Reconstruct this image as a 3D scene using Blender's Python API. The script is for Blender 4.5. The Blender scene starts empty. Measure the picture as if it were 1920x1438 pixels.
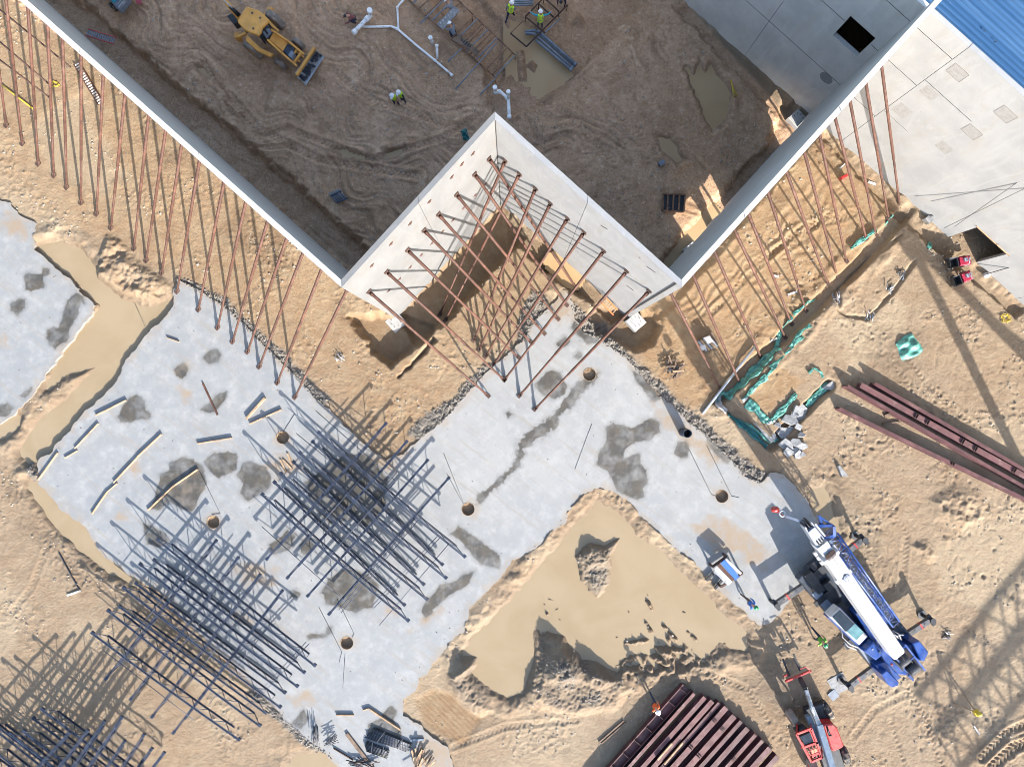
import bpy, bmesh, math, random
import numpy as np
from mathutils import Vector, Matrix

R = math.radians
scene = bpy.context.scene
COL = scene.collection
random.seed(11)

# ---------------------------------------------------------------- camera
CAM_H, FOC = 44.0, 1331.0           # drone height in metres, focal length in photo pixels
cam = bpy.data.objects.new('drone_camera', bpy.data.cameras.new('drone_camera'))
COL.objects.link(cam)
cam.location = (0, 0, CAM_H)
cam.rotation_euler = (0, 0, 0)
cam.data.sensor_width = 36.0
cam.data.lens = FOC / 1920.0 * 36.0
cam.data.clip_end = 6000
scene.camera = cam

# ---------------------------------------------------------------- sky, sun, exposure
SUN_EL = R(25.5)
SUN_XY = Vector((0.445, -0.895)).normalized()      # towards the sun, seen from above
world = bpy.data.worlds.new('World')
scene.world = world
world.use_nodes = True
wn = world.node_tree
bg = wn.nodes['Background']
sky = wn.nodes.new('ShaderNodeTexSky')
sky.sky_type = 'NISHITA'
sky.sun_disc = False
sky.sun_elevation = SUN_EL
sky.sun_rotation = math.atan2(SUN_XY.x, SUN_XY.y)
sky.air_density = 1.0
sky.dust_density = 1.2
sky.ozone_density = 1.0
wn.links.new(sky.outputs[0], bg.inputs[0])
bg.inputs[1].default_value = 0.15
sun = bpy.data.objects.new('sun', bpy.data.lights.new('sun', 'SUN'))
COL.objects.link(sun)
sun.data.energy = 4.5
sun.data.angle = R(0.53)
sun.data.color = (1.0, 0.95, 0.88)
sdir = Vector((SUN_XY.x * math.cos(SUN_EL), SUN_XY.y * math.cos(SUN_EL), math.sin(SUN_EL)))
sun.rotation_euler = (-sdir).to_track_quat('-Z', 'Y').to_euler()
sun.location = sdir * 120
scene.view_settings.view_transform = 'Standard'
scene.view_settings.look = 'None'
scene.view_settings.gamma = 1.0
scene.view_settings.exposure = 1.75
scene.cycles.max_bounces = 6
scene.cycles.diffuse_bounces = 4
scene.cycles.filter_width = 0.85


def P(px, py, z=0.0):
    """world point at height z that stands under photo pixel (px, py)"""
    s = (CAM_H - z) / FOC
    return Vector(((px - 960.0) * s, (719.0 - py) * s, z))


PPM = FOC / CAM_H                     # pixels per metre on the ground


# ---------------------------------------------------------------- mesh builder
class MB:
    def __init__(self):
        self.v, self.f, self.s = [], [], []

    def add(self, vs, fs, smooth=False):
        o = len(self.v)
        self.v += [tuple(a) for a in vs]
        for q in fs:
            self.f.append([i + o for i in q])
            self.s.append(smooth)
        return self

    def box(self, c, s, rz=0.0, M=None):
        sx, sy, sz = s[0] / 2, s[1] / 2, s[2] / 2
        pts = [Vector((x, y, z)) for z in (-sz, sz) for y in (-sy, sy) for x in (-sx, sx)]
        if M is None:
            M = Matrix.Rotation(rz, 3, 'Z')
        c = Vector(c)
        self.add([c + M @ p for p in pts],
                 [(0, 2, 3, 1), (4, 5, 7, 6), (0, 1, 5, 4), (2, 6, 7, 3), (0, 4, 6, 2), (1, 3, 7, 5)])
        return self

    def bar(self, p0, p1, w, h, up=(0, 0, 1), ch=0.0):
        p0, p1 = Vector(p0), Vector(p1)
        d = p1 - p0
        L = d.length
        if L < 1e-6:
            return self
        d.normalize()
        up = Vector(up)
        side = d.cross(up)
        if side.length < 1e-4:
            side = d.cross(Vector((0, 1, 0)))
        side.normalize()
        u = side.cross(d)
        if ch <= 0:
            M = Matrix((d, side, u)).transposed()
            return self.box((p0 + p1) / 2, (L, w, h), M=M)
        prof = [(-w / 2 + ch, -h / 2), (w / 2 - ch, -h / 2), (w / 2, -h / 2 + ch), (w / 2, h / 2 - ch),
                (w / 2 - ch, h / 2), (-w / 2 + ch, h / 2), (-w / 2, h / 2 - ch), (-w / 2, -h / 2 + ch)]
        vs = [p0 + side * a + u * b for a, b in prof] + [p1 + side * a + u * b for a, b in prof]
        n = 8
        fs = [(i, (i + 1) % n, n + (i + 1) % n, n + i) for i in range(n)]
        fs += [tuple(range(n))[::-1], tuple(range(n, 2 * n))]
        return self.add(vs, fs)

    def tube(self, pts, r, n=8, cap=True, smooth=True):
        pts = [Vector(p) for p in pts]
        if not isinstance(r, (list, tuple)):
            r = [r] * len(pts)
        t0 = (pts[1] - pts[0]).normalized()
        a = Vector((0, 0, 1)) if abs(t0.z) < 0.9 else Vector((1, 0, 0))
        nrm = t0.cross(a).normalized()
        vs = []
        for i, p in enumerate(pts):
            if i == 0:
                t = t0
            elif i == len(pts) - 1:
                t = (pts[i] - pts[i - 1]).normalized()
            else:
                t = ((pts[i + 1] - p).normalized() + (p - pts[i - 1]).normalized())
                t = t.normalized() if t.length > 1e-5 else t0
            nrm = (nrm - t * nrm.dot(t))
            nrm = nrm.normalized() if nrm.length > 1e-5 else t.orthogonal().normalized()
            b = t.cross(nrm)
            for k in range(n):
                an = 2 * math.pi * k / n
                vs.append(p + (nrm * math.cos(an) + b * math.sin(an)) * r[i])
        fs = []
        for i in range(len(pts) - 1):
            for k in range(n):
                k2 = (k + 1) % n
                fs.append((i * n + k, i * n + k2, (i + 1) * n + k2, (i + 1) * n + k))
        self.add(vs, fs, smooth)
        if cap:
            o = len(self.v) - len(vs)
            self.f.append([o + k for k in range(n)][::-1]); self.s.append(False)
            o2 = len(self.v) - n
            self.f.append([o2 + k for k in range(n)]); self.s.append(False)
        return self

    def prism(self, poly, z0, z1, ch=0.0):
        a = sum(poly[i][0] * poly[(i + 1) % len(poly)][1] - poly[(i + 1) % len(poly)][0] * poly[i][1]
                for i in range(len(poly)))
        if a < 0:
            poly = poly[::-1]
        n = len(poly)
        rings = [[(p[0], p[1], z0) for p in poly]]
        if ch > 0:
            ins = []
            for i in range(n):
                p, a_, b_ = Vector(poly[i][:2]), Vector(poly[i - 1][:2]), Vector(poly[(i + 1) % n][:2])
                e1 = (p - a_).normalized(); e2 = (b_ - p).normalized()
                n1 = Vector((-e1.y, e1.x)); n2 = Vector((-e2.y, e2.x))
                m = (n1 + n2)
                k = m.length_squared
                m = m * (2.0 / k) if k > 0.3 else n1
                ins.append(p + m * ch)
            rings.append([(p[0], p[1], z1 - ch) for p in poly])
            rings.append([(p[0], p[1], z1) for p in ins])
        else:
            rings.append([(p[0], p[1], z1) for p in poly])
        vs = [q for r_ in rings for q in r_]
        fs = [tuple(range(n))[::-1]]
        for k in range(len(rings) - 1):
            for i in range(n):
                j = (i + 1) % n
                fs.append((k * n + i, k * n + j, (k + 1) * n + j, (k + 1) * n + i))
        o = (len(rings) - 1) * n
        fs.append(tuple(range(o, o + n)))
        return self.add(vs, fs)

    def pp(self, pxs, z0, z1, ch=0.0):
        """prism whose top outline stands at these photo pixels at height z1"""
        return self.prism([tuple(P(x, y, z1))[:2] for x, y in pxs], z0, z1, ch)

    def ball(self, c, r, nu=12, nv=8, z_lo=-1.0):
        if not isinstance(r, (list, tuple)):
            r = (r, r, r)
        c = Vector(c)
        vs, fs = [], []
        lo = math.asin(max(-1, z_lo))
        for j in range(nv + 1):
            ph = lo + (math.pi / 2 - lo) * j / nv
            for i in range(nu):
                th = 2 * math.pi * i / nu
                vs.append(c + Vector((r[0] * math.cos(ph) * math.cos(th), r[1] * math.cos(ph) * math.sin(th), r[2] * math.sin(ph))))
        for j in range(nv):
            for i in range(nu):
                i2 = (i + 1) % nu
                fs.append((j * nu + i, j * nu + i2, (j + 1) * nu + i2, (j + 1) * nu + i))
        return self.add(vs, fs, True)

    def wheel(self, c, axis, r, w, n=20, bulge=0.06):
        """tyre: lathe about the axis"""
        c, ax = Vector(c), Vector(axis).normalized()
        e1 = ax.orthogonal().normalized(); e2 = ax.cross(e1)
        prof = [(-w / 2, r * 0.52), (-w / 2, r * 0.86), (-w / 2 + bulge, r), (w / 2 - bulge, r), (w / 2, r * 0.86), (w / 2, r * 0.52), (w * 0.2, r * 0.45), (-w * 0.2, r * 0.45)]
        m = len(prof)
        vs, fs = [], []
        for i in range(n):
            t = 2 * math.pi * i / n
            k = 1.0 if i % 2 else 0.965
            for a, b in prof:
                rr = b * k if b > r * 0.95 else b
                vs.append(c + ax * a + (e1 * math.cos(t) + e2 * math.sin(t)) * rr)
        for i in range(n):
            i2 = (i + 1) % n
            for k in range(m):
                k2 = (k + 1) % m
                fs.append((i * m + k, i * m + k2, i2 * m + k2, i2 * m + k))
        return self.add(vs, fs, False)

    def disc(self, c, axis, r, w, n=16):
        c, ax = Vector(c), Vector(axis).normalized()
        return self.tube([c - ax * w / 2, c + ax * w / 2], r, n)

    def mesh(self, name, mats, off=None):
        me = bpy.data.meshes.new(name)
        vs = self.v
        if off is not None:
            vs = [(a[0] - off[0], a[1] - off[1], a[2] - off[2]) for a in vs]
        me.from_pydata(vs, [], self.f)
        me.polygons.foreach_set('use_smooth', self.s)
        for m in (mats if isinstance(mats, (list, tuple)) else [mats]):
            me.materials.append(m)
        me.update()
        return me

    def build(self, name, m, parent=None, local=False, label=None):
        off = None
        if parent is not None and not local:
            off = Vector((0, 0, 0)); q = parent
            while q is not None:
                off += q.location; q = q.parent
        o = bpy.data.objects.new(name, self.mesh(name, m, off))
        COL.objects.link(o)
        if parent is not None:
            o.parent = parent
        if label:
            o['label'] = label
        return o


def tag(o, label=None, cat=None, group=None, kind=None):
    if label: o['label'] = label
    if cat: o['category'] = cat
    if group: o['group'] = group
    if kind: o['kind'] = kind
    return o


def thing(name, label, cat, loc, rz=0.0, group=None):
    o = bpy.data.objects.new(name, None)
    o.empty_display_size = 0.3
    COL.objects.link(o)
    o.location = loc
    o.rotation_euler = (0, 0, rz)
    return tag(o, label, cat, group)


def solo(name, mb, m, loc, label, cat, group=None):
    """a thing that is one single mesh, origin at its base"""
    o = bpy.data.objects.new(name, mb.mesh(name, m, loc))
    COL.objects.link(o)
    o.location = loc
    return tag(o, label, cat, group)


ORD = ['first', 'second', 'third', 'fourth', 'fifth', 'sixth', 'seventh', 'eighth', 'ninth', 'tenth', 'eleventh', 'twelfth',
       'thirteenth', 'fourteenth', 'fifteenth', 'sixteenth', 'seventeenth', 'eighteenth', 'nineteenth', 'twentieth',
       'twenty-first', 'twenty-second', 'twenty-third', 'twenty-fourth', 'twenty-fifth']


# ---------------------------------------------------------------- materials
def nn(t, typ, **kw):
    n = t.nodes.new(typ)
    for k, v in kw.items():
        setattr(n, k, v)
    return n


def mixc(t, fac, a, b, mode='MIX'):
    n = nn(t, 'ShaderNodeMix', data_type='RGBA', blend_type=mode)
    for sock, val in ((0, fac), (6, a), (7, b)):
        if hasattr(val, 'is_linked') or hasattr(val, 'links'):
            t.links.new(val, n.inputs[sock])
        elif sock == 0:
            n.inputs[0].default_value = val
        else:
            n.inputs[sock].default_value = (*val, 1)
    return n.outputs[2]


def noise(t, scale, detail=4, rough=0.55, vec=None, dist=0.0):
    n = nn(t, 'ShaderNodeTexNoise')
    n.inputs['Scale'].default_value = scale
    n.inputs['Detail'].default_value = detail
    n.inputs['Roughness'].default_value = rough
    n.inputs['Distortion'].default_value = dist
    if vec is None:
        vec = nn(t, 'ShaderNodeNewGeometry').outputs['Position']
    t.links.new(vec, n.inputs['Vector'])
    return n.outputs['Fac']


def ramp(t, x, lo, hi, a=0.0, b=1.0):
    n = nn(t, 'ShaderNodeMapRange', interpolation_type='SMOOTHSTEP')
    t.links.new(x, n.inputs['Value'])
    n.inputs['From Min'].default_value = lo
    n.inputs['From Max'].default_value = hi
    n.inputs['To Min'].default_value = a
    n.inputs['To Max'].default_value = b
    return n.outputs['Result']


def mth(t, op, a, b=None):
    n = nn(t, 'ShaderNodeMath', operation=op)
    for i, v in enumerate((a, b)):
        if v is None: continue
        if isinstance(v, (int, float)): n.inputs[i].default_value = v
        else: t.links.new(v, n.inputs[i])
    return n.outputs[0]


def newmat(name):
    m = bpy.data.materials.new(name)
    m.use_nodes = True
    t = m.node_tree
    return m, t, t.nodes['Principled BSDF']


def bump(t, b, h, dist=0.02, strength=1.0):
    n = nn(t, 'ShaderNodeBump')
    n.inputs['Distance'].default_value = dist
    n.inputs['Strength'].default_value = strength
    t.links.new(h, n.inputs['Height'])
    t.links.new(n.outputs[0], b.inputs['Normal'])


def mat(name, col, rough=0.6, metal=0.0, var=0.25, vs=2.5, dirt=None, dthr=(0.52, 0.68), ds=3.0, bmp=0.0, bs=40.0, coat=0.0):
    m, t, b = newmat(name)
    f = noise(t, vs, 5)
    lo = tuple(c * (1 - var) for c in col)
    hi = tuple(min(0.95, c * (1 + var * 0.8)) for c in col)
    c = mixc(t, ramp(t, f, 0.3, 0.7), lo, hi)
    if dirt:
        g = noise(t, ds, 6, 0.65)
        c = mixc(t, ramp(t, g, *dthr), c, dirt)
    t.links.new(c, b.inputs['Base Color'])
    r_ = ramp(t, noise(t, vs * 2.3, 4), 0.3, 0.7, max(0.05, rough - 0.1), min(1, rough + 0.12))
    t.links.new(r_, b.inputs['Roughness'])
    b.inputs['Metallic'].default_value = metal
    if coat:
        b.inputs['Coat Weight'].default_value = coat
    if bmp:
        bump(t, b, noise(t, bs, 4), bmp)
    return m


M = {}
M['rust'] = mat('rust_pipe', (0.064, 0.025, 0.015), 0.75, var=0.35, vs=3, dirt=(0.105, 0.045, 0.029), ds=1.2)
M['rust_dark'] = mat('rust_dark', (0.055, 0.028, 0.02), 0.8, var=0.4)
M['joist'] = mat('joist_primer', (0.026, 0.035, 0.058), 0.45, metal=0.15, var=0.35, vs=2, dirt=(0.085, 0.085, 0.10), ds=2.2, dthr=(0.55, 0.75))
M['rebar'] = mat('rebar_steel', (0.045, 0.048, 0.06), 0.5, metal=0.3, var=0.4, vs=4)
M['rebar_brown'] = mat('rebar_rusty', (0.19, 0.105, 0.062), 0.8, var=0.4, vs=4)
M['maroon'] = mat('maroon_primer', (0.066, 0.021, 0.022), 0.6, var=0.28, vs=1.3, dirt=(0.16, 0.085, 0.075), ds=1.1, dthr=(0.5, 0.8))
M['maroon_pale'] = mat('maroon_chalky', (0.098, 0.039, 0.038), 0.7, var=0.25, vs=1.6, dirt=(0.17, 0.10, 0.09), ds=1.4)
M['wood'] = mat('lumber', (0.33, 0.22, 0.13), 0.8, var=0.3, vs=2.0, dirt=(0.20, 0.13, 0.08))
M['wood_dark'] = mat('lumber_weathered', (0.13, 0.088, 0.06), 0.85, var=0.35, vs=3)
M['pvc'] = mat('white_pvc', (0.78, 0.78, 0.76), 0.35, var=0.08, dirt=(0.40, 0.32, 0.24), dthr=(0.55, 0.72))
M['conduit'] = mat('grey_conduit', (0.15, 0.175, 0.21), 0.45, var=0.2, dirt=(0.25, 0.19, 0.14), dthr=(0.58, 0.72))
M['tarp'] = mat('green_geotextile', (0.065, 0.225, 0.18), 0.5, var=0.45, vs=3, dirt=(0.20, 0.32, 0.27), ds=4, dthr=(0.55, 0.72))
M['tarp_dark'] = mat('green_tarp_dark', (0.010, 0.115, 0.12), 0.5, var=0.4, vs=6)  # darker, more teal than the main tarp colour
M['white_sheet'] = mat('white_sheet', (0.42, 0.41, 0.41), 0.6, var=0.15, dirt=(0.30, 0.25, 0.2))
M['blue'] = mat('crane_blue', (0.009, 0.045, 0.20), 0.35, var=0.25, vs=1.5, dirt=(0.07, 0.09, 0.15), ds=2, coat=0.3)
M['crane_white'] = mat('crane_white', (0.44, 0.44, 0.45), 0.35, var=0.08, vs=1.2, dirt=(0.30, 0.285, 0.26), dthr=(0.52, 0.75), coat=0.2)
M['crane_grey'] = mat('crane_grey', (0.20, 0.22, 0.26), 0.45, var=0.2)
M['black'] = mat('black_paint', (0.016, 0.018, 0.022), 0.55, var=0.4)
M['deck'] = mat('carrier_deck', (0.022, 0.030, 0.045), 0.5, var=0.5, vs=2.5, dirt=(0.10, 0.11, 0.12), dthr=(0.55, 0.7))
M['olive'] = mat('outrigger_steel', (0.06, 0.062, 0.068), 0.5, var=0.35, dirt=(0.16, 0.13, 0.09))
M['tyre'] = mat('tyre_rubber', (0.028, 0.027, 0.027), 0.85, var=0.3, dirt=(0.23, 0.17, 0.12), ds=5, dthr=(0.48, 0.62))
M['tyre_dusty'] = mat('tyre_dusty', (0.19, 0.155, 0.125), 0.9, var=0.3, dirt=(0.30, 0.24, 0.19), ds=5)
M['glass'] = mat('cab_glass', (0.015, 0.022, 0.028), 0.08, var=0.3, coat=0.5)
M['glass_teal'] = mat('cab_glass_teal', (0.10, 0.20, 0.21), 0.12, var=0.25, coat=0.5)
M['yellow'] = mat('machine_yellow', (0.60, 0.29, 0.055), 0.5, var=0.15, vs=2, dirt=(0.40, 0.24, 0.10), ds=2.5, dthr=(0.55, 0.8))
M['red'] = mat('machine_red', (0.34, 0.018, 0.016), 0.45, var=0.2, vs=2, dirt=(0.28, 0.07, 0.05), coat=0.2)
M['magenta'] = mat('machine_magenta', (0.27, 0.015, 0.04), 0.4, var=0.2, dirt=(0.5, 0.25, 0.25), ds=8, dthr=(0.6, 0.7))
M['boom_grey'] = mat('telehandler_boom', (0.15, 0.19, 0.235), 0.4, metal=0.2, var=0.12)
M['steel'] = mat('bare_steel', (0.38, 0.38, 0.38), 0.35, metal=0.6, var=0.3, dirt=(0.3, 0.26, 0.2))
M['alu'] = mat('aluminium', (0.36, 0.38, 0.41), 0.35, metal=0.5, var=0.12)
M['rubble'] = mat('broken_concrete', (0.22, 0.22, 0.22), 0.9, var=0.25, vs=5, bmp=0.01, bs=30)
M['orange'] = mat('hivis_orange', (0.62, 0.09, 0.015), 0.7, var=0.15, vs=12)
M['lime'] = mat('hivis_lime', (0.48, 0.72, 0.03), 0.7, var=0.15, vs=12)
M['green_shirt'] = mat('green_shirt', (0.12, 0.34, 0.035), 0.8, var=0.2, vs=12)
M['yellow_paint'] = mat('yellow_paint', (0.48, 0.34, 0.03), 0.5, var=0.15)
M['teal_cloth'] = mat('teal_cloth', (0.03, 0.30, 0.40), 0.8, var=0.2, vs=12)
M['blue_cloth'] = mat('blue_cloth', (0.03, 0.11, 0.36), 0.8, var=0.2, vs=12)
M['navy_cloth'] = mat('navy_cloth', (0.018, 0.025, 0.05), 0.85, var=0.3, vs=12)
M['grey_cloth'] = mat('grey_cloth', (0.20, 0.20, 0.21), 0.85, var=0.3, vs=12)
M['plaid'] = mat('plaid_cloth', (0.18, 0.06, 0.06), 0.85, var=0.6, vs=30)
M['skin'] = mat('skin', (0.42, 0.22, 0.14), 0.6, var=0.1)
M['helmet_white'] = mat('helmet_white', (0.78, 0.78, 0.78), 0.3, var=0.04)
M['helmet_green'] = mat('helmet_green', (0.01, 0.16, 0.06), 0.3, var=0.1)
M['boot'] = mat('boot', (0.09, 0.06, 0.04), 0.85, var=0.3)
M['rope'] = mat('thin_cord', (0.05, 0.05, 0.055), 0.8, var=0.3)
M['sonotube'] = mat('cardboard_form', (0.22, 0.15, 0.09), 0.8, var=0.25, dirt=(0.2, 0.12, 0.07))
M['seal'] = mat('joint_shadow_gap', (0.03, 0.028, 0.027), 0.9)
M['patch'] = mat('grout_patch', (0.235, 0.228, 0.218), 0.85, var=0.10, vs=6, dirt=(0.205, 0.195, 0.18), ds=5)


def concrete(name, base, stain, warm, bs=18.0):
    base, stain, warm = [tuple(x * 0.83 for x in q) for q in (base, stain, warm)]
    m, t, b = newmat(name)
    pos = nn(t, 'ShaderNodeNewGeometry').outputs['Position']
    mp = nn(t, 'ShaderNodeMapping')
    mp.inputs['Scale'].default_value = (1, 1, 0.28)
    t.links.new(pos, mp.inputs['Vector'])
    c = mixc(t, ramp(t, noise(t, 0.55, 6, 0.6), 0.35, 0.68), base, stain)
    c = mixc(t, mth(t, 'MULTIPLY', ramp(t, noise(t, 1.5, 6, 0.65, mp.outputs[0]), 0.5, 0.74), 0.7), c, warm)
    c = mixc(t, ramp(t, noise(t, 0.9, 5, 0.6, mp.outputs[0], 1.5), 0.54, 0.6, 0, 0.35), c, tuple(x * 1.12 for x in base))
    c = mixc(t, ramp(t, noise(t, 60, 2), 0.3, 0.7, 0, 0.25), c, tuple(x * 0.72 for x in stain))
    sp = nn(t, 'ShaderNodeTexVoronoi'); sp.inputs['Scale'].default_value = 2.3
    t.links.new(pos, sp.inputs['Vector'])
    c = mixc(t, ramp(t, sp.outputs['Distance'], 0.05, 0.028), c, tuple(x * 0.4 for x in stain))
    t.links.new(c, b.inputs['Base Color'])
    b.inputs['Roughness'].default_value = 0.85
    bump(t, b, noise(t, bs, 5), 0.008)
    return m


M['tilt'] = concrete('tiltup_concrete', (0.42, 0.405, 0.378), (0.385, 0.375, 0.355), (0.40, 0.36, 0.30))  # lightened and warmed to offset the shade on its visible faces
M['tilt_ab'] = concrete('tiltup_concrete_sun_dark', (0.188, 0.188, 0.186), (0.155, 0.156, 0.158), (0.165, 0.152, 0.135))  # same concrete, colour darkened where the sun strikes squarely
M['tilt_ac'] = concrete('tiltup_concrete_sun_mid', (0.31, 0.31, 0.31), (0.255, 0.255, 0.26), (0.27, 0.25, 0.22))  # same concrete, colour darkened less for the grazing sun
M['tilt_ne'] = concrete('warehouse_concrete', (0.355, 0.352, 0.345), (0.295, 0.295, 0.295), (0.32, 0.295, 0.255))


M['tilt_ne_shade_lift'] = concrete('warehouse_concrete_shade_lift', (0.74, 0.70, 0.635), (0.60, 0.57, 0.52), (0.65, 0.58, 0.48))  # same wall concrete, lightened and warmed to lift its shaded stretch


def soil_mat():
    m, t, b = newmat('site_soil')
    at = nn(t, 'ShaderNodeAttribute', attribute_name='soil')
    sep = nn(t, 'ShaderNodeSeparateColor')
    t.links.new(at.outputs['Color'], sep.inputs[0])
    mud, wet, grav, orange = sep.outputs[0], sep.outputs[1], sep.outputs[2], at.outputs['Alpha']
    n1 = noise(t, 0.22, 6, 0.6)
    n2 = noise(t, 1.4, 6, 0.65)
    n3 = noise(t, 9.0, 5, 0.7)
    n4 = noise(t, 45, 3, 0.7)
    sand = mixc(t, ramp(t, n1, 0.35, 0.65), (0.262, 0.190, 0.128), (0.275, 0.210, 0.150))
    sand = mixc(t, ramp(t, n2, 0.4, 0.75), sand, (0.315, 0.250, 0.178))
    sand = mixc(t, ramp(t, n3, 0.54, 0.75, 0, 0.8), sand, (0.145, 0.10, 0.065))
    sand = mixc(t, ramp(t, n3, 0.44, 0.25, 0, 0.5), sand, (0.36, 0.29, 0.215))
    pale = nn(t, 'ShaderNodeAttribute', attribute_name='pale')
    sand = mixc(t, mth(t, 'MULTIPLY', pale.outputs['Fac'], ramp(t, n2, 0.2, 0.6, 0.45, 1.0)), sand, (0.352, 0.285, 0.205))
    oran = mixc(t, ramp(t, n2, 0.35, 0.7), (0.268, 0.168, 0.092), (0.318, 0.232, 0.142))
    c = mixc(t, orange, sand, oran)
    c = mixc(t, 1.0, c, (0.82, 0.79, 0.735), 'MULTIPLY')
    mu = mixc(t, ramp(t, n1, 0.35, 0.65), (0.42, 0.262, 0.155), (0.50, 0.33, 0.21))
    mu = mixc(t, ramp(t, n2, 0.42, 0.7), mu, (0.35, 0.215, 0.125))
    mu = mixc(t, ramp(t, n2, 0.40, 0.28, 0, 0.75), mu, (0.60, 0.44, 0.30))
    mu = mixc(t, ramp(t, n3, 0.53, 0.72, 0, 0.85), mu, (0.15, 0.09, 0.055))
    mu = mixc(t, ramp(t, n3, 0.44, 0.2, 0, 0.55), mu, (0.66, 0.50, 0.36))
    n5 = noise(t, 4.0, 8, 0.78)
    mu = mixc(t, ramp(t, n5, 0.53, 0.66, 0, 0.7), mu, (0.20, 0.12, 0.07))
    mu = mixc(t, ramp(t, n5, 0.46, 0.34, 0, 0.6), mu, (0.72, 0.55, 0.40))
    c = mixc(t, mth(t, 'MULTIPLY', ramp(t, n5, 0.54, 0.68), 0.45), c, (0.16, 0.112, 0.074))
    c = mixc(t, mth(t, 'MULTIPLY', ramp(t, n5, 0.45, 0.33), 0.35), c, (0.37, 0.30, 0.22))
    c = mixc(t, mud, c, mu)
    gr = mixc(t, ramp(t, n3, 0.4, 0.62), (0.155, 0.138, 0.12), (0.085, 0.078, 0.07))
    gr = mixc(t, ramp(t, n4, 0.55, 0.7), gr, (0.25, 0.225, 0.19))
    c = mixc(t, grav, c, gr)
    c = mixc(t, ramp(t, n4, 0.45, 0.75, 0, 0.45), c, (0.125, 0.09, 0.06))
    c = mixc(t, mth(t, 'MULTIPLY', wet, 0.62), c, mixc(t, 1.0, c, (0.44, 0.40, 0.36), 'MULTIPLY'))
    t.links.new(c, b.inputs['Base Color'])
    t.links.new(ramp(t, wet, 0.2, 1.0, 0.95, 0.5), b.inputs['Roughness'])
    b.inputs['Specular IOR Level'].default_value = 0.25
    h = mth(t, 'ADD', mth(t, 'MULTIPLY', noise(t, 7, 6, 0.7), 1.0), mth(t, 'MULTIPLY', n4, 0.35))
    bump(t, b, h, 0.06, 0.9)
    return m


def slab_mat():
    m, t, b = newmat('slab_concrete')
    at = nn(t, 'ShaderNodeAttribute', attribute_name='stain')
    sep = nn(t, 'ShaderNodeSeparateColor')
    t.links.new(at.outputs['Color'], sep.inputs[0])
    damp, dust, bluish = sep.outputs[0], sep.outputs[1], sep.outputs[2]
    a = noise(t, 0.30, 8, 0.66, None, 0.2)
    b2 = noise(t, 1.3, 8, 0.74, None, 0.15)
    c3 = noise(t, 12, 4, 0.7)
    c = mixc(t, ramp(t, a, 0.38, 0.62), (0.338, 0.338, 0.332), (0.292, 0.296, 0.298))
    c = mixc(t, ramp(t, b2, 0.45, 0.66, 0, 0.5), c, (0.39, 0.392, 0.39))
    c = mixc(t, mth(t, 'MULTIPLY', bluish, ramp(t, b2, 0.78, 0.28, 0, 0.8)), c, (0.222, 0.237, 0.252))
    c = mixc(t, ramp(t, c3, 0.5, 0.8, 0, 0.4), c, (0.22, 0.228, 0.24))
    lx = noise(t, 0.55, 4, 0.5, None, 2.0)
    c = mixc(t, ramp(t, mth(t, 'ABSOLUTE', mth(t, 'SUBTRACT', lx, 0.5)), 0.004, 0.0, 0, 0.4), c, (0.19, 0.185, 0.18))
    sp = nn(t, 'ShaderNodeTexVoronoi'); sp.inputs['Scale'].default_value = 1.1
    t.links.new(nn(t, 'ShaderNodeNewGeometry').outputs['Position'], sp.inputs['Vector'])
    c = mixc(t, ramp(t, sp.outputs['Distance'], 0.06, 0.03), c, (0.10, 0.085, 0.07))
    c = mixc(t, mth(t, 'MULTIPLY', dust, ramp(t, b2, 0.25, 0.6)), c, (0.30, 0.225, 0.155))
    wetc = mixc(t, ramp(t, b2, 0.35, 0.7), (0.070, 0.066, 0.058), (0.115, 0.096, 0.070))
    wetc = mixc(t, ramp(t, c3, 0.5, 0.7, 0, 0.5), wetc, (0.05, 0.047, 0.043))
    mp = nn(t, 'ShaderNodeMapping', vector_type='TEXTURE')
    mp.inputs['Rotation'].default_value = (0, 0, R(-38)); mp.inputs['Scale'].default_value = (5.0, 0.35, 1)
    t.links.new(nn(t, 'ShaderNodeNewGeometry').outputs['Position'], mp.inputs['Vector'])
    c = mixc(t, ramp(t, noise(t, 1.0, 6, 0.7, mp.outputs[0]), 0.50, 0.70, 0, 0.5), c, (0.28, 0.24, 0.195))
    mp2 = nn(t, 'ShaderNodeMapping', vector_type='TEXTURE')
    mp2.inputs['Rotation'].default_value = (0, 0, R(52)); mp2.inputs['Scale'].default_value = (3.0, 0.12, 1)
    t.links.new(nn(t, 'ShaderNodeNewGeometry').outputs['Position'], mp2.inputs['Vector'])
    c = mixc(t, ramp(t, noise(t, 1.0, 6, 0.75, mp2.outputs[0]), 0.55, 0.75, 0, 0.45), c, (0.215, 0.22, 0.225))
    c = mixc(t, damp, c, wetc)
    c = mixc(t, 1.0, c, (0.715, 0.71, 0.695), 'MULTIPLY')
    t.links.new(c, b.inputs['Base Color'])
    t.links.new(ramp(t, damp, 0, 1, 0.8, 0.45), b.inputs['Roughness'])
    bump(t, b, noise(t, 20, 5), 0.006)
    return m


def water_mat(name, c1, c2):
    m, t, b = newmat(name)
    c = mixc(t, ramp(t, noise(t, 0.25, 5, 0.55, None, 1.0), 0.35, 0.65), c1, c2)
    t.links.new(c, b.inputs['Base Color'])
    b.inputs['Roughness'].default_value = 0.22
    b.inputs['IOR'].default_value = 1.33
    bump(t, b, noise(t, 3, 3), 0.004)
    return m


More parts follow.
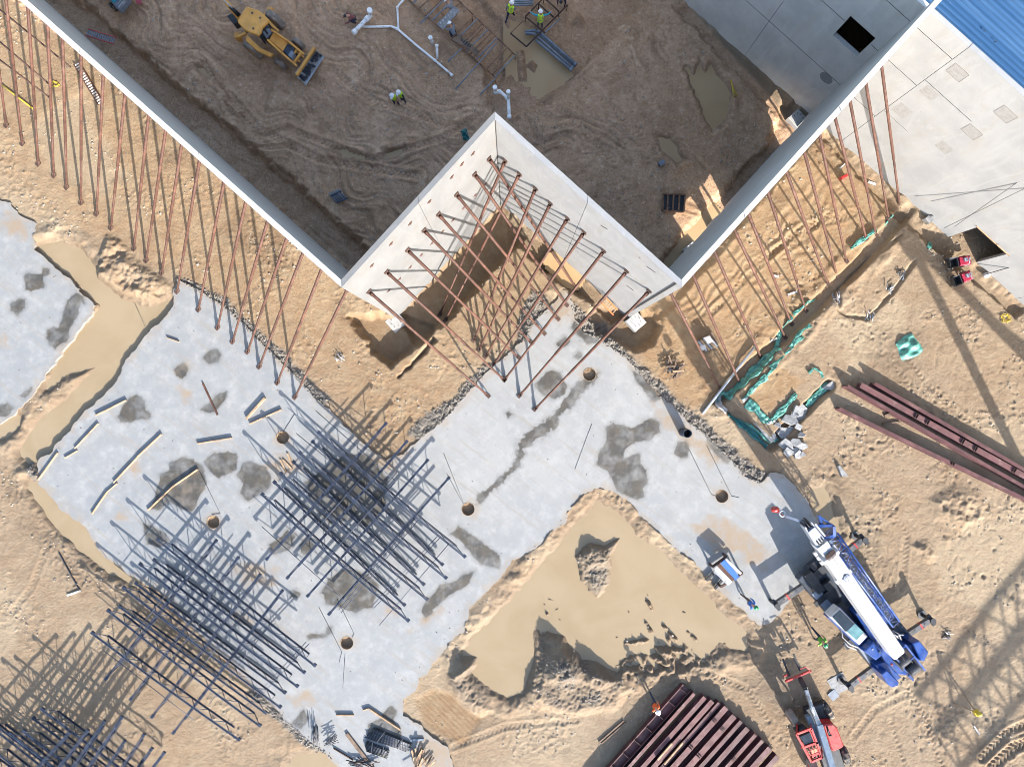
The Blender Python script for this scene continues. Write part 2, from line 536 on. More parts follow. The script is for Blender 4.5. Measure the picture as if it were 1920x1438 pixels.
def roof_mat():
    m, t, b = newmat('blue_roof_sheet')
    pos = nn(t, 'ShaderNodeNewGeometry').outputs['Position']
    mp = nn(t, 'ShaderNodeMapping')
    mp.vector_type = 'TEXTURE'
    mp.inputs['Rotation'].default_value = (0, 0, R(-41.8))
    mp.inputs['Scale'].default_value = (14.0, 0.45, 1)
    t.links.new(pos, mp.inputs['Vector'])
    c = mixc(t, ramp(t, noise(t, 1.2, 4, 0.6, mp.outputs[0]), 0.38, 0.66), (0.026, 0.078, 0.172), (0.05, 0.118, 0.225))
    c = mixc(t, ramp(t, noise(t, 2.2, 5, 0.7, mp.outputs[0]), 0.64, 0.74, 0, 0.75), c, (0.27, 0.34, 0.42))
    c = mixc(t, ramp(t, noise(t, 9, 4, 0.7), 0.68, 0.75), c, (0.36, 0.40, 0.45))
    t.links.new(c, b.inputs['Base Color'])
    b.inputs['Roughness'].default_value = 0.45
    return m


M['soil'] = soil_mat()
M['slab'] = slab_mat()
M['water'] = water_mat('muddy_water', (0.226, 0.171, 0.104), (0.248, 0.191, 0.121))
M['water_mud'] = water_mat('yard_puddle_water', (0.34, 0.225, 0.118), (0.38, 0.265, 0.145))
M['roof'] = roof_mat()


# ================================================================ terrain
def vnoise(x, y, seed):
    rng = np.random.RandomState(seed)
    ang = rng.rand(4096) * 2 * np.pi
    gx, gy = np.cos(ang), np.sin(ang)
    xi, yi = np.floor(x).astype(np.int64), np.floor(y).astype(np.int64)
    xf, yf = x - xi, y - yi
    u, v = xf * xf * xf * (xf * (xf * 6 - 15) + 10), yf * yf * yf * (yf * (yf * 6 - 15) + 10)

    def g(i, j, dx, dy):
        h = ((xi + i) * 374761393 + (yi + j) * 668265263) & 0x7fffffff
        h = ((h ^ (h >> 13)) * 1274126177) & 0x7fffffff
        h = (h ^ (h >> 16)) & 4095
        return gx[h] * dx + gy[h] * dy
    a = g(0, 0, xf, yf) * (1 - u) + g(1, 0, xf - 1, yf) * u
    b = g(0, 1, xf, yf - 1) * (1 - u) + g(1, 1, xf - 1, yf - 1) * u
    return (a * (1 - v) + b * v) * 1.5


def fbm(x, y, octs, seed, gain=0.5):
    s, a = 0, 1.0
    for k in range(octs):
        s = s + a * vnoise(x * 2 ** k + 17.3 * k, y * 2 ** k - 9.1 * k, seed + k)
        a *= gain
    return s


def sstep(x):
    x = np.clip(x, 0, 1)
    return x * x * (3 - 2 * x)


def sd_poly(X, Y, poly, margin=60.0):
    """signed distance to a polygon in photo pixels, negative inside"""
    poly = np.array(poly, float)
    out = np.full(X.shape, 999.0)
    sel = (X > poly[:, 0].min() - margin) & (X < poly[:, 0].max() + margin) & (Y > poly[:, 1].min() - margin) & (Y < poly[:, 1].max() + margin)
    x, y = X[sel], Y[sel]
    d = np.full(x.shape, 1e9)
    ins = np.zeros(x.shape, bool)
    n = len(poly)
    for i in range(n):
        ax, ay = poly[i]; bx, by = poly[(i + 1) % n]
        ex, ey = bx - ax, by - ay
        wx, wy = x - ax, y - ay
        t = np.clip((wx * ex + wy * ey) / (ex * ex + ey * ey + 1e-9), 0, 1)
        d = np.minimum(d, (wx - ex * t) ** 2 + (wy - ey * t) ** 2)
        c = ((ay > y) != (by > y)) & (x < (bx - ax) * (y - ay) / (by - ay + 1e-12) + ax)
        ins ^= c
    d = np.sqrt(d)
    out[sel] = np.where(ins, -d, d)
    return out


def d_line(X, Y, pts, margin=60.0):
    pts = np.array(pts, float)
    out = np.full(X.shape, 999.0); along = np.zeros(X.shape); side = np.zeros(X.shape)
    sel = (X > pts[:, 0].min() - margin) & (X < pts[:, 0].max() + margin) & (Y > pts[:, 1].min() - margin) & (Y < pts[:, 1].max() + margin)
    x, y = X[sel], Y[sel]
    d = np.full(x.shape, 1e9); al = np.zeros(x.shape); sg = np.zeros(x.shape)
    acc = 0
    for i in range(len(pts) - 1):
        ax, ay = pts[i]; ex, ey = pts[i + 1] - pts[i]
        L = math.hypot(ex, ey)
        t = np.clip(((x - ax) * ex + (y - ay) * ey) / (L * L), 0, 1)
        dd = np.hypot(x - ax - ex * t, y - ay - ey * t)
        m = dd < d
        d = np.where(m, dd, d); al = np.where(m, acc + t * L, al)
        sg = np.where(m, np.sign(ex * (y - ay) - ey * (x - ax)), sg)
        acc += L
    out[sel] = d; along[sel] = al; side[sel] = sg
    return out, along, side


# ---- outlines traced on the ground plane (photo pixels at z = 0)
YARD = [(-500, -375), (320, 219), (737, 588), (938, 370), (1180, 588), (1500, 238), (1284, 0), (860, -380)]
POND = [(1122, 940), (1150, 957), (1185, 990), (1200, 1012), (1230, 1032), (1275, 1070), (1290, 1085), (1330, 1128), (1360, 1158),
        (1398, 1190), (1396, 1216), (1350, 1210), (1330, 1232), (1287, 1245), (1240, 1215), (1230, 1250), (1175, 1258), (1145, 1262),
        (1120, 1240), (1080, 1236), (1060, 1195), (1020, 1180), (1012, 1240), (990, 1268), (978, 1296), (952, 1306), (922, 1290), (885, 1262),
        (893, 1233), (868, 1228), (888, 1195), (913, 1173), (960, 1128), (1000, 1080), (1060, 1012), (1090, 975)]
CHAN = [(70, 462), (110, 452), (150, 470), (172, 500), (180, 522), (212, 548), (228, 560), (252, 567), (277, 577), (330, 565), (330, 600), (260, 670), (225, 725),
        (180, 790), (140, 830), (110, 855), (75, 870), (50, 866), (36, 850), (40, 832), (62, 800), (112, 757), (150, 722), (175, 690), (130, 700), (85, 730), (100, 680), (165, 600), (185, 572), (130, 520)]
SIDEP = [(-20, 795), (30, 777), (40, 782), (38, 800), (10, 822), (-20, 830)]
MOAT = [(48, 900), (75, 900), (120, 955), (170, 1005), (200, 1045), (262, 1085), (255, 1100), (200, 1076), (160, 1040), (107, 992), (52, 918)]
BPOOL = [(560, 1415), (610, 1408), (640, 1440), (660, 1500), (520, 1500), (535, 1440)]
RPOOL = [(1518, 922), (1545, 915), (1560, 940), (1572, 985), (1580, 1000), (1555, 1010), (1535, 985), (1528, 950)]
YPOOL = [(1288, 128), (1302, 138), (1312, 115), (1322, 135), (1332, 118), (1345, 140), (1362, 158), (1372, 175), (1366, 205), (1352, 235), (1338, 242), (1322, 222), (1310, 190), (1300, 160)]
POOLS = [(POND, -0.13, 0.22, 18), (CHAN, -0.14, 0.2, 14), (SIDEP, -0.12, 0.16, 12), (MOAT, -0.14, 0.2, 10), (BPOOL, -0.10, 0.15, 16), (RPOOL, -0.09, 0.13, 10)]
YPOOLS = [(YPOOL, -0.1, 0.12, 8), ([(368, 128), (380, 122), (394, 140), (390, 148), (378, 142)], -0.1, 0.12, 8), ([(1235, 258), (1255, 262), (1282, 298), (1270, 306), (1245, 280)], -0.1, 0.1, 8),
          ([(628, 282), (650, 283), (680, 296), (670, 300), (640, 294)], -0.1, 0.1, 7), ([(720, 285), (760, 275), (745, 292), (722, 296)], -0.1, 0.1, 7),
          ([(1030, 485), (1050, 478), (1090, 510), (1080, 530), (1050, 520)], -0.55, 0.2, 14), ([(1240, 500), (1290, 440), (1335, 385), (1350, 400), (1300, 470), (1262, 515)], -0.35, 0.2, 12),
          ([(955, 30), (1000, 50), (1060, 110), (1080, 135), (1020, 190), (990, 160), (960, 150)], -0.385, 0.05, 14)]
SLAB = [(335, 525), (345, 530), (372, 543), (398, 560), (425, 577), (455, 605), (480, 632), (505, 655), (530, 682), (556, 705), (572, 724), (592, 745), (615, 765), (640, 790), (680, 830), (725, 862), (757, 850), (787, 822), (810, 805),
        (832, 787), (850, 768), (868, 748), (890, 722), (915, 695), (940, 675), (962, 655), (985, 635), (1000, 605), (1020, 585), (1045, 562), (1050, 540), (1062, 545), (1076, 572), (1078, 598), (1092, 622), (1120, 632),
        (1142, 648), (1170, 668), (1195, 692), (1215, 720), (1235, 742), (1262, 760), (1290, 790), (1322, 812), (1345, 838), (1372, 862), (1397, 893), (1425, 905), (1445, 885), (1470, 890), (1500, 922), (1518, 948), (1532, 975), (1545, 1000), (1540, 1050),
        (1510, 1090), (1488, 1112), (1465, 1145), (1445, 1166), (1430, 1171), (1416, 1169), (1389, 1141), (1366, 1122), (1344, 1103), (1326, 1082), (1311, 1064), (1298, 1052), (1280, 1042), (1260, 1024), (1243, 1008), (1220, 988), (1197, 963), (1175, 937),
        (1158, 926), (1140, 918), (1115, 916), (1090, 932), (1065, 960), (1060, 980), (1032, 998), (1018, 1020), (990, 1038), (960, 1050), (942, 1078), (912, 1108), (882, 1138), (875, 1165), (870, 1183), (847, 1198), (837, 1215),
        (812, 1243), (800, 1263), (785, 1273), (780, 1295), (757, 1310), (757, 1340), (790, 1358), (805, 1378), (840, 1398), (852, 1438), (870, 1490), (660, 1490), (637, 1440), (610, 1410), (585, 1395), (562, 1373), (537, 1353),
        (512, 1320), (480, 1290), (450, 1258), (420, 1230), (385, 1198), (350, 1165), (325, 1135), (300, 1110), (250, 1080), (222, 1060), (195, 1042), (172, 1007), (160, 985), (135, 970), (112, 950), (92, 925), (73, 906), (76, 888),
        (72, 870), (78, 858), (100, 847), (107, 833), (135, 807), (142, 790), (175, 760), (195, 740), (217, 720), (230, 692), (232, 680), (252, 660), (277, 627), (305, 600), (327, 574), (326, 550)]
SLAB_L = [(-120, 300), (-50, 345), (0, 374), (20, 382), (37, 402), (55, 412), (70, 419), (67, 440), (67, 467), (85, 482), (107, 505), (122, 515), (135, 525), (150, 547), (180, 573), (172, 592), (147, 622), (130, 647), (115, 665),
          (100, 685), (77, 720), (62, 742), (37, 767), (27, 780), (0, 795), (-60, 830), (-130, 860)]
HOLES = [(1105, 702), (1353, 930), (878, 954), (651, 1204), (401, 978), (531, 820)]
HOLE_R = 12.3

# ---- one tensor grid: fine under the camera, stretching to the horizon
step = 2.0
fx = np.arange(-170, 2090.1, step); fy = np.arange(-170, 1610.1, step)
far = np.cumsum(6.0 * 1.42 ** np.arange(27))
gx = np.concatenate([fx[0] - far[::-1], fx, fx[-1] + far])
gy = np.concatenate([fy[0] - far[::-1], fy, fy[-1] + far])
PX, PY = np.meshgrid(gx, gy)
WX, WY = (PX - 960) / PPM, (719 - PY) / PPM
fine = sstep((np.minimum(np.minimum(PX + 300, 2220 - PX), np.minimum(PY + 300, 1740 - PY))) / 130.0)

n_big = fbm(WX / 6, WY / 6, 3, 1)
n_mid = fbm(WX / 1.4, WY / 1.4, 3, 11)
n_small = fbm(WX / 0.42, WY / 0.42, 2, 21)
n_grain = vnoise(WX / 0.17, WY / 0.17, 31)
clodmask = sstep((fbm(WX / 3.3, WY / 3.3, 3, 41) - 0.02) / 0.35)
clod = np.clip(vnoise(WX / 0.24, WY / 0.24, 51), 0, 1) ** 1.5
Z = 0.045 * n_big + 0.018 * n_mid + 0.011 * n_small + 0.010 * n_grain + clodmask * (0.075 * clod + 0.010 * n_small)

dy_ = sd_poly(PX, PY, YARD, 70)
yard = sstep(0.5 - dy_ / 10)
# churned mud: stretched, warped ruts
wu = fbm(WX / 5, WY / 5, 2, 61) * 2.2
ru = (WX * 0.80 - WY * 0.60) + wu; rv = (WX * 0.60 + WY * 0.80) + fbm(WX / 4, WY / 4, 2, 63) * 1.6
rut = fbm(ru / 2.8, rv / 0.42, 3, 65)
churn = sstep((fbm(WX / 4.5, WY / 4.5, 2, 67) + 0.25 - (PX - 1000) / 900.0) / 0.5)
Z += yard * churn * 0.085 * rut
zig = np.sin(2 * np.pi * (rv / 0.42 + 0.9 * np.abs(((ru / 0.9) % 1) - 0.5)))
Z += yard * churn * sstep((vnoise(WX / 2.2, WY / 2.2, 69) - 0.02) / 0.3) * 0.022 * zig
wet = yard * sstep((fbm(WX / 2.6, WY / 2.6, 3, 71) + 0.05) / 0.6) * 0.45
grav = np.zeros_like(Z)
wet = np.maximum(wet, yard * churn * 0.75 * sstep((-rut - 0.15) / 0.5))  # rut hollows darkened: damp, plus painted shade to make the relief read
orange = np.zeros_like(Z)


def lower(poly, depth, soft, edge=0.0, wetness=0.0):
    global Z, wet
    d = sd_poly(PX, PY, poly, 70) + edge * (n_mid * 0.7 + n_small * 0.5)
    w = sstep(0.5 - d / soft)
    Z = Z * (1 - 0.5 * w) - depth * w
    if wetness:
        wet = np.maximum(wet, w * wetness)
    return w


def raise_(poly, h, soft, edge=6.0, rough=0.16):
    global Z
    d = sd_poly(PX, PY, poly, 90) + edge * (n_mid * 0.8 + n_small * 0.5)
    w = sstep(-d / soft + 0.15)
    Z = Z + w * h * (1 + rough * n_mid + rough * 0.5 * n_small + 0.08 * n_grain)
    return w


# excavated zones
lower([(100, -40), (320, 150), (560, 350), (690, 470), (740, 540), (738, 592), (320, 222), (-100, -160)], 0.75, 16, 8, 0.25)       # footing trench inside the left wall
lower([(884, -160), (1150, -160), (1212, 0), (1090, 135), (1020, 190), (960, 222), (925, 225), (905, 150), (930, 110), (880, 60)], 0.34, 14, 6, 0.5)
lower([(770, -60), (850, -60), (925, 20), (966, 70), (990, 105), (930, 150), (870, 85)], 0.55, 14, 5, 0.35)
lower([(1290, 8), (1520, 215), (1470, 235), (1262, 10)], 0.25, 14, 6, 0.4)
lower([(1190, 590), (1230, 500), (1340, 375), (1440, 270), (1470, 190), (1500, 195), (1520, 240), (1350, 430)], 0.45, 14, 6, 0.5)   # foot of the right wall
lower([(737, 588), (938, 372), (968, 408), (985, 440), (935, 492), (868, 565), (830, 606), (775, 640)], 1.35, 15, 5, 0.3)            # trench outside the corner wall
lower([(655, 592), (700, 590), (755, 590), (815, 612), (808, 630), (732, 684), (700, 660)], 1.0, 12, 5, 0.25)
lower([(770, 685), (812, 628), (820, 640), (748, 706)], 0.45, 8, 4)
lower([(938, 372), (1180, 588), (1150, 600), (1105, 562), (1062, 535), (1020, 505), (975, 462), (960, 440)], 0.9, 14, 5, 0.35)
lower([(1102, 592), (1120, 572), (1180, 575), (1225, 590), (1240, 612), (1222, 645), (1190, 660), (1160, 640), (1125, 625)], 0.85, 14, 4, 0.25)
lower([(1180, 590), (1520, 226), (1540, 240), (1240, 600)], 0.25, 14, 6, 0.1)
lower([(1550, 242), (1690, 380), (1920, 578), (1905, 592), (1680, 402), (1545, 262)], 0.4, 12, 5, 0.15)                             # foot of the sunlit wall
dT, _, _ = d_line(PX, PY, [(1345, 748), (1470, 632), (1600, 505), (1702, 398)])
Z -= 0.38 * sstep((15 + 3 * n_mid - dT) / 6.0)
dT2, _, _ = d_line(PX, PY, [(1356, 752), (1448, 836), (1478, 800), (1555, 722)])
Z -= 0.38 * sstep((13 + 3 * n_mid - dT2) / 6.0)
dT3, _, _ = d_line(PX, PY, [(1692, 440), (1640, 480), (1575, 545), (1572, 580), (1588, 592), (1628, 597), (1672, 552), (1716, 490)])
Z -= 0.16 * sstep((5 + 2 * n_mid - dT3) / 4.0)
dsp, _, _ = d_line(PX, PY, [(1590, 520), (1480, 640), (1540, 560), (1712, 402)])
Z += 0.12 * sstep((16 - np.abs(dT - 26)) / 10.0) * (0.6 + n_mid)
orange = 0.85 * sstep(0.5 - (sd_poly(PX, PY, [(1172, 592), (1513, 232), (1560, 262), (1690, 388), (1600, 500), (1480, 615), (1350, 740), (1290, 762), (1205, 690)], 70) + 14 * n_mid) / 26)
orange = np.maximum(orange, 0.9 * sstep(0.5 - (sd_poly(PX, PY, [(1380, 742), (1440, 775), (1510, 715), (1470, 690), (1425, 690)], 60) + 6 * n_mid) / 14))
orange = np.maximum(orange, 0.55 * sstep(0.5 - (sd_poly(PX, PY, [(-200, -200), (320, 230), (737, 590), (938, 390), (1000, 470), (1040, 520), (900, 690), (840, 780), (740, 850), (560, 690), (330, 520), (-200, 250)], 80) + 20 * n_mid) / 60))

# pools
for poly, lv, dep, soft in POOLS + YPOOLS:
    d = sd_poly(PX, PY, poly, 70) + 3.5 * n_mid + 2.0 * n_small
    w = sstep(0.5 - d / (2.0 * soft))
    Z = Z * (1 - w) + (lv - dep) * w + 0.10 * sstep(1 - np.abs(d - soft * 1.6) / (soft * 1.3)) * (0.5 + n_mid) * (lv > -0.2)
    wet = np.maximum(wet, 0.8 * sstep((soft * 1.3 - d) / (soft * 0.9)))

# mounds and shoals standing in the pond
raise_([(1072, 1042), (1105, 1012), (1135, 1020), (1165, 1000), (1170, 1012), (1150, 1042), (1155, 1075), (1140, 1112), (1120, 1130), (1100, 1112), (1085, 1090)], 0.48, 18)
raise_([(1085, 1028), (1120, 1018), (1148, 1040), (1138, 1066), (1100, 1066)], 0.36, 22)
raise_([(985, 1142), (1000, 1160), (1022, 1185), (1060, 1190), (1078, 1235), (1122, 1240), (1160, 1262), (1185, 1290), (1160, 1330), (1080, 1345), (1010, 1330), (985, 1300), (992, 1230)], 0.27, 20)
raise_([(1020, 1215), (1055, 1205), (1092, 1225), (1088, 1270), (1055, 1285), (1025, 1270)], 0.62, 24)
raise_([(1092, 1245), (1130, 1250), (1165, 1275), (1120, 1290), (1095, 1275)], 0.38, 16)
raise_([(832, 1262), (862, 1232), (895, 1230), (905, 1250), (885, 1262), (925, 1330), (900, 1345), (850, 1310)], 0.30, 22)
raise_([(845, 1255), (872, 1236), (893, 1240), (880, 1262), (852, 1272)], 0.34, 18)
for a, b in (((1020, 1121), (1045, 1128)), ((1021, 1135), (1027, 1152)), ((1027, 1152), (1046, 1142)), ((1038, 1160), (1058, 1166)), ((1160, 1118), (1168, 1124)), ((1206, 1120), (1232, 1155)), ((1178, 1145), (1180, 1150)),
             ((1212, 1108), (1222, 1140)), ((1275, 1145), (1285, 1150)), ((1212, 1168), (1222, 1185)), ((1246, 1178), (1268, 1200)), ((1290, 1185), (1305, 1200)), ((1150, 1196), (1158, 1196)), ((1172, 1207), (1215, 1202)), ((1252, 1198), (1270, 1222)), ((1112, 1180), (1124, 1188)), ((1243, 1173), (1255, 1176))):
    d, al, sg = d_line(PX, PY, [a, b], 30)
    Z += 0.235 * sstep((7 - d) / 7.0) * (0.9 + 0.5 * n_small)
d = sd_poly(PX, PY, [(1150, 1255), (1240, 1210), (1300, 1222), (1330, 1240), (1280, 1262), (1180, 1275)], 60)
wet = np.maximum(wet, 0.6 * sstep(0.5 - (d - 14 + 10 * n_mid) / 40))
Z += 0.13 * sstep(0.5 - d / 40) * (1 + 1.5 * n_small + n_mid)
# pond banks along the slab, with rill marks
dp = sd_poly(PX, PY, POND, 80)
bank = sstep((dp - 4) / 8) * sstep((44 - dp) / 12)
Z += bank * (0.035 + 0.03 * np.abs(n_mid) + 0.05 * clod + 0.02 * n_small)
# graded strip by the pond
d = sd_poly(PX, PY, [(778, 1312), (815, 1292), (845, 1300), (880, 1335), (905, 1345), (870, 1400), (800, 1360)], 60)
gw = sstep(0.5 - d / 14)
Z = Z * (1 - 0.8 * gw) - 0.06 * gw + gw * 0.012 * np.sin((PX - PY) * 0.55)
wet = np.maximum(wet, 0.3 * gw)
orange = np.maximum(orange, 0.8 * gw)
# spoil heaps
raise_([(178, 490), (200, 440), (230, 450), (262, 490), (320, 530), (318, 555), (285, 572), (240, 555), (215, 545), (180, 520)], 0.30, 18, 8, 0.7)
raise_([(1020, 545), (1045, 520), (1062, 540), (1040, 565)], 0.12, 12)
raise_([(1735, 935), (1790, 905), (1840, 925), (1860, 985), (1800, 1000), (1750, 975)], 0.22, 26, 10, 0.8)
raise_([(1700, 1020), (1740, 1010), (1765, 1045), (1735, 1060)], 0.15, 14, 8, 0.8)
raise_([(1070, 40), (1082, 18), (1098, 30), (1096, 50)], 0.45, 14, 2, 0.3)
raise_([(985, 118), (998, 105), (1010, 118), (1002, 134)], 0.42, 14, 2, 0.3)
raise_([(965, 90), (985, 85), (990, 150), (970, 150)], 0.25, 12, 3, 0.3)
Z += 0.16 * sstep((9 - np.abs(d_line(PX, PY, [(1205, 2), (1090, 138), (962, 222)])[0])) / 9) * (0.5 + n_mid)
d = sd_poly(PX, PY, [(1150, 1205), (1210, 1165), (1260, 1185), (1360, 1205), (1330, 1240), (1240, 1262), (1160, 1262)], 60)
Z += sstep(0.5 - d / 34) * (0.115 + 0.05 * n_small + 0.09 * n_mid + 0.03 * np.sin((PX * 0.9 - PY * 0.45) * 0.62) * (vnoise(WX / 0.9, WY / 0.9, 97) > 0))
d = sd_poly(PX, PY, [(1240, 560), (1330, 460), (1480, 300), (1560, 330), (1600, 400), (1480, 520), (1380, 640)], 60)
rg = (WX * 0.72 - WY * 0.69) + 0.5 * fbm(WX / 2.2, WY / 2.2, 2, 99)
Z += sstep(0.5 - d / 40) * 0.032 * np.sin(2 * np.pi * rg / 0.52 + 0.6 * n_mid) * sstep((fbm(WX / 2, WY / 2, 2, 101) + 0.25) / 0.5)
# smooth dried ponds on the right
for poly in ([(1745, 1045), (1790, 1000), (1850, 965), (1960, 960), (1960, 1165), (1880, 1190), (1820, 1130), (1770, 1110)], [(55, 250), (110, 190), (150, 175), (190, 260), (230, 330), (190, 360), (100, 330)]):
    w = sstep(0.5 - (sd_poly(PX, PY, poly, 70) + 12 * n_mid) / 20)
    Z = Z * (1 - 0.82 * w) - 0.04 * w
    wet = wet * (1 - w)
    orange = orange * (1 - 0.6 * w)
for poly in ([(290, 285), (340, 278), (385, 310), (365, 330), (320, 318)], [(405, 430), (440, 398), (525, 450), (560, 500), (520, 510), (450, 470)], [(600, 545), (640, 560), (690, 590), (650, 600)], [(160, 60), (260, 190), (330, 270), (300, 270), (200, 160)], [(1530, 245), (1560, 262), (1600, 300), (1560, 330), (1500, 300)], [(1440, 370), (1475, 350), (1480, 395), (1440, 410)], [(20, 900), (100, 1000), (190, 1090), (160, 1110), (60, 1010), (10, 930)], [(1280, 590), (1330, 580), (1360, 720), (1330, 740)], [(1640, 600), (1760, 640), (1700, 720), (1600, 660)], [(1400, 1200), (1480, 1240), (1470, 1340), (1400, 1300)], [(1560, 900), (1640, 960), (1660, 1060), (1600, 1010)]):
    w = sstep(0.5 - (sd_poly(PX, PY, poly, 70) + 22 * n_mid + 8 * n_small) / 34)
    wet = np.maximum(wet, 0.70 * w)
    Z += w * 0.06 * clod
dents = np.clip(vnoise(WX / 0.30, WY / 0.42, 95) - 0.38, 0, 1)
Z -= 0.16 * dents * sstep((PX - 1380) / 120) * sstep((PY - 380) / 80) * (0.4 + clodmask)
# gravel margins of the slab
for poly, h in (([(985, 560), (1000, 545), (1030, 560), (1020, 590), (990, 635), (930, 690), (900, 715), (880, 745), (835, 790), (790, 830), (765, 815), (800, 775), (850, 745), (890, 700), (930, 680), (970, 640)], 0.05),
                ([(1078, 575), (1130, 602), (1160, 640), (1200, 680), (1240, 715), (1270, 750), (1330, 800), (1385, 850), (1440, 890), (1470, 880), (1425, 915), (1370, 875), (1320, 822), (1260, 765), (1200, 705), (1140, 655), (1085, 622)], 0.07),
                ([(330, 518), (400, 545), (480, 615), (560, 690), (620, 750), (600, 765), (540, 700), (455, 612), (370, 552)], 0.04),
                ([(480, 1280), (520, 1318), (560, 1362), (640, 1430), (600, 1420), (530, 1365), (470, 1300)], 0.05), ([(60, 865), (110, 835), (125, 815), (90, 820), (50, 880), (60, 912), (80, 905)], 0.08)):
    w = sstep(0.5 - (sd_poly(PX, PY, poly, 60) + 7 * n_mid) / 12)
    grav = np.maximum(grav, w * 0.9)
    Z += w * h * (0.6 + 1.4 * np.clip(n_small, -0.5, 1) + 0.8 * n_grain)
for poly in ([(1020, 1215), (1090, 1225), (1165, 1275), (1150, 1325), (1040, 1330), (1000, 1290)], [(1080, 1030), (1150, 1010), (1150, 1100), (1110, 1120)], [(840, 1262), (890, 1235), (920, 1325), (870, 1320)]):
    w = sstep(0.5 - (sd_poly(PX, PY, poly, 60) + 9 * n_mid) / 30)
    grav = np.maximum(grav, w * 0.5 * (0.8 + 0.6 * n_mid))
    wet = np.maximum(wet, w * 0.35 * (1 + n_mid))
    Z += w * (0.02 * n_small + 0.03 * n_grain)
# tyre and track marks
for pts, wd, am in (([(1690, 655), (1735, 715), (1790, 770), (1830, 800)], 13, 0.05), ([(1680, 690), (1720, 740), (1760, 800)], 12, 0.04), ([(1700, 1285), (1735, 1345), (1752, 1400), (1775, 1450)], 14, 0.06), ([(1670, 1350), (1685, 1400), (1700, 1450)], 12, 0.04),
                    ([(1018, 1185), (1016, 1230), (1008, 1280)], 16, 0.07), ([(1180, 1246), (1300, 1250), (1400, 1290), (1440, 1350)], 16, 0.05), ([(850, 1400), (950, 1360), (1080, 1350)], 14, 0.04), ([(1640, 470), (1560, 560), (1500, 640), (1420, 640)], 12, 0.035),
                    ([(1440, 480), (1500, 430), (1600, 400)], 18, 0.05), ([(1400, 500), (1470, 460), (1560, 400)], 14, 0.05), ([(1330, 590), (1420, 500), (1500, 430)], 14, 0.05), ([(1860, 1438), (1900, 1400), (1960, 1380)], 22, 0.14), ([(1840, 1420), (1890, 1370), (1960, 1340)], 18, 0.11),
                    ([(20, 1150), (60, 1100), (90, 1020), (70, 960)], 14, 0.03), ([(1600, 1380), (1640, 1330), (1700, 1300)], 14, 0.04), ([(1580, 850), (1640, 900), (1700, 1000), (1690, 1100)], 16, 0.035), ([(430, 180), (480, 240), (600, 300), (780, 330)], 18, 0.09), ([(620, 130), (700, 190), (860, 240)], 18, 0.06),
                    ([(560, 250), (700, 300), (830, 260), (900, 215)], 14, 0.10), ([(340, 60), (410, 150), (440, 230)], 14, 0.06), ([(1040, 120), (1120, 180), (1200, 250)], 18, 0.05), ([(1000, 170), (1080, 230), (1150, 300)], 18, 0.05)):
    d, al, sg = d_line(PX, PY, pts, 60)
    m = sstep((wd / 2 + 2 * n_mid - d) / 4.0)
    Z += m * am * (-0.55 + 0.5 * np.sin(2 * np.pi * (al + d * 0.9) / 9.0)) + am * 0.5 * sstep(1 - np.abs(d - wd * 0.62) / 5.0)
# right field is trampled more roughly
w = sstep((PX - 1420) / 150) * sstep((PY - 560) / 80)
Z += w * 0.02 * vnoise(WX / 0.33, WY / 0.33, 91) * (0.4 + clodmask)
# under the slabs the soil lies lower; block-out holes have a sandy floor
dslab = sd_poly(PX, PY, SLAB, 60)
dslab2 = sd_poly(PX, PY, SLAB_L, 60)
ds = np.minimum(dslab, dslab2)
Z = np.where(ds < -3, np.minimum(Z, -0.16), Z)
for hx, hy in HOLES:
    r = np.hypot(PX - hx, PY - hy)
    w = r < HOLE_R + 3
    Z = np.where(w, -0.17 + 0.05 * n_mid + 0.03 * n_small, Z)
Z = Z * fine
ny, nx = Z.shape
verts = np.stack([WX, WY, Z], -1).reshape(-1, 3).astype(np.float32)
idx = np.arange(ny * nx).reshape(ny, nx)
quads = np.stack([idx[1:, :-1], idx[1:, 1:], idx[:-1, 1:], idx[:-1, :-1]], -1).reshape(-1, 4)


def grid_mesh(name, verts, quads, mt, smooth=True):
    me = bpy.data.meshes.new(name)
    me.vertices.add(len(verts)); me.vertices.foreach_set('co', np.ascontiguousarray(verts, np.float32).ravel())
    me.loops.add(len(quads) * 4); me.loops.foreach_set('vertex_index', np.ascontiguousarray(quads, np.int32).ravel())
    me.polygons.add(len(quads)); me.polygons.foreach_set('loop_start', np.arange(0, len(quads) * 4, 4, dtype=np.int32))
    me.polygons.foreach_set('use_smooth', np.full(len(quads), smooth, bool))
    me.materials.append(mt)
    me.update(calc_edges=True); me.validate()
    return me


def color_attr(me, name, arr):
    a = me.color_attributes.new(name, 'FLOAT_COLOR', 'POINT')
    a.data.foreach_set('color', np.ascontiguousarray(arr, np.float32).ravel())


me = grid_mesh('ground', verts, quads, M['soil'])
soil = np.stack([yard * (1 - 0.0 * n_mid), np.clip(wet, 0, 1), np.clip(grav, 0, 1), np.clip(orange, 0, 1)], -1).reshape(-1, 4)
color_attr(me, 'soil', soil)
pale = 0.75 * sstep((fbm(WX / 7, WY / 7, 3, 81) - 0.05) / 0.5)
for poly in ([(1745, 1045), (1790, 1000), (1850, 965), (1960, 960), (1960, 1165), (1880, 1190), (1820, 1130), (1770, 1110)], [(40, 270), (110, 180), (160, 165), (200, 260), (300, 400), (260, 440), (190, 400), (90, 330)], [(880, 745), (840, 730), (750, 640), (820, 640)], [(1260, 470), (1480, 300), (1560, 400), (1400, 520)], [(1560, 620), (1680, 560), (1700, 620), (1600, 700)]):
    pale = np.maximum(pale, sstep(0.5 - (sd_poly(PX, PY, poly, 70) + 18 * n_mid) / 26))
color_attr(me, 'pale', np.repeat(np.clip(pale, 0, 1).reshape(-1, 1), 4, 1))
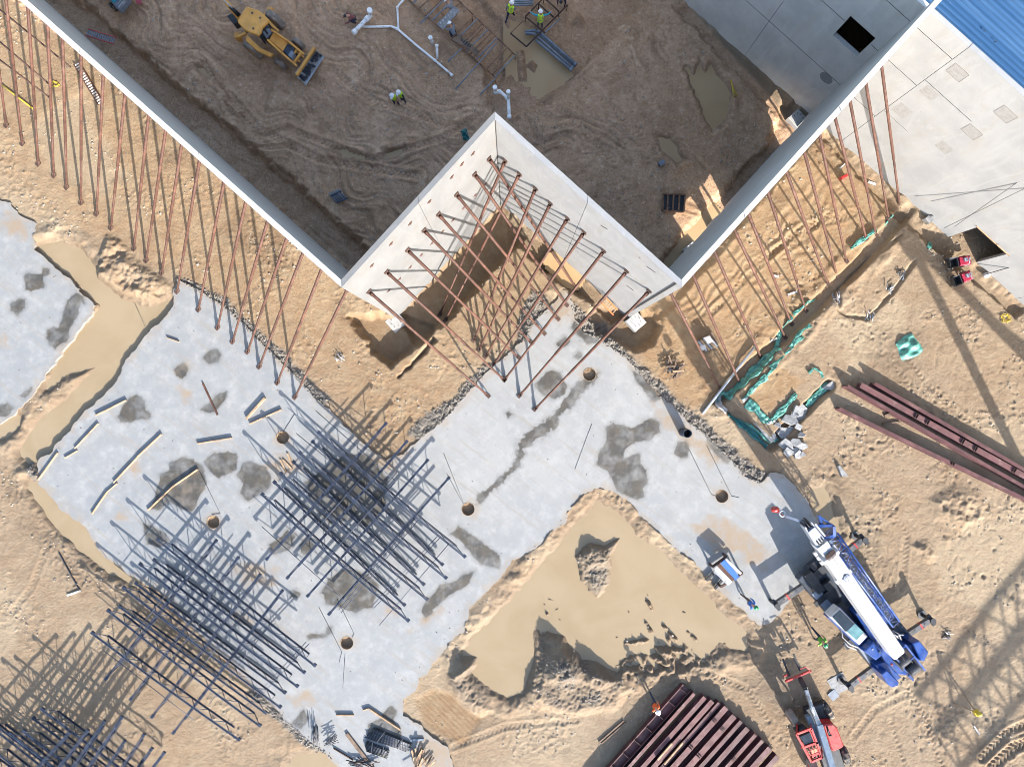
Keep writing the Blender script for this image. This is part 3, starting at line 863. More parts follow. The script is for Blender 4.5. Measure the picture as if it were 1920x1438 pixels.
ground = bpy.data.objects.new('ground', me)
COL.objects.link(ground)
ground['kind'] = 'structure'


# ---- flat water sheets inside the carved basins
def water(poly, level, reach, mt, name):
    p = np.array(poly, float)
    xs = np.arange(p[:, 0].min() - reach - 4, p[:, 0].max() + reach + 8, 4.0)
    ys = np.arange(p[:, 1].min() - reach - 4, p[:, 1].max() + reach + 8, 4.0)
    X, Y = np.meshgrid(xs, ys)
    keep = sd_poly(X, Y, poly, 80) < reach
    kq = keep[:-1, :-1] & keep[1:, 1:] & keep[1:, :-1] & keep[:-1, 1:]
    v = np.stack([(X - 960) / PPM, (719 - Y) / PPM, np.full(X.shape, level)], -1).reshape(-1, 3)
    ii = np.arange(X.size).reshape(X.shape)
    q = np.stack([ii[1:, :-1], ii[1:, 1:], ii[:-1, 1:], ii[:-1, :-1]], -1)[kq]
    used = np.unique(q)
    remap = np.zeros(X.size, int); remap[used] = np.arange(len(used))
    o = bpy.data.objects.new(name, grid_mesh(name, v[used], remap[q], mt))
    COL.objects.link(o)
    o['kind'] = 'structure'


for poly, lv, dep, soft in POOLS:
    water(poly, lv, soft * 1.2, M['water'], 'puddle_water' if poly is not POND else 'pond_water')
for poly, lv, dep, soft in YPOOLS:
    water(poly, lv, soft * 1.1, M['water_mud'], 'puddle_water')

# ================================================================ concrete slabs
SL = 0.10
DAMP = [[(48, 515), (80, 512), (82, 502), (95, 505), (95, 515), (85, 520), (85, 540), (60, 550), (48, 545)], [(22, 570), (40, 560), (50, 562), (48, 580), (35, 590), (22, 582)],
        [(120, 590), (128, 562), (145, 548), (158, 555), (160, 570), (152, 565), (148, 590), (138, 610), (130, 628), (130, 640), (105, 655), (88, 635), (90, 618), (112, 613)],
        [(40, 742), (62, 725), (60, 735), (48, 745)], [(0, 762), (15, 755), (27, 765), (15, 782), (0, 780)], [(380, 670), (395, 657), (410, 656), (417, 667), (408, 678), (392, 683)],
        [(328, 690), (345, 682), (355, 690), (352, 705), (345, 714), (330, 706)], [(222, 780), (230, 760), (245, 745), (258, 738), (270, 750), (275, 768), (287, 775), (280, 785), (260, 785), (250, 792), (228, 790)],
        [(376, 768), (390, 760), (400, 750), (410, 738), (427, 733), (425, 750), (410, 768), (395, 777)], [(298, 905), (302, 890), (318, 880), (318, 868), (340, 858), (365, 860), (382, 875), (390, 905), (380, 925), (362, 960), (340, 955), (320, 940), (300, 955), (282, 955)],
        [(384, 865), (400, 850), (430, 845), (447, 850), (447, 880), (430, 887), (410, 898), (395, 885)], [(445, 890), (455, 870), (470, 865), (500, 875), (512, 895), (505, 915), (490, 925), (465, 940), (452, 925), (455, 905)],
        [(265, 975), (285, 985), (312, 1000), (318, 1015), (300, 1028), (278, 1020)], [(503, 1020), (520, 1010), (540, 990), (556, 1005), (545, 1030), (512, 1038)], [(560, 1020), (580, 1005), (600, 1015), (580, 1040), (565, 1035)],
        [(603, 1110), (615, 1085), (650, 1062), (690, 1075), (712, 1095), (705, 1120), (700, 1140), (680, 1140), (668, 1148), (640, 1140), (612, 1130)], [(785, 1145), (800, 1125), (825, 1095), (850, 1090), (870, 1075), (890, 1070), (880, 1095), (855, 1110), (830, 1125), (810, 1150), (798, 1158)],
        [(1117, 870), (1122, 850), (1135, 830), (1137, 800), (1150, 793), (1175, 800), (1190, 800), (1215, 782), (1235, 790), (1237, 810), (1215, 825), (1190, 830), (1172, 845), (1168, 862), (1190, 850), (1200, 852), (1200, 868), (1213, 880), (1213, 905), (1205, 915), (1208, 930), (1195, 937), (1175, 930), (1155, 918), (1147, 900), (1140, 885)],
        [(1262, 850), (1270, 830), (1285, 825), (1292, 840), (1290, 855), (1275, 860)], [(1003, 722), (1010, 712), (1030, 690), (1050, 700), (1064, 722), (1060, 740), (1040, 748), (1015, 738)], [(1040, 645), (1060, 633), (1072, 640), (1060, 652), (1045, 652)], [(1078, 668), (1085, 660), (1092, 668), (1084, 673)],
        [(895, 945), (920, 920), (950, 895), (972, 868), (973, 845), (985, 835), (1010, 818), (1040, 800), (1045, 780), (1065, 765), (1085, 735), (1110, 715), (1120, 700), (1105, 705), (1080, 728), (1058, 750), (1038, 782), (1015, 795), (980, 820), (972, 835), (982, 850), (962, 875), (930, 905), (900, 930)],
        [(575, 1190), (590, 1185), (612, 1188), (615, 1175), (622, 1175), (622, 1185), (605, 1195), (580, 1196)], [(720, 1330), (735, 1318), (745, 1330), (740, 1350), (755, 1370), (755, 1390), (690, 1385), (690, 1355), (712, 1345)],
        [(572, 905), (600, 880), (650, 850), (690, 850), (730, 900), (720, 960), (690, 985), (660, 970), (620, 985), (590, 950)], [(545, 1108), (556, 1104), (566, 1112), (558, 1122), (546, 1118)], [(945, 775), (955, 770), (962, 777), (952, 784)],
        [(1180, 690), (1215, 712), (1240, 748), (1225, 752), (1195, 720)], [(1320, 810), (1345, 835), (1372, 858), (1362, 868), (1335, 848)], [(860, 985), (890, 1005), (940, 1040), (935, 1065), (900, 1055), (868, 1020), (845, 1000)], [(1075, 600), (1100, 622), (1125, 640), (1100, 645), (1070, 615)], [(548, 1355), (570, 1325), (580, 1345), (565, 1365)]]
DUSTY = [[(328, 690), (345, 682), (355, 690), (352, 705), (345, 714), (330, 706)], [(242, 880), (258, 868), (264, 880), (254, 888)], [(216, 968), (225, 960), (237, 968), (225, 976)], [(5, 640), (15, 630), (24, 640), (12, 648)],
         [(440, 1065), (470, 1055), (520, 1070), (515, 1095), (470, 1095)], [(1300, 985), (1340, 970), (1400, 1000), (1440, 1030), (1430, 1060), (1380, 1040), (1330, 1020)], [(440, 1150), (465, 1145), (470, 1165), (445, 1165)], [(340, 900), (380, 915), (360, 950), (330, 930)],
         [(545, 1310), (580, 1295), (590, 1310), (555, 1325)], [(495, 870), (540, 850), (560, 880), (520, 900)], [(700, 840), (760, 850), (740, 880), (690, 870)], [(340, 725), (360, 735), (355, 745), (342, 738)], [(1030, 540), (1060, 540), (1075, 600), (1040, 600)], [(770, 1180), (800, 1150), (830, 1140), (800, 1170)],
         [(1225, 760), (1290, 800), (1350, 860), (1330, 870), (1250, 800)], [(840, 1390), (870, 1440), (800, 1440), (780, 1380)], [(20, 400), (45, 400), (50, 440), (20, 440), (5, 420)], [(720, 1140), (735, 1138), (738, 1150), (722, 1150)]]
slabs = {}


def slab(poly, st, holes, name):
    p = np.array(poly, float)
    xs = np.arange(max(-140, p[:, 0].min()) - 8, p[:, 0].max() + 8, st)
    ys = np.arange(p[:, 1].min() - 8, min(1500, p[:, 1].max()) + 8, st)
    X, Y = np.meshgrid(xs, ys)
    wx, wy = (X - 960) / PPM, (719 - Y) / PPM
    rag = 2.6 * fbm(wx / 0.5, wy / 0.5, 3, 7)
    d = sd_poly(X, Y, poly, 400) + rag
    for hx, hy in holes:
        d = np.maximum(d, HOLE_R - np.hypot(X - hx, Y - hy))
    kq = (d[:-1, :-1] < 0) | (d[1:, 1:] < 0) | (d[1:, :-1] < 0) | (d[:-1, 1:] < 0)
    for it in range(2):
        gyv, gxv = np.gradient(d, st)
        g2 = np.clip(gxv ** 2 + gyv ** 2, 0.3, 4)
        out = (d > 0) & (d < 3 * st)
        sx = np.where(out, d * gxv / g2, 0); sy = np.where(out, d * gyv / g2, 0)
        X = X - np.clip(sx, -st, st); Y = Y - np.clip(sy, -st, st)
        break
    ii = np.arange(X.size).reshape(X.shape)
    q = np.stack([ii[1:, :-1], ii[1:, 1:], ii[:-1, 1:], ii[:-1, :-1]], -1)[kq]
    wx, wy = (X - 960) / PPM, (719 - Y) / PPM
    zt = SL + 0.008 * fbm(wx / 3, wy / 3, 2, 5)
    top = np.stack([wx, wy, zt], -1).reshape(-1, 3)
    # border edges of the kept cells become the sides
    e = np.concatenate([q[:, [0, 1]], q[:, [1, 2]], q[:, [2, 3]], q[:, [3, 0]]])
    key = np.sort(e, 1); key = key[:, 0].astype(np.int64) * X.size + key[:, 1]
    u, inv, cnt = np.unique(key, return_inverse=True, return_counts=True)
    be = e[cnt[inv] == 1]
    bot = top.copy(); bot[:, 2] = -0.30
    v = np.concatenate([top, bot])
    qs = np.concatenate([q, np.stack([be[:, 1], be[:, 0], be[:, 0] + X.size, be[:, 1] + X.size], -1)])
    used = np.unique(qs)
    remap = np.zeros(len(v), int); remap[used] = np.arange(len(used))
    me = grid_mesh(name, v[used], remap[qs], M['slab'], False)
    damp = np.zeros(X.shape); dust = np.zeros(X.shape)
    nm, ns = fbm(wx / 0.9, wy / 0.9, 3, 13), fbm(wx / 0.25, wy / 0.25, 2, 15)
    for pl in DAMP:
        k_ = pl[0] == (895, 945)
        dd = sd_poly(X, Y, pl, 40) + (4.5 if k_ else 3.2) * nm + (4.0 if k_ else 1.8) * ns - (3.5 if k_ else 0)
        damp = np.maximum(damp, np.maximum(0.30 * sstep(0.5 - (dd - 3) / 9.0), sstep(0.5 - dd / (4.0 if k_ else 3.4)) * (0.90 + 0.35 * nm + 0.15 * ns)))
    for pl in DUSTY:
        dd = sd_poly(X, Y, pl, 40) + 10.0 * nm + 3 * ns
        dust = np.maximum(dust, 0.95 * sstep(0.6 - dd / 18))
    edge = sstep((14 + d * 1.0 + 9 * nm) / 16.0) * (d > -40)
    dust = np.maximum(dust, 0.55 * np.clip(edge, 0, 1))
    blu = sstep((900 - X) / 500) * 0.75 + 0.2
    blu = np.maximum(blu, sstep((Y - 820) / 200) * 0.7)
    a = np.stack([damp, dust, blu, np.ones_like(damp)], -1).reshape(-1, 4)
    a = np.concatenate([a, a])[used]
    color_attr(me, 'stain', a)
    o = bpy.data.objects.new(name, me)
    COL.objects.link(o)
    o['kind'] = 'structure'


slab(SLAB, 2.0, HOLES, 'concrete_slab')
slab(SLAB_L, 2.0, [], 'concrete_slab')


def hz(px, py):
    """height of soil under a photo pixel"""
    j = int(np.clip(np.searchsorted(gy, py), 1, ny - 2)); i = int(np.clip(np.searchsorted(gx, px), 1, nx - 2))
    return float(Z[j, i])


def on(px, py):
    """height of whatever one stands on there: slab or soil"""
    j = int(np.clip(np.searchsorted(gy, py), 1, ny - 2)); i = int(np.clip(np.searchsorted(gx, px), 1, nx - 2))
    return SL if ds[j, i] < 0 else float(Z[j, i])


def G(px, py, dz=0.0):
    z = on(px, py) + dz
    return P(px, py, z)


for hx, hy in HOLES:                       # cardboard rings lining the block-out holes
    mb = MB()
    c = P(hx, hy, 0)
    n = 36
    ro, ri = HOLE_R / PPM * 1.0, HOLE_R / PPM * 0.95
    vs = []
    for k in range(n):
        a = 2 * math.pi * k / n
        for r, z in ((ro, -0.4), (ro, SL + 0.012), (ri, SL + 0.012), (ri, -0.4)):
            vs.append((c.x + r * math.cos(a), c.y + r * math.sin(a), z))
    fs = []
    for k in range(n):
        k2 = (k + 1) % n
        for m in range(3):
            fs.append((k * 4 + m, k2 * 4 + m, k2 * 4 + m + 1, k * 4 + m + 1))
    mb.add(vs, fs, True)
    where = {1105: 'below the corner braces', 1353: 'between two cords near the crane', 878: 'at the middle gravel seam', 651: 'near the slab bottom',
             401: 'beside the lower joist stack', 531: 'in shadow by the middle joist stack'}[hx]
    solo('block_out_ring', mb, M['sonotube'], (c.x, c.y, SL), 'round sand filled slab hole with thin ring ' + where, 'column hole', 'round column holes in the slab')

# ---- loose stones (uncountable)
ico = [(0, 0, 1)] + [(0.894 * math.cos(a), 0.894 * math.sin(a), 0.447) for a in [2 * math.pi * k / 5 for k in range(5)]] + \
      [(0.894 * math.cos(a), 0.894 * math.sin(a), -0.447) for a in [2 * math.pi * (k + .5) / 5 for k in range(5)]] + [(0, 0, -1)]
icof = [(0, 1 + k, 1 + (k + 1) % 5) for k in range(5)] + [(1 + k, 6 + k, 1 + (k + 1) % 5) for k in range(5)] + [(6 + k, 6 + (k + 1) % 5, 1 + (k + 1) % 5) for k in range(5)] + [(11, 6 + (k + 1) % 5, 6 + k) for k in range(5)]
ico, icof = np.array(ico), np.array(icof)


def stones(name, pts, rlo, rhi, mt, seed):
    rng = np.random.RandomState(seed)
    n = len(pts)
    s = rlo + (rhi - rlo) * rng.rand(n) ** 2.5
    v = ico[None] * (1 + 0.35 * (rng.rand(n, 12, 1) - 0.5)) * s[:, None, None] * (0.7 + 0.6 * rng.rand(n, 1, 3))
    a = rng.rand(n) * 6.28
    ca, sa = np.cos(a)[:, None], np.sin(a)[:, None]
    x = v[..., 0] * ca - v[..., 1] * sa; y = v[..., 0] * sa + v[..., 1] * ca
    c = np.array([tuple(P(p[0], p[1], 0))[:2] + (on(p[0], p[1]),) for p in pts])
    v = np.stack([x + c[:, None, 0], y + c[:, None, 1], v[..., 2] * 0.75 + c[:, None, 2] + s[:, None] * 0.25], -1).reshape(-1, 3)
    f = (icof[None] + 12 * np.arange(n)[:, None, None]).reshape(-1, 3)
    me = bpy.data.meshes.new(name)
    me.from_pydata(v.tolist(), [], f.tolist())
    me.materials.append(mt)
    o = bpy.data.objects.new(name, me)
    COL.objects.link(o)
    return o


def scatter(n, seed, accept):
    rng = np.random.RandomState(seed)
    out = []
    while len(out) < n:
        X = rng.rand(4000) * 2000 - 40; Y = rng.rand(4000) * 1520 - 40
        j = np.clip(np.searchsorted(gy, Y), 1, ny - 2); i = np.clip(np.searchsorted(gx, X), 1, nx - 2)
        k = accept(j, i, rng.rand(4000))
        out += list(zip(X[k], Y[k]))
    return out[:n]


M['stone'] = mat('gravel_stone', (0.19, 0.168, 0.14), 0.9, var=0.5, vs=9)
M['stone_pale'] = mat('pale_pebble', (0.29, 0.25, 0.205), 0.9, var=0.45, vs=9)
tag(stones('gravel', scatter(11000, 5, lambda j, i, r: (grav[j, i] > 0.35 + 0.5 * r) & (Z[j, i] > -0.12)), 0.012, 0.060, M['stone'], 6), 'loose grey gravel and crushed stone along the slab margins', 'gravel', kind='stuff')
tag(stones('pebbles', scatter(6000, 8, lambda j, i, r: (ds[j, i] > 2) & (Z[j, i] > -0.1) & (grav[j, i] < 0.4) & (clodmask[j, i] > r * 0.9)), 0.014, 0.075, M['stone_pale'], 9), 'small pale stones scattered over the bare soil', 'pebbles', kind='stuff')
tag(stones('slab_crumbs', scatter(650, 14, lambda j, i, r: (ds[j, i] < -1) & (ds[j, i] > -40 + 34 * r)), 0.008, 0.04, M['stone'], 15), 'dark crumbs of stone lying on the slab edges', 'gravel', kind='stuff')


# ================================================================ tilt-up walls
ZT = 13.4                                    # wall top
def T(px, py): return P(px, py, ZT).to_2d()
cW, cB, cA, cC, cE = T(45, 2), T(640, 532), T(928, 217), T(1278, 532), T(1755, 6)
NE_N, NE_D, NE_DIST = Vector((0.667, 0.745)), Vector((0.745, -0.667)), 24.8
e_dir = (cE - cC).normalized()
cE = cC + e_dir * ((NE_DIST - 0.01 - cC.dot(NE_N)) / e_dir.dot(NE_N))
cW = cB + (cW - cB).normalized() * 36.0
PLAN = [cW, cB, cA, cC, cE]
TH = 0.24


def offs(plan, d):
    out = []
    for i, p in enumerate(plan):
        a = (p - plan[i - 1]).normalized() if i else None
        b = (plan[i + 1] - p).normalized() if i < len(plan) - 1 else None
        na = Vector((-a.y, a.x)) if a else None
        nb = Vector((-b.y, b.x)) if b else None
        if na is None: out.append(p + nb * d)
        elif nb is None: out.append(p + na * d)
        else:
            m = na + nb
            out.append(p + m * (2 * d / m.length_squared))
    return out


OL, OR = offs(PLAN, TH / 2), offs(PLAN, -TH / 2)       # left of travel = yard side


def holed_wall(mb, f0, f1, b0, b1, z0, z1, holes=()):
    """shell of a wall between a front and a back line, with rectangular holes (fractions of length, heights)"""
    ss = sorted({0.0, 1.0} | {h[0] for h in holes} | {h[1] for h in holes})
    zs = sorted({z0, z1} | {h[2] for h in holes if h[2] > z0} | {h[3] for h in holes})
    def solid(i, j):
        if i < 0 or j < 0 or i >= len(ss) - 1 or j >= len(zs) - 1: return False
        s, z = (ss[i] + ss[i + 1]) / 2, (zs[j] + zs[j + 1]) / 2
        return not any(h[0] < s < h[1] and h[2] < z < h[3] for h in holes)
    def F(s, z): q = f0.lerp(f1, s); return (q.x, q.y, z)
    def B(s, z): q = b0.lerp(b1, s); return (q.x, q.y, z)
    for i in range(len(ss) - 1):
        for j in range(len(zs) - 1):
            if not solid(i, j): continue
            a, b, c, d = ss[i], ss[i + 1], zs[j], zs[j + 1]
            mb.add([F(a, c), F(b, c), F(b, d), F(a, d)], [(0, 1, 2, 3)])
            mb.add([B(a, c), B(b, c), B(b, d), B(a, d)], [(3, 2, 1, 0)])
            if not solid(i - 1, j): mb.add([F(a, c), F(a, d), B(a, d), B(a, c)], [(0, 1, 2, 3)])
            if not solid(i + 1, j): mb.add([F(b, c), F(b, d), B(b, d), B(b, c)], [(3, 2, 1, 0)])
            if not solid(i, j - 1): mb.add([F(a, c), F(b, c), B(b, c), B(a, c)], [(3, 2, 1, 0)])
            if not solid(i, j + 1): mb.add([F(a, d), F(b, d), B(b, d), B(a, d)], [(0, 1, 2, 3)])


def frac_top(seg, px, py):
    a, b = PLAN[seg], PLAN[seg + 1]
    return (T(px, py) - a).dot(b - a) / (b - a).length_squared


def frac_gnd(seg, px, py):
    a, b = PLAN[seg], PLAN[seg + 1]
    return (P(px, py, 0).to_2d() - a).dot(b - a) / (b - a).length_squared


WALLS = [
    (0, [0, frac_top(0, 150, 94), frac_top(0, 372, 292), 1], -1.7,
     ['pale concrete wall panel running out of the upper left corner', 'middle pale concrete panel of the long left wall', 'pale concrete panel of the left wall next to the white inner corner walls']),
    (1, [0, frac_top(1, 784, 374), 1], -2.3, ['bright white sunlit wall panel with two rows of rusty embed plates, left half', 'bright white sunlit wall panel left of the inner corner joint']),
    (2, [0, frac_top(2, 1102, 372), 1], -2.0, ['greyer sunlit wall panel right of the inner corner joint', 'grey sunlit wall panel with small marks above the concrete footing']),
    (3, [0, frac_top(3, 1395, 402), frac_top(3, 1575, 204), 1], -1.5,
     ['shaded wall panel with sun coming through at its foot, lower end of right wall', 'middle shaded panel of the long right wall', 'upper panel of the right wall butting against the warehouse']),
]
openings_px = [((1242, 521), (1272, 488)), ((1288, 465), (1328, 424)), ((1338, 412), (1362, 387)), ((1370, 378), (1392, 354)), ((1470, 273), (1500, 242))]
panels = {}
for seg, br, z0, labs in WALLS:
    for k in range(len(br) - 1):
        L = (PLAN[seg + 1] - PLAN[seg]).length
        g = 0.012 / L
        t0, t1 = br[k] + (g if br[k] > 0 else 0.004 / L), br[k + 1] - (g if br[k + 1] < 1 else 0.004 / L)
        f0, f1 = OR[seg].lerp(OR[seg + 1], t0), OR[seg].lerp(OR[seg + 1], t1)
        b0, b1 = OL[seg].lerp(OL[seg + 1], t0), OL[seg].lerp(OL[seg + 1], t1)
        holes = []
        if seg == 3:
            for a, b in openings_px:
                s0, s1 = frac_gnd(3, *a), frac_gnd(3, *b)
                s0, s1 = (s0 - t0) / (t1 - t0), (s1 - t0) / (t1 - t0)
                if 0.01 < s0 and s1 < 0.99:
                    holes.append((s0, s1, -1.0, 1.15))
        c = (f0 + f1 + b0 + b1) / 4
        root = thing('wall_panel', labs[k], 'wall panel', (c.x, c.y, 0), 0, 'tilt-up wall panels of the new building')
        mb = MB()
        holed_wall(mb, f0, f1, b0, b1, z0, ZT, holes)
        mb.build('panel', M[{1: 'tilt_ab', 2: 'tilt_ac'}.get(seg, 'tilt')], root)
        panels[(seg, k)] = root
        if br[k + 1] < 1 or seg in (0, 1, 2):        # dark filler set back in the joint
            e = 0.05
            mb = MB()
            qf, qb = OR[seg].lerp(OR[seg + 1], br[k + 1]), OL[seg].lerp(OL[seg + 1], br[k + 1])
            if br[k + 1] < 1:
                dn = (PLAN[seg + 1] - PLAN[seg]).normalized() * 0.010
                w = (qb - qf).normalized()
                a_, b_ = qf + w * e, qb - w * e
                mb.prism([(a_ - dn), (a_ + dn), (b_ + dn), (b_ - dn)], z0, ZT - e)
                mb.build('joint_filler', M['seal'], root)


def wall_hit(seg, px, py, out=0.0):
    """where the line of sight through a photo pixel meets the outer face of a wall"""
    a, b = OR[seg], OR[seg + 1]
    n = Vector((b.y - a.y, a.x - b.x)).normalized()
    q = P(px, py, 0)
    k = q.to_2d().dot(n)
    t = (a.dot(n) + out) / k
    z = CAM_H * (1 - t)
    return P(px, py, z), n


for pt, rt_ in ((OR[2], panels[(1, 1)]), (OR[3].lerp(OR[2], 0.30 / (OR[3] - OR[2]).length), panels[(2, 1)])):
    mb = MB(); mb.box((pt.x, pt.y, ZT / 2 - 1.05), (0.07, 0.07, ZT + 1.9), 0.74)
    mb.build('joint_filler', M['seal'], rt_)
# rusty plates cast into the white wall
for px, py in ((805, 378), (769, 419), (733, 457), (697, 498), (887, 288), (847, 332), (891, 366), (869, 390), (849, 413), (830, 434), (810, 456), (790, 478), (769, 501), (749, 523), (729, 545), (866, 308), (910, 345)):
    p, n = wall_hit(1, px, py, 0.003)
    t = frac_top(1, 784, 374)
    f = (p.to_2d() - PLAN[1]).dot(PLAN[2] - PLAN[1]) / (PLAN[2] - PLAN[1]).length_squared
    mb = MB()
    d = (PLAN[2] - PLAN[1]).normalized()
    n3, d3 = Vector((n.x, n.y, 0)), Vector((d.x, d.y, 0))
    mb.bar(p - d3 * 0.13, p + d3 * 0.13, 0.012, 0.16)
    mb.bar(p - d3 * 0.05 + n3 * 0.01, p + d3 * 0.06 + n3 * 0.01, 0.03, 0.26)
    mb.build('embed_plate', M['rust'], panels[(1, 0 if f < t else 1)])
for pts in (((1127, 423), (1139, 430)), ((1213, 500), (1229, 511)), ((1175, 535), (1188, 545)), ((1198, 482), (1201, 485))):
    p, n = wall_hit(2, *pts[0], 0.003); q, _ = wall_hit(2, *pts[1], 0.003)
    mb = MB(); mb.bar(p, q, 0.03, 0.03)
    mb.build('lifting_insert', M['rust_dark'], panels[(2, 1)])

# reinforced concrete footings showing at the feet of the corners
def footing(px, py, s, rz, z0, z1, label, cat='footing'):
    mb = MB()
    c = P(px, py, z1)
    h = s / 2
    mb.prism([(c.x + h * math.cos(rz + a), c.y + h * math.sin(rz + a)) for a in (0.785, 2.356, 3.927, 5.498)], z0, z1, 0.03)
    root = thing('footing', label, cat, (c.x, c.y, z0), 0, 'concrete footings at wall corners')
    mb.build('block', M['tilt'], root)
    for k in range(7):
        a = k * 0.9
        mb = MB()
        mb.tube([(c.x + 0.2 * math.cos(a) * s, c.y + 0.2 * math.sin(a) * s, z1), (c.x + 0.25 * math.cos(a) * s, c.y + 0.25 * math.sin(a) * s, z1 + 0.12)], 0.015, 5)
        mb.build('dowel', M['rebar'], root)


footing(1193, 603, 1.3, 0.72, -1.3, -0.12, 'square grey footing block with dowels below the right end of the corner wall')
footing(742, 604, 1.4, 0.72, -1.7, -0.95, 'footing in the pit under the left end of the white wall')
footing(1298, 470, 1.2, 0.72, -0.9, -0.05, 'grey footing in the sun patches at the foot of the right wall')
footing(1496, 222, 1.2, 0.72, -0.9, -0.05, 'grey footing at the top corner where right wall meets warehouse')

# ================================================================ warehouse behind
wh_c = NE_N * (NE_DIST + 10) + NE_D * 10
wh = thing('warehouse', 'warehouse with grey concrete walls and blue ribbed roof in the upper right corner', 'building', (wh_c.x, wh_c.y, 0))
def NEp(s, off=0.0): return NE_N * (NE_DIST + off) + NE_D * s
ZN = 12.3
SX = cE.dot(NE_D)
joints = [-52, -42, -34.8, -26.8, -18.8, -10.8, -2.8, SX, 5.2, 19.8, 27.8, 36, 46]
for a, b in zip(joints[:-1], joints[1:]):
    holes = []
    if a == -2.8: holes = [((0.37 - a) / (b - a), (2.05 - a) / (b - a), 6.8, 8.75)]
    if a == 5.2: holes = [((14.1 - a) / (b - a), (16.45 - a) / (b - a), -1.2, 2.75)]
    mb = MB()
    holed_wall(mb, NEp(a + 0.012), NEp(b - 0.012), NEp(a + 0.012, 0.24), NEp(b - 0.012, 0.24), -1.5, ZN, holes)
    mb.build('wall', M['tilt_ne_shade_lift' if b <= SX + .01 else 'tilt_ne'], wh)  # stretch in the yard's shade gets the lifted colour
mb = MB()
for a in joints[1:-1]:
    q0, q1 = NEp(a - 0.01, 0.05), NEp(a + 0.01, 0.19)
    mb.prism([NEp(a - 0.01, 0.05), NEp(a + 0.01, 0.05), NEp(a + 0.01, 0.19), NEp(a - 0.01, 0.19)], -1.5, ZN - 0.05)
mb.build('joint_filler', M['seal'], wh)
# reveal grooves as thin dark strips lying 3 mm proud of the wall
mb = MB()
def strip(s0, s1, z, w=0.035):
    a, b = NEp(s0, -0.0015), NEp(s1, -0.0015)
    mb.bar((a.x, a.y, z), (b.x, b.y, z), 0.003, w)
for s0, s1 in ((-26.7, -2.83), (-2.77, 5.17)):
    strip(s0, s1, 4.1)
strip(-10, -2.83, 8.9); strip(-2.77, 0.3, 8.2); strip(2.1, 5.17, 8.2); strip(-2.77, 5.17, 11.1); strip(5.23, 8.3, 8.9); strip(5.23, 7.0, 5.0, 0.02)
mb.build('reveal_groove', M['seal'], wh)
for px, py, kind in ((1549, 147, 'o'), (1795, 137, 's'), (1742, 175, 's'), (1885, 215, 's'), (1822, 248, 's'), (1770, 277, 's'), (1691, 208, 's')):
    k = P(px, py, 0).to_2d().dot(NE_N)
    t = (NE_DIST - 0.002) / k
    z = CAM_H * (1 - t)
    p = P(px, py, z); d3 = Vector((NE_D.x, NE_D.y, 0))
    mb = MB()
    if kind == 'o':
        mb.disc(p, (NE_N.x, NE_N.y, 0), 0.42, 0.004, 24)
    else:
        mb.bar(p - d3 * 0.40, p + d3 * 0.40, 0.004, 0.75 if px != 1691 else 1.0)
    mb.build('grout_patch', M['patch'], wh)
    mb = MB()
    if kind == 's' and px in (1795, 1822, 1885):
        up = Vector((0, 0, 1))
        for sx, sz in ((-0.42, 0), (0.42, 0)):
            q = p + d3 * sx; mb.bar(q - up * 0.39, q + up * 0.39, 0.006, 0.015, up=(NE_N.x, NE_N.y, 0))
        for sz in (-0.39, 0.39):
            q = p + up * sz; mb.bar(q - d3 * 0.40, q + d3 * 0.40, 0.006, 0.015)
        mb.build('patch_outline', M['wood_dark'], wh)
mb = MB()                                             # ribbed roof, ribs parallel to the wall
nr, pitch = 90, 0.26
prof = []
for k in range(nr):
    u = k * pitch
    prof += [(u, 0.0), (u + 0.10, 0.0), (u + 0.115, 0.11), (u + 0.20, 0.11)]
prof.append((nr * pitch, 0))
ss_ = [-55, -20, 0, 20, 48]
vs = []
for s in ss_:
    for u, h in prof:
        q = NEp(s, 0.26 + u)
        vs.append((q.x, q.y, 11.85 + h - 0.012 * u))
n = len(prof)
mb.add(vs, [(i * n + k, (i + 1) * n + k, (i + 1) * n + k + 1, i * n + k + 1) for i in range(len(ss_) - 1) for k in range(n - 1)])
mb.build('roof', M['roof'], wh)
mb = MB()
a0, a1 = NEp(-55, 0.26 + nr * pitch), NEp(48, 0.26 + nr * pitch)
mb.bar((a0.x, a0.y, 5.2), (a1.x, a1.y, 5.2), 0.24, 12.4)
for s in (-54.8, 47.8):
    q0, q1 = NEp(s, 0.3), NEp(s, nr * pitch)
    mb.bar((q0.x, q0.y, 5.2), (q1.x, q1.y, 5.2), 0.24, 12.4)
mb.build('rear_wall', M['tilt_ne'], wh)
mb = MB()
for k in range(26):                                   # roof screws and scraps
    u = random.uniform(0.5, 9); s = random.uniform(-2, 22)
    q = NEp(s, u)
    mb.box((q.x, q.y, 11.95 - 0.012 * u), (random.uniform(0.03, 0.10), random.uniform(0.03, 0.07), 0.06), random.random() * 3)
mb.build('roof_clip', M['black'], wh)
mb = MB()
q0, q1 = NEp(14.0, -0.02), NEp(16.6, -0.02)
mb.bar((q0.x, q0.y, 2.79), (q1.x, q1.y, 2.79), 0.05, 0.06)
mb.build('door_lintel', M['wood'], wh)

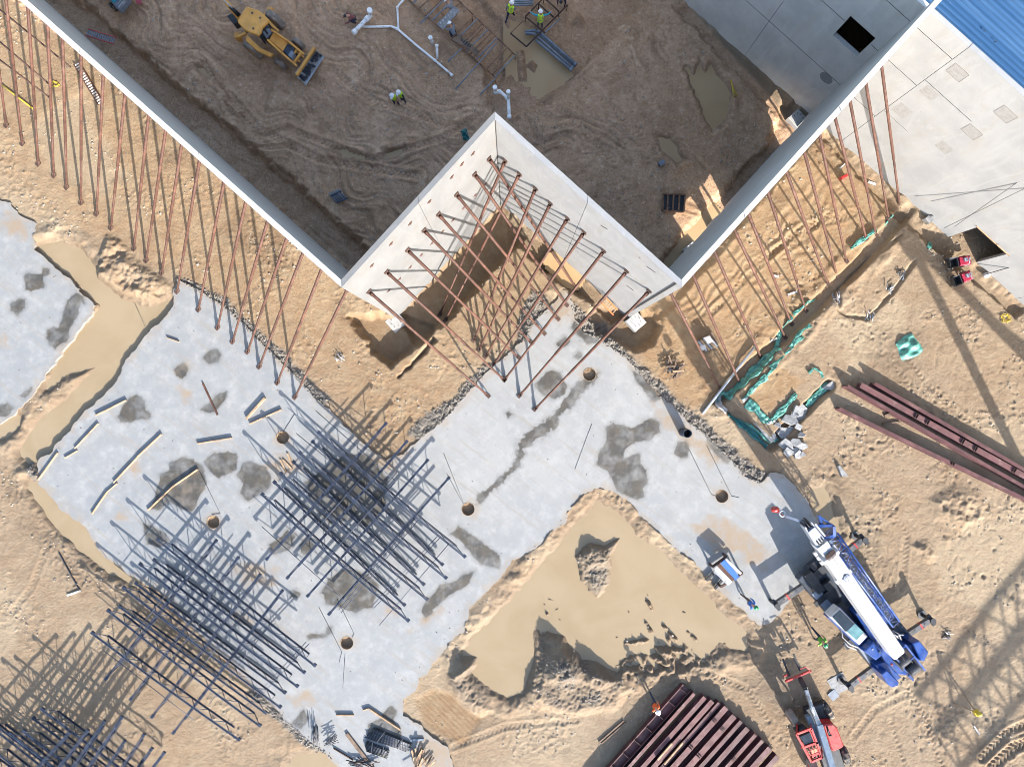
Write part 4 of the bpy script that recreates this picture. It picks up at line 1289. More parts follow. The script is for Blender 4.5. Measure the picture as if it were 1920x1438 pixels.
# ================================================================ pipe braces
def brace(foot, top, n2, label, group, r=0.078):
    root = thing('wall_brace', label, 'brace', foot, 0, group)
    d = (top - foot).normalized()
    mb = MB()
    j = foot.lerp(top, 0.30 + 0.1 * random.random())
    mb.tube([foot + d * 0.25, j], r * 0.84, 10)
    mb.tube([j - d * 0.08, top - d * 0.12], r, 10)
    mb.build('pipe', M['rust'], root)
    mb = MB()
    n3 = Vector((n2.x, n2.y, 0))
    side = n3.cross(Vector((0, 0, 1)))
    mb.box(foot + Vector((0, 0, 0.02)), (0.30, 0.22, 0.035), math.atan2(n3.y, n3.x))
    mb.bar(foot + side * 0.07, foot + side * 0.07 + d * 0.36, 0.02, 0.12)
    mb.bar(foot - side * 0.07, foot - side * 0.07 + d * 0.36, 0.02, 0.12)
    mb.build('foot_shoe', M['rust_dark'], root)
    mb = MB()
    mb.bar(top + side * 0.14, top - side * 0.14, 0.30, 0.04, up=n3)
    mb.bar(top + side * 0.09, top + side * 0.09 - d * 0.30, 0.02, 0.13)
    mb.bar(top - side * 0.09, top - side * 0.09 - d * 0.30, 0.02, 0.13)
    mb.build('wall_shoe', M['rust_dark'], root)
    return root


def perp_brace(seg, fx_, fy_, zt, label, group, via=None):
    f = G(fx_, fy_, 0.02)
    a, b = OR[seg], OR[seg + 1]
    n = Vector((b.y - a.y, a.x - b.x)).normalized()
    t = f.to_2d() - n * (f.to_2d().dot(n) - a.dot(n) - 0.03)
    if via:                                   # lean along the wall as the photo shows
        k = FOC / (CAM_H - zt); e = (b - a).normalized()
        A = Vector((960 + t.x * k, 719 - t.y * k)); D = Vector((e.x * k, -e.y * k)); F_ = Vector((fx_, fy_)); V_ = Vector(via) - F_
        den = D.x * V_.y - D.y * V_.x
        u = ((F_.x - A.x) * V_.y - (F_.y - A.y) * V_.x) / den
        t = t + e * max(-2.6, min(2.6, u))
    return brace(f, Vector((t.x, t.y, zt)), n, label, group)


LEFT_FEET = [(12, 236), (42, 270), (72, 308), (101, 330), (125, 352), (152, 381), (181, 402), (208, 428), (251, 467), (274, 489), (303, 513), (332, 547), (372, 581), (408, 615), (436, 641), (464, 660), (486, 688), (520, 718), (553, 745)]
LEFT_VIA = [(-22, -20), (11, 0), (52, 10), (89, 40), (117, 65), (152, 97), (194, 135), (235, 172), (279, 215), (311, 242), (341, 269), (374, 302), (420, 342), (460, 382), (501, 417), (537, 449), (567, 477), (602, 507), (650, 545)]
for i, ((x, y), vi) in enumerate(reversed(list(zip(LEFT_FEET, LEFT_VIA)))):
    perp_brace(0, x, y, 9.3, 'rusty pipe brace of the left wall, %s from its lower right end' % ORD[i], 'pipe braces outside the left wall', vi)
RIGHT_FEET = [(1350, 728), (1387, 718), (1427, 670), (1472, 632), (1466, 622), (1511, 582), (1552, 532), (1570, 519), (1587, 490), (1624, 447), (1642, 440), (1666, 411), (1687, 385)]
RIGHT_VIA = [(1260, 555), (1302, 522), (1342, 477), (1379, 435), (1405, 405), (1442, 367), (1476, 326), (1509, 289), (1537, 255), (1566, 222), (1594, 191), (1624, 159), (1653, 124)]
for i, (x, y) in enumerate(RIGHT_FEET):
    if i == 4: x, y = 1484, 607
    perp_brace(3, x, y, 9.3, 'rusty pipe brace of the right wall, %s from its lower left end' % ORD[i], 'pipe braces outside the right wall', RIGHT_VIA[i])
AB = [((692, 547), (915, 742)), ((725, 510), (945, 712)), ((764, 469), (974, 672)), ((795, 432), (997, 643)), ((822, 402), (1020, 625)), ((856, 365), (1046, 598)), ((890, 327), (1062, 572)), ((917, 298), (1082, 543))]
AC = [((1217, 546), (1003, 767)), ((1175, 509), (974, 742)), ((1132, 471), (946, 712)), ((1095, 436), (926, 683)), ((1064, 410), (910, 669)), ((1032, 382), (898, 656)), ((1004, 354), (888, 638)), ((974, 327), (835, 600)), ((947, 302), (824, 590))]
for seg, lst, nm, grp in ((1, AB, 'white corner wall', 'pipe braces of the white corner wall'), (2, AC, 'grey corner wall', 'pipe braces of the grey corner wall')):
    for i, (tp, ft) in enumerate(lst):
        p, n = wall_hit(seg, *tp, 0.04)
        brace(G(*ft, 0.02), p, n, 'rusty pipe brace of the %s, %s from its outer end' % (nm, ORD[i]), grp)
for k, (a, b) in enumerate((((-60, -30), (132, 126)), ((-60, 28), (92, 158)), ((-60, 68), (94, 184)))):
    p, q = P(*a, 4.6), P(*b, 4.6)
    mb = MB(); mb.tube([p, q], 0.05, 8)
    solo('lateral_tie', mb, M['rust_dark'], p, '%s thin rusty pipe tied across the leaning braces, top left corner' % ['uppermost', 'middle', 'lowest'][k], 'tie pipe', 'cross pipes tied to the left braces')

# ================================================================ stacked steel joists
def joist(p0, p1, depth0, label, group, sag=0.0):
    """open-web joist hung below its top chord line p0-p1"""
    p0, p1 = Vector(p0), Vector(p1)
    depth = depth0 + (0.0 if p0.z < 1 else 0.12)
    d = (p1 - p0); L = d.length; d.normalize()
    side = d.cross(Vector((0, 0, 1))).normalized()
    root = thing('steel_joist', label, 'steel joist', (p0 + p1) / 2 - Vector((0, 0, depth)), 0, group)
    bow = lambda t: side * (sag * 4 * t * (1 - t))
    N = 4
    for nm, inset, zz, w in (('top_chord', 0.0, 0.0, 0.052), ('bottom_chord', 0.75, -depth + 0.06, 0.046)):
        mb = MB()
        for k in range(N):
            t0, t1 = k / N, (k + 1) / N
            a = p0 + d * (inset + (L - 2 * inset) * t0) + bow(t0); b = p0 + d * (inset + (L - 2 * inset) * t1) + bow(t1)
            for s in (-1, 1):
                q = side * s * (w / 2 + 0.016) + Vector((0, 0, zz))
                mb.bar(a + q, b + q, w, 0.012)
                q2 = side * s * 0.02 + Vector((0, 0, zz + (0.035 if zz < 0 else -0.035)))
                mb.bar(a + q2, b + q2, 0.012, 0.06)
        if inset == 0:
            for t in (0.10, L - 0.10):
                mb.box(p0 + d * t + Vector((0, 0, -0.06)), (0.2, 0.19, 0.10), math.atan2(d.y, d.x))
        mb.build(nm, M['joist'], root)
    mb = MB()
    m = max(6, int(round((L - 1.5) / 0.62)))
    pts = []
    for k in range(m + 1):
        t = 0.75 + (L - 1.5) * k / m
        pts.append(p0 + d * t + bow(t / L) + Vector((0, 0, -0.04 if k % 2 else -depth + 0.08)))
    pts = [p0 + d * 0.12 + Vector((0, 0, -0.03))] + pts + [p1 - d * 0.12 + Vector((0, 0, -0.03))]
    for a, b in zip(pts[:-1], pts[1:]):
        mb.tube([a, b], 0.023, 6)
    for k in range(0, m, 2):
        if k % 4 == 0:
            a = p0 + d * (0.75 + (L - 1.5) * (k + 1) / m)
            mb.tube([a + Vector((0, 0, -0.03)), a + Vector((0, 0, -depth + 0.07))], 0.014, 6)
    mb.build('web', M['joist'], root)


S1, S2, S3 = 'joists of the middle stack', 'joists of the lower stack', 'joists of the bottom left stack'
NW1 = [(595, 809), (560, 847), (524, 886), (489, 925)]
SE1 = [(873, 1045), (838, 1085), (802, 1125), (767, 1165)]
for i in range(4):
    joist(P(*NW1[i], 2.02), P(*SE1[i], 2.02), 0.66, 'long top layer joist of the middle stack, %s from the upper right' % ORD[i], S1, 0.10)
for i, (a, b) in enumerate((((584, 826), (831, 1060)), ((548, 864), (796, 1097)), ((512, 902), (760, 1136)))):
    joist(P(*a, 0.72), P(*b, 0.72), 0.58, 'long bottom layer joist of the middle stack, %s from the upper right' % ORD[i], S1)
for i, (a, b) in enumerate((((498, 1050), (725, 792)), ((537, 1085), (764, 826)), ((575, 1119), (803, 861)), ((615, 1153), (843, 894)))):
    joist(P(*a, 1.35), P(*b, 1.35), 0.62, 'cross joist pointing upper right from the middle stack, %s from the upper left' % ORD[i], S1)
for i, (a, b) in enumerate((((293, 1010), (592, 1249)), ((260, 1056), (559, 1288)), ((229, 1100), (527, 1327)), ((200, 1143), (489, 1362)), ((170, 1185), (450, 1388)))):
    joist(P(*a, 2.0), P(*b, 2.0), 0.66, 'long top layer joist of the lower stack, %s from the upper right' % ORD[i], S2, 0.06)
for i, (a, b) in enumerate((((286, 1048), (572, 1262)), ((252, 1092), (536, 1300)), ((222, 1136), (500, 1338)))):
    joist(P(*a, 0.70), P(*b, 0.70), 0.56, 'long bottom layer joist of the lower stack, %s from the upper right' % ORD[i], S2)
for i, (a, b) in enumerate((((196, 1275), (406, 1012)), ((243, 1313), (447, 1044)), ((283, 1346), (488, 1076)), ((323, 1376), (530, 1106)))):
    joist(P(*a, 1.33), P(*b, 1.33), 0.6, 'cross joist pointing upper right from the lower stack, %s from the upper left' % ORD[i], S2)
for i, (a, b) in enumerate((((76, 1328), (330, 1518)), ((41, 1369), (295, 1560)), ((16, 1374), (250, 1550)), ((-20, 1400), (220, 1590)))):
    joist(P(*a, 1.95), P(*b, 1.95), 0.62, 'long joist of the bottom left stack running down out of frame, %s from upper right' % ORD[i], S3)
for i, (a, b) in enumerate((((24, 1600), (196, 1351)), ((36, 1628), (229, 1343)), ((58, 1640), (234, 1388)), ((85, 1650), (270, 1376)), ((105, 1670), (308, 1410)), ((90, 1690), (268, 1424)), ((-10, 1590), (165, 1368)), ((-40, 1560), (130, 1372)), ((60, 1700), (285, 1402)))):
    joist(P(*a, 2.6), P(*b, 2.6), 0.62, 'short joist laid across the bottom left stack, %s from the left' % ORD[i], S3)
for i, (a, b) in enumerate((((-60, 1395), (190, 1580)), ((-70, 1320), (120, 1470)), ((-20, 1350), (200, 1520)), ((60, 1345), (290, 1520)))):
    joist(P(*a, 0.7), P(*b, 0.7), 0.58, ['lowest layer joist under the bottom left stack, nearer its middle', 'lowest layer joist under the bottom left stack at the frame edge', 'lowest layer joist crossing the left half of the bottom left stack', 'lowest layer joist at the upper right side of the bottom left stack'][i], S3)
RODS = [((491, 987), (650, 1130), 1.0, S1), ((840, 1021), (711, 1172), 1.5, S1), ((827, 1006), (702, 1139), 1.5, S1), ((822, 1003), (697, 1136), 1.5, S1), ((784, 975), (640, 1148), 1.5, S1), ((779, 971), (635, 1143), 1.5, S1),
        ((740, 905), (600, 1062), 2.1, S1), ((700, 870), (560, 1030), 2.1, S1), ((555, 812), (700, 930), 0.9, S1), ((592, 770), (740, 900), 0.9, S1),
        ((194, 1219), (363, 1349), 1.6, S2), ((580, 1206), (462, 1332), 1.4, S2), ((574, 1203), (456, 1329), 1.4, S2), ((516, 1168), (398, 1264), 1.4, S2), ((510, 1165), (392, 1320), 1.4, S2), ((470, 1130), (340, 1300), 2.05, S2), ((427, 1100), (300, 1262), 2.05, S2), ((345, 1070), (240, 1205), 2.05, S2)]
for i, (a, b, z, g) in enumerate(RODS):
    p, q = P(*a, z), P(*b, z)
    mb = MB(); mb.tube([p, q], 0.022, 6)
    w = 'middle' if g == S1 else 'lower'
    solo('bridging_rod', mb, M['joist'], p, 'thin dark steel rod laid through the %s joist stack' % w, 'steel rod', 'thin rods in the %s joist stack' % w)


# ================================================================ mobile crane (blue and white)
def Pz(px, py, z): return P(px, py, z)


cr = thing('mobile_crane', 'blue and white rough terrain crane standing on spread outriggers at the right', 'crane', P(1601, 1146, hz(1640, 1180)))
gz = hz(1640, 1180)
CARL, CARR = [(1497, 1086), (1641, 1256)], [(1566, 1027), (1710, 1197)]
mb = MB()
mb.pp([(1497, 1086), (1510, 1070), (1560, 1026), (1574, 1030), (1712, 1194), (1708, 1208), (1652, 1256), (1640, 1256)], 0.85, 1.45, 0.05)
mb.pp([(1520, 1085), (1560, 1050), (1690, 1200), (1650, 1236)], 0.55, 0.86)
mb.build('carrier', M['deck'], cr)
for px, py, sx, sy, h in ((1520, 1083, .8, .5, .5), (1536, 1072, .5, .9, .35), (1533, 1100, .7, .5, .25), (1552, 1096, .5, .5, .55), (1560, 1118, .9, .6, .2), (1545, 1120, .3, 1.4, .12), (1574, 1135, .5, .5, .5), (1600, 1200, .4, 1.3, .12), (1524, 1062, .5, .3, .3)):
    mb = MB(); mb.box(P(px, py, 1.45 + h / 2), (sx, sy, h), R(-50))
    mb.build('deck_box', M['black'], cr)
for a, b in (((1529, 1108), (1560, 1146)), ((1606, 1196), (1637, 1238))):
    p, q = P(*a, 1.47), P(*b, 1.47)
    mb = MB(); mb.bar(p, q, 0.55, 0.05)
    mb.build('fender', M['crane_grey'], cr)
ax = (P(1566, 1027, 0) - P(1497, 1086, 0)).normalized()
for px, py in ((1519, 1100), (1571, 1052), (1617, 1212), (1668, 1168)):
    mb = MB(); c = P(px, py, gz + 0.72); mb.wheel(c, ax, 0.74, 0.6, 26)
    w = mb.build('wheel', M['tyre'], cr)
    mb = MB(); mb.disc(c, ax, 0.36, 0.5, 16); mb.build('rim', M['crane_grey'], w)
for a, b, k in (((1512, 1094), (1454, 1133), 0), ((1578, 1042), (1618, 1010), 1), ((1640, 1250), (1591, 1286), 2), ((1696, 1192), (1744, 1161), 3)):
    mb = MB()
    p, q = P(*a, 0.95), P(*b, 0.95)
    mb.bar(p, q, 0.34, 0.30, ch=0.03)
    s = (q - p).normalized().cross(Vector((0, 0, 1)))
    for t in (0.35, 0.75):
        m = p.lerp(q, t); mb.disc(m + Vector((0, 0, 0.16)), (0, 0, 1), 0.05, 0.05, 8)
    o = mb.build('outrigger', M['olive'], cr)
    mb = MB()
    mb.tube([q + Vector((0, 0, 0.35)), Vector((q.x, q.y, hz(*b) + 0.08))], 0.11, 12)
    mb.disc(q + Vector((0, 0, 0.3)), (0, 0, 1), 0.17, 0.12, 14)
    mb.bar(q - s * 0.35 + Vector((0, 0, 0.1)), q + s * 0.35 + Vector((0, 0, 0.1)), 0.2, 0.18)
    mb.build('jack', M['black'], o)
    mb = MB(); mb.disc((q.x, q.y, hz(*b) + 0.07), (0, 0, 1), 0.27, 0.07, 24)
    mb.build('float_pad', M['olive'], o)
    mb = MB(); m = p.lerp(q, 0.62); mb.box(m, (0.09, 0.36, 0.315), math.atan2((q - p).y, (q - p).x))
    mb.build('reflector_stripe', M['red'], o)
# slewing upper works
mb = MB()
mb.pp([(1604, 1150), (1622, 1136), (1704, 1232), (1712, 1250), (1700, 1266), (1684, 1264), (1660, 1240)], 1.46, 2.35, 0.04)
mb.pp([(1640, 1160), (1654, 1150), (1668, 1166), (1655, 1178)], 2.35, 2.75, 0.03)
for a, b in (((1668, 1222), (1706, 1270)), ((1690, 1203), (1728, 1252))):
    mb.bar(P(*a, 2.55), P(*b, 2.4), 0.10, 0.75)
for a, b in (((1673, 1230), (1697, 1211)), ((1690, 1251), (1714, 1231)), ((1703, 1268), (1726, 1250))):
    mb.bar(P(*a, 2.85), P(*b, 2.85), 0.07, 0.07)
mb.build('turntable', M['blue'], cr)
for pl, lb in (([(1711, 1206), (1724, 1201), (1741, 1222), (1740, 1228), (1733, 1240), (1726, 1238)], 'a'), ([(1653, 1264), (1663, 1256), (1686, 1279), (1684, 1286), (1673, 1289), (1666, 1284)], 'b')):
    mb = MB(); mb.pp(pl, 1.3, 2.7, 0.05)
    mb.build('counterweight', M['blue'], cr)
mb = MB()
mb.pp([(1700, 1212), (1712, 1205), (1730, 1232), (1716, 1246)], 1.35, 2.25, 0.03)
mb.pp([(1642, 1247), (1655, 1262), (1676, 1280), (1690, 1270), (1660, 1240)], 1.35, 2.2, 0.03)
mb.build('counterweight_frame', M['blue'], cr)
for c, r in (((1693, 1240), 0.24), ((1711, 1254), 0.27)):
    mb = MB()
    w = (P(1690, 1203, 0) - P(1668, 1222, 0)).normalized()
    p = P(*c, 2.7)
    mb.disc(p, w, r, 0.62, 20)
    wi = mb.build('winch_drum', M['crane_grey'], cr)
    mb = MB()
    for s in (-0.34, 0.34): mb.disc(p + w * s, w, r + 0.12, 0.04, 20)
    for k in range(9): mb.disc(p + w * (-0.27 + k * 0.066), w, r + 0.03, 0.05, 20)
    mb.build('wire_rope', M['rope'], wi)
mb = MB()                                     # engine cover
mb.pp([(1620, 1221), (1639, 1203), (1657, 1222), (1653, 1230), (1643, 1238)], 1.46, 2.75, 0.06)
mb.build('engine_cover', M['blue'], cr)
mb = MB(); mb.disc(P(1636, 1217, 2.76), (0, 0, 1), 0.05, 0.06, 10); mb.tube([P(1650, 1223, 2.7), P(1650, 1223, 3.05)], 0.07, 10)
mb.build('exhaust', M['steel'], cr)
# cab
mb = MB()
mb.pp([(1553, 1158), (1576, 1138), (1629, 1193), (1614, 1211), (1610, 1212)], 1.46, 2.2, 0.05)
cabb = mb.build('cab', M['blue'], cr)
mb = MB()
mb.pp([(1558, 1157), (1576, 1140), (1628, 1194), (1613, 1210)], 2.2, 3.12, 0.12)
mb.build('cab_roof', M['crane_white'], cabb)
mb = MB()
mb.pp([(1561, 1157), (1576, 1143.5), (1602, 1170), (1586, 1184)], 2.3, 3.135)
mb.build('windscreen', M['glass'], cabb)
mb = MB()
mb.pp([(1588, 1184), (1603, 1169), (1620, 1185), (1606, 1200)], 2.3, 3.138)
mb.build('roof_window', M['glass_teal'], cabb)
mb = MB()
mb.tube([P(1576, 1166, 2.9), P(1580, 1195, 2.9), P(1594, 1208, 2.9), P(1609, 1214, 2.9)], 0.025, 6)
mb.tube([P(1583, 1203, 2.2), P(1590, 1212, 2.2), P(1606, 1218, 2.2)], 0.025, 6)
for a in ((1576, 1166), (1580, 1195), (1594, 1208)): mb.tube([P(*a, 2.9), P(*a, 1.5)], 0.02, 6)
mb.build('handrail', M['crane_white'], cr)
# boom: a box section that rises towards the tip
b0, b1 = P(1677, 1220, 2.95), P(1549, 1036, 5.7)
bd = (b1 - b0).normalized()
bs = bd.cross(Vector((0, 0, 1))).normalized(); bu = bs.cross(bd)
mb = MB(); mb.bar(b0, b1, 0.80, 0.95, ch=0.10)
boom = mb.build('boom', M['crane_white'], cr)
mb = MB()
mb.bar(b0 + bu * 0.476, b1 + bu * 0.476, 0.022, 0.006)
for t in (0.13, 0.25, 0.43, 0.62):
    q = b0.lerp(b1, t) + bu * 0.477
    mb.bar(q - bs * 0.38, q + bs * 0.38, 0.02, 0.006)
mb.build('seam', M['black'], boom)
b2 = b1 + bd * 0.9
mb = MB(); mb.bar(b1, b2, 0.66, 0.78, ch=0.06); mb.bar(b1 - bd * 0.12, b1 + bd * 0.08, 0.98, 1.05, ch=0.05)
mb.build('boom_collar', M['crane_white'], boom)
for s in (-1, 1):
    for q in [b1 + bd * t + bs * s * 0.52 for t in (-0.35, 0.05, 0.4)] + [b0.lerp(b1, 0.78) + bs * s * 0.46 + bu * 0.1]:
        mb = MB(); mb.box(q, (0.15, 0.2, 0.19), 0.6); mb.build('boom_bracket', M['crane_white'], boom)
b3 = b2 + bd * 1.15
mb = MB()
mb.bar(b2, b3, 0.50, 0.6, ch=0.05)
for s in (-0.26, 0.26): mb.bar(b2 + bs * s, b3 + bd * 0.35 + bs * s * 0.8, 0.05, 0.5)
mb.bar(b2 + bd * 0.1 + bs * 0.42, b3 + bs * 0.36, 0.1, 0.25)
mb.build('boom_head', M['crane_grey'], boom)
mb = MB()
for s in (-0.15, 0.0, 0.15):
    mb.disc(b3 + bd * 0.2 + bs * s - bu * 0.1, bs, 0.3, 0.05, 18)
    mb.disc(b2 + bd * 0.2 + bs * s + bu * 0.25, bs, 0.22, 0.05, 18)
mb.build('sheave', M['black'], boom)
mb = MB()
q = b0.lerp(b1, 0.80) + bu * 0.52
for k in range(7):
    a = k * 0.9
    mb.box(q + bs * 0.16 * math.cos(a) + bd * 0.16 * math.sin(a), (0.1, 0.16, 0.1), a)
mb.disc(q, bu, 0.12, 0.14, 12)
mb.build('boom_fitting', M['crane_grey'], boom)
mb = MB()
q = b1 + bu * 0.5 - bd * 0.05
for k in range(5): mb.bar(q + bs * (-0.3) + bd * 0.09 * k, q + bs * 0.3 + bd * 0.09 * k, 0.05, 0.08)
mb.build('roller_rack', M['rust_dark'], boom)
mb = MB()
mb.bar(b3 + bd * 0.3 - bu * 0.1, P(1473, 968, 6.0), 0.13, 0.12)
mb.build('nose_bar', M['crane_grey'], boom)
mb = MB()
c = P(1467, 963, 5.9); n = 20
mb.tube([c + Vector((0.15 * math.cos(2 * math.pi * k / n), 0.15 * math.sin(2 * math.pi * k / n), 0)) for k in range(n + 1)], 0.03, 6, cap=False)
mb.build('weight_ring', M['crane_white'], boom)
mb = MB()
mb.tube([P(1477, 972, 5.9), P(1462, 961, 5.3)], 0.02, 6)
mb.ball(P(1453, 955, 5.1), (0.24, 0.17, 0.2)); mb.box(P(1457, 958, 5.2), (0.2, 0.14, 0.12), R(-30))
mb.build('hook_block', M['red'], boom)
mb = MB()                                     # ropes on the boom
mb.tube([b0 + bu * 0.7 - bd * 0.2, b2 + bu * 0.62], 0.012, 5)
mb.build('hoist_rope', M['rope'], boom)
# lattice jib stowed beside the boom
root_ = MB()
def lattice(mb, a0, a1, w, h, n, rc=0.045, rl=0.022):
    a0, a1 = Vector(a0), Vector(a1)
    d = (a1 - a0).normalized(); s = d.cross(Vector((0, 0, 1))).normalized(); u = s.cross(d)
    def cn(t, i, j): return a0.lerp(a1, t) + s * (i * (w[0] + (w[1] - w[0]) * t) / 2) + u * (j * (h[0] + (h[1] - h[0]) * t) / 2)
    for i in (-1, 1):
        for j in (-1, 1):
            mb.tube([cn(0, i, j), cn(1, i, j)], rc, 8)
    for k in range(n):
        t0, t1 = k / n, (k + 1) / n
        f = 1 if k % 2 else -1
        for j in (-1, 1): mb.tube([cn(t0, -f, j), cn(t1, f, j)], rl, 6)
        for i in (-1, 1): mb.tube([cn(t0, i, -f), cn(t1, i, f)], rl, 6)
        mb.tube([cn(t0, -1, 1), cn(t0, 1, 1)], rl, 6)
    for k in (0, n):
        for (i, j, i2, j2) in ((-1, -1, 1, -1), (-1, 1, 1, 1), (-1, -1, -1, 1), (1, -1, 1, 1)):
            mb.tube([cn(k / n, i, j), cn(k / n, i2, j2)], rl * 1.3, 6)
mb = MB()
lattice(mb, P(1556, 1003, 5.5), P(1675, 1166, 3.3), (0.66, 0.50), (0.62, 0.45), 15, 0.05, 0.024)
mb.bar(P(1546, 1012, 5.5), P(1664, 1175, 3.3), 0.09, 0.12)
mb.bar(P(1541, 1009, 5.5), P(1658, 1177, 3.2), 0.06, 0.12)
jib = mb.build('lattice_jib', M['blue'], boom)
mb = MB()
a, b, c_, d_ = P(1530, 985, 5.7), P(1560, 984, 5.7), P(1561, 1002, 5.6), P(1544, 1008, 5.6)
mb.bar(a, b, 0.14, 0.4); mb.bar(b, c_, 0.16, 0.5); mb.bar(c_, d_, 0.14, 0.5); mb.bar(d_, a, 0.12, 0.4); mb.bar(P(1534, 966, 5.7), P(1541, 985, 5.7), 0.12, 0.3); mb.bar(P(1535, 968, 5.7), P(1556, 982, 5.7), 0.10, 0.25)
mb.build('jib_head', M['blue'], jib)
mb = MB()
for a, b in (((1668, 1186), (1678, 1205)), ((1673, 1182), (1690, 1200)), ((1666, 1190), (1684, 1196)), ((1676, 1195), (1694, 1190))):
    m = ((a[0] + b[0]) / 2 + 4, (a[1] + b[1]) / 2 - 3)
    mb.tube([P(*a, 2.8), P(*m, 3.1), P(*b, 2.7)], 0.025, 6)
mb.build('hydraulic_hose', M['crane_white'], cr)
mb = MB(); mb.ball(P(1704, 1217, 2.8), 0.07, 8, 6); mb.ball(P(1672, 1245, 2.8), 0.07, 8, 6)
mb.build('warning_lamp', M['red'], cr)
# mats under two of the pads
for px, py, s, rz, lb in ((1573, 1282, 1.1, 0.5, 'grey square ground mat beside the rear left crane outrigger'), (1563, 1303, 0.55, 0.7, 'small dark plate lying by the rear left crane outrigger')):
    mb = MB(); c = G(px, py, 0.05); h = s * 0.7
    mb.prism([(c.x + h * math.cos(rz + a), c.y + h * math.sin(rz + a)) for a in (0.785, 2.356, 3.927, 5.498)], c.z - 0.15, c.z, 0.01)
    solo('ground_mat', mb, M['rubble' if s > 1 else 'conduit'], c, lb, 'mat')

# ================================================================ red telehandler
th = thing('telehandler', 'red telehandler with grey telescopic boom at the bottom edge beside the crane', 'telehandler', P(1545, 1390, hz(1545, 1390)))
tz = hz(1530, 1400)
mb = MB()
mb.pp([(1510, 1330), (1545, 1318), (1590, 1450), (1552, 1462)], 0.55, 1.0, 0.04)
mb.build('chassis', M['black'], th)
mb = MB()
mb.pp([(1543, 1360), (1549, 1358), (1563, 1357), (1570, 1364), (1583, 1398), (1580, 1402), (1564, 1409), (1560, 1407)], 0.7, 1.75, 0.07)
hood = mb.build('engine_hood', M['red'], th)
mb = MB(); mb.tube([P(1551, 1362, 1.78), P(1555, 1378, 1.78)], 0.05, 8); mb.tube([P(1555, 1378, 1.78), P(1559, 1378, 1.85)], 0.06, 8)
mb.build('exhaust', M['black'], hood)
cabw = MB()
cz = 2.35
for a, b in (((1493, 1376), (1521, 1365)), ((1521, 1365), (1542, 1419)), ((1542, 1419), (1521, 1428)), ((1521, 1428), (1493, 1376)), ((1508, 1400), (1533, 1391))):
    cabw.bar(P(*a, cz), P(*b, cz), 0.12, 0.10)
for a in ((1494, 1376), (1520, 1366), (1541, 1418), (1521, 1427), (1503, 1402)):
    cabw.bar(P(*a, cz), P(a[0], a[1] - (a[1] - 719) * 0.035, 0.9), 0.09, 0.09, up=(1, 0, 0))
for k in range(1, 4):
    t = k / 4
    a = (1513 + (1521 + 4 - 1513) * 0 + 12 * t * 0, 0)
    p0_ = P(1510 + 24 * t * 1.0, 1401 - 9 * t, cz); p1_ = P(1523 + 20 * t, 1427 - 9 * t, cz)
    cabw.bar(p0_, p1_, 0.035, 0.04)
for t in (0.3, 0.6): cabw.bar(P(1509 + 13 * t, 1401 + 26 * t, cz), P(1533 + 9 * t, 1392 + 27 * t, cz), 0.035, 0.04)
cab = cabw.build('cab', M['red'], th)
mb = MB(); mb.pp([(1494, 1378), (1520, 1368), (1538, 1414), (1521, 1421)], 0.75, 1.05, 0.03); mb.build('cab_floor', M['red'], cab)
mb = MB(); mb.pp([(1500, 1381), (1519, 1373), (1527, 1394), (1512, 1400)], 1.2, 2.32); mb.build('cab_glass', M['glass'], cab)
mb = MB(); mb.pp([(1514, 1405), (1530, 1399), (1534, 1409), (1519, 1415)], 1.05, 1.45, 0.05); mb.build('seat', M['wood'], cab)
t0, t1, t2, t3, t4 = P(1563, 1450, 2.65), P(1535, 1357, 2.3), P(1534, 1352, 2.28), P(1511, 1292, 1.85), P(1500, 1272, 1.2)
mb = MB(); mb.bar(t0, t1, 0.36, 0.42, ch=0.03); bo = mb.build('boom', M['boom_grey'], th)
mb = MB(); mb.bar(t1, P(1521, 1324, 2.1), 0.26, 0.30, ch=0.03); mb.build('boom_stage', M['steel'], bo)
mb = MB(); mb.bar(P(1522, 1326, 2.1), t3, 0.20, 0.24, ch=0.02); mb.tube([P(1527, 1340, 2.45), P(1514, 1303, 2.1)], 0.04, 8); mb.build('boom_stage', M['steel'], bo)
mb = MB(); mb.bar(P(1514, 1340, 1.5), P(1538, 1395, 1.9), 0.3, 0.5, ch=0.04); mb.build('boom_cradle', M['boom_grey'], th)
mb = MB(); mb.bar(t3, t4, 0.24, 0.3, ch=0.03); mb.build('boom_nose', M['black'], bo)
mb = MB()
for z in (0.75, 1.35): mb.bar(P(1473, 1277, z), P(1520, 1257, z), 0.10, 0.16)
for t in (0, 0.33, 0.66, 1): mb.bar(P(1473 + 47 * t, 1277 - 20 * t, 0.6), P(1473 + 47 * t, 1277 - 20 * t, 1.45), 0.08, 0.10, up=(1, 0, 0))
mb.bar(P(1468, 1268, 1.1), P(1478, 1264, 1.1), 0.08, 0.08)
mb.bar(P(1511, 1250, 1.5), P(1520, 1257, 1.4), 0.04, 0.04); mb.bar(P(1500, 1254, 1.5), P(1511, 1250, 1.5), 0.04, 0.04)
ca = mb.build('fork_carriage', M['red'], bo)
for a, b in (((1480, 1267), (1468, 1235)), ((1500, 1257), (1488, 1226))):
    mb = MB(); mb.bar(P(*a, 0.62), P(*b, 0.60), 0.12, 0.05); mb.build('fork', M['black'], ca)
tax = (P(1546, 1318, 0) - P(1510, 1330, 0)).normalized()
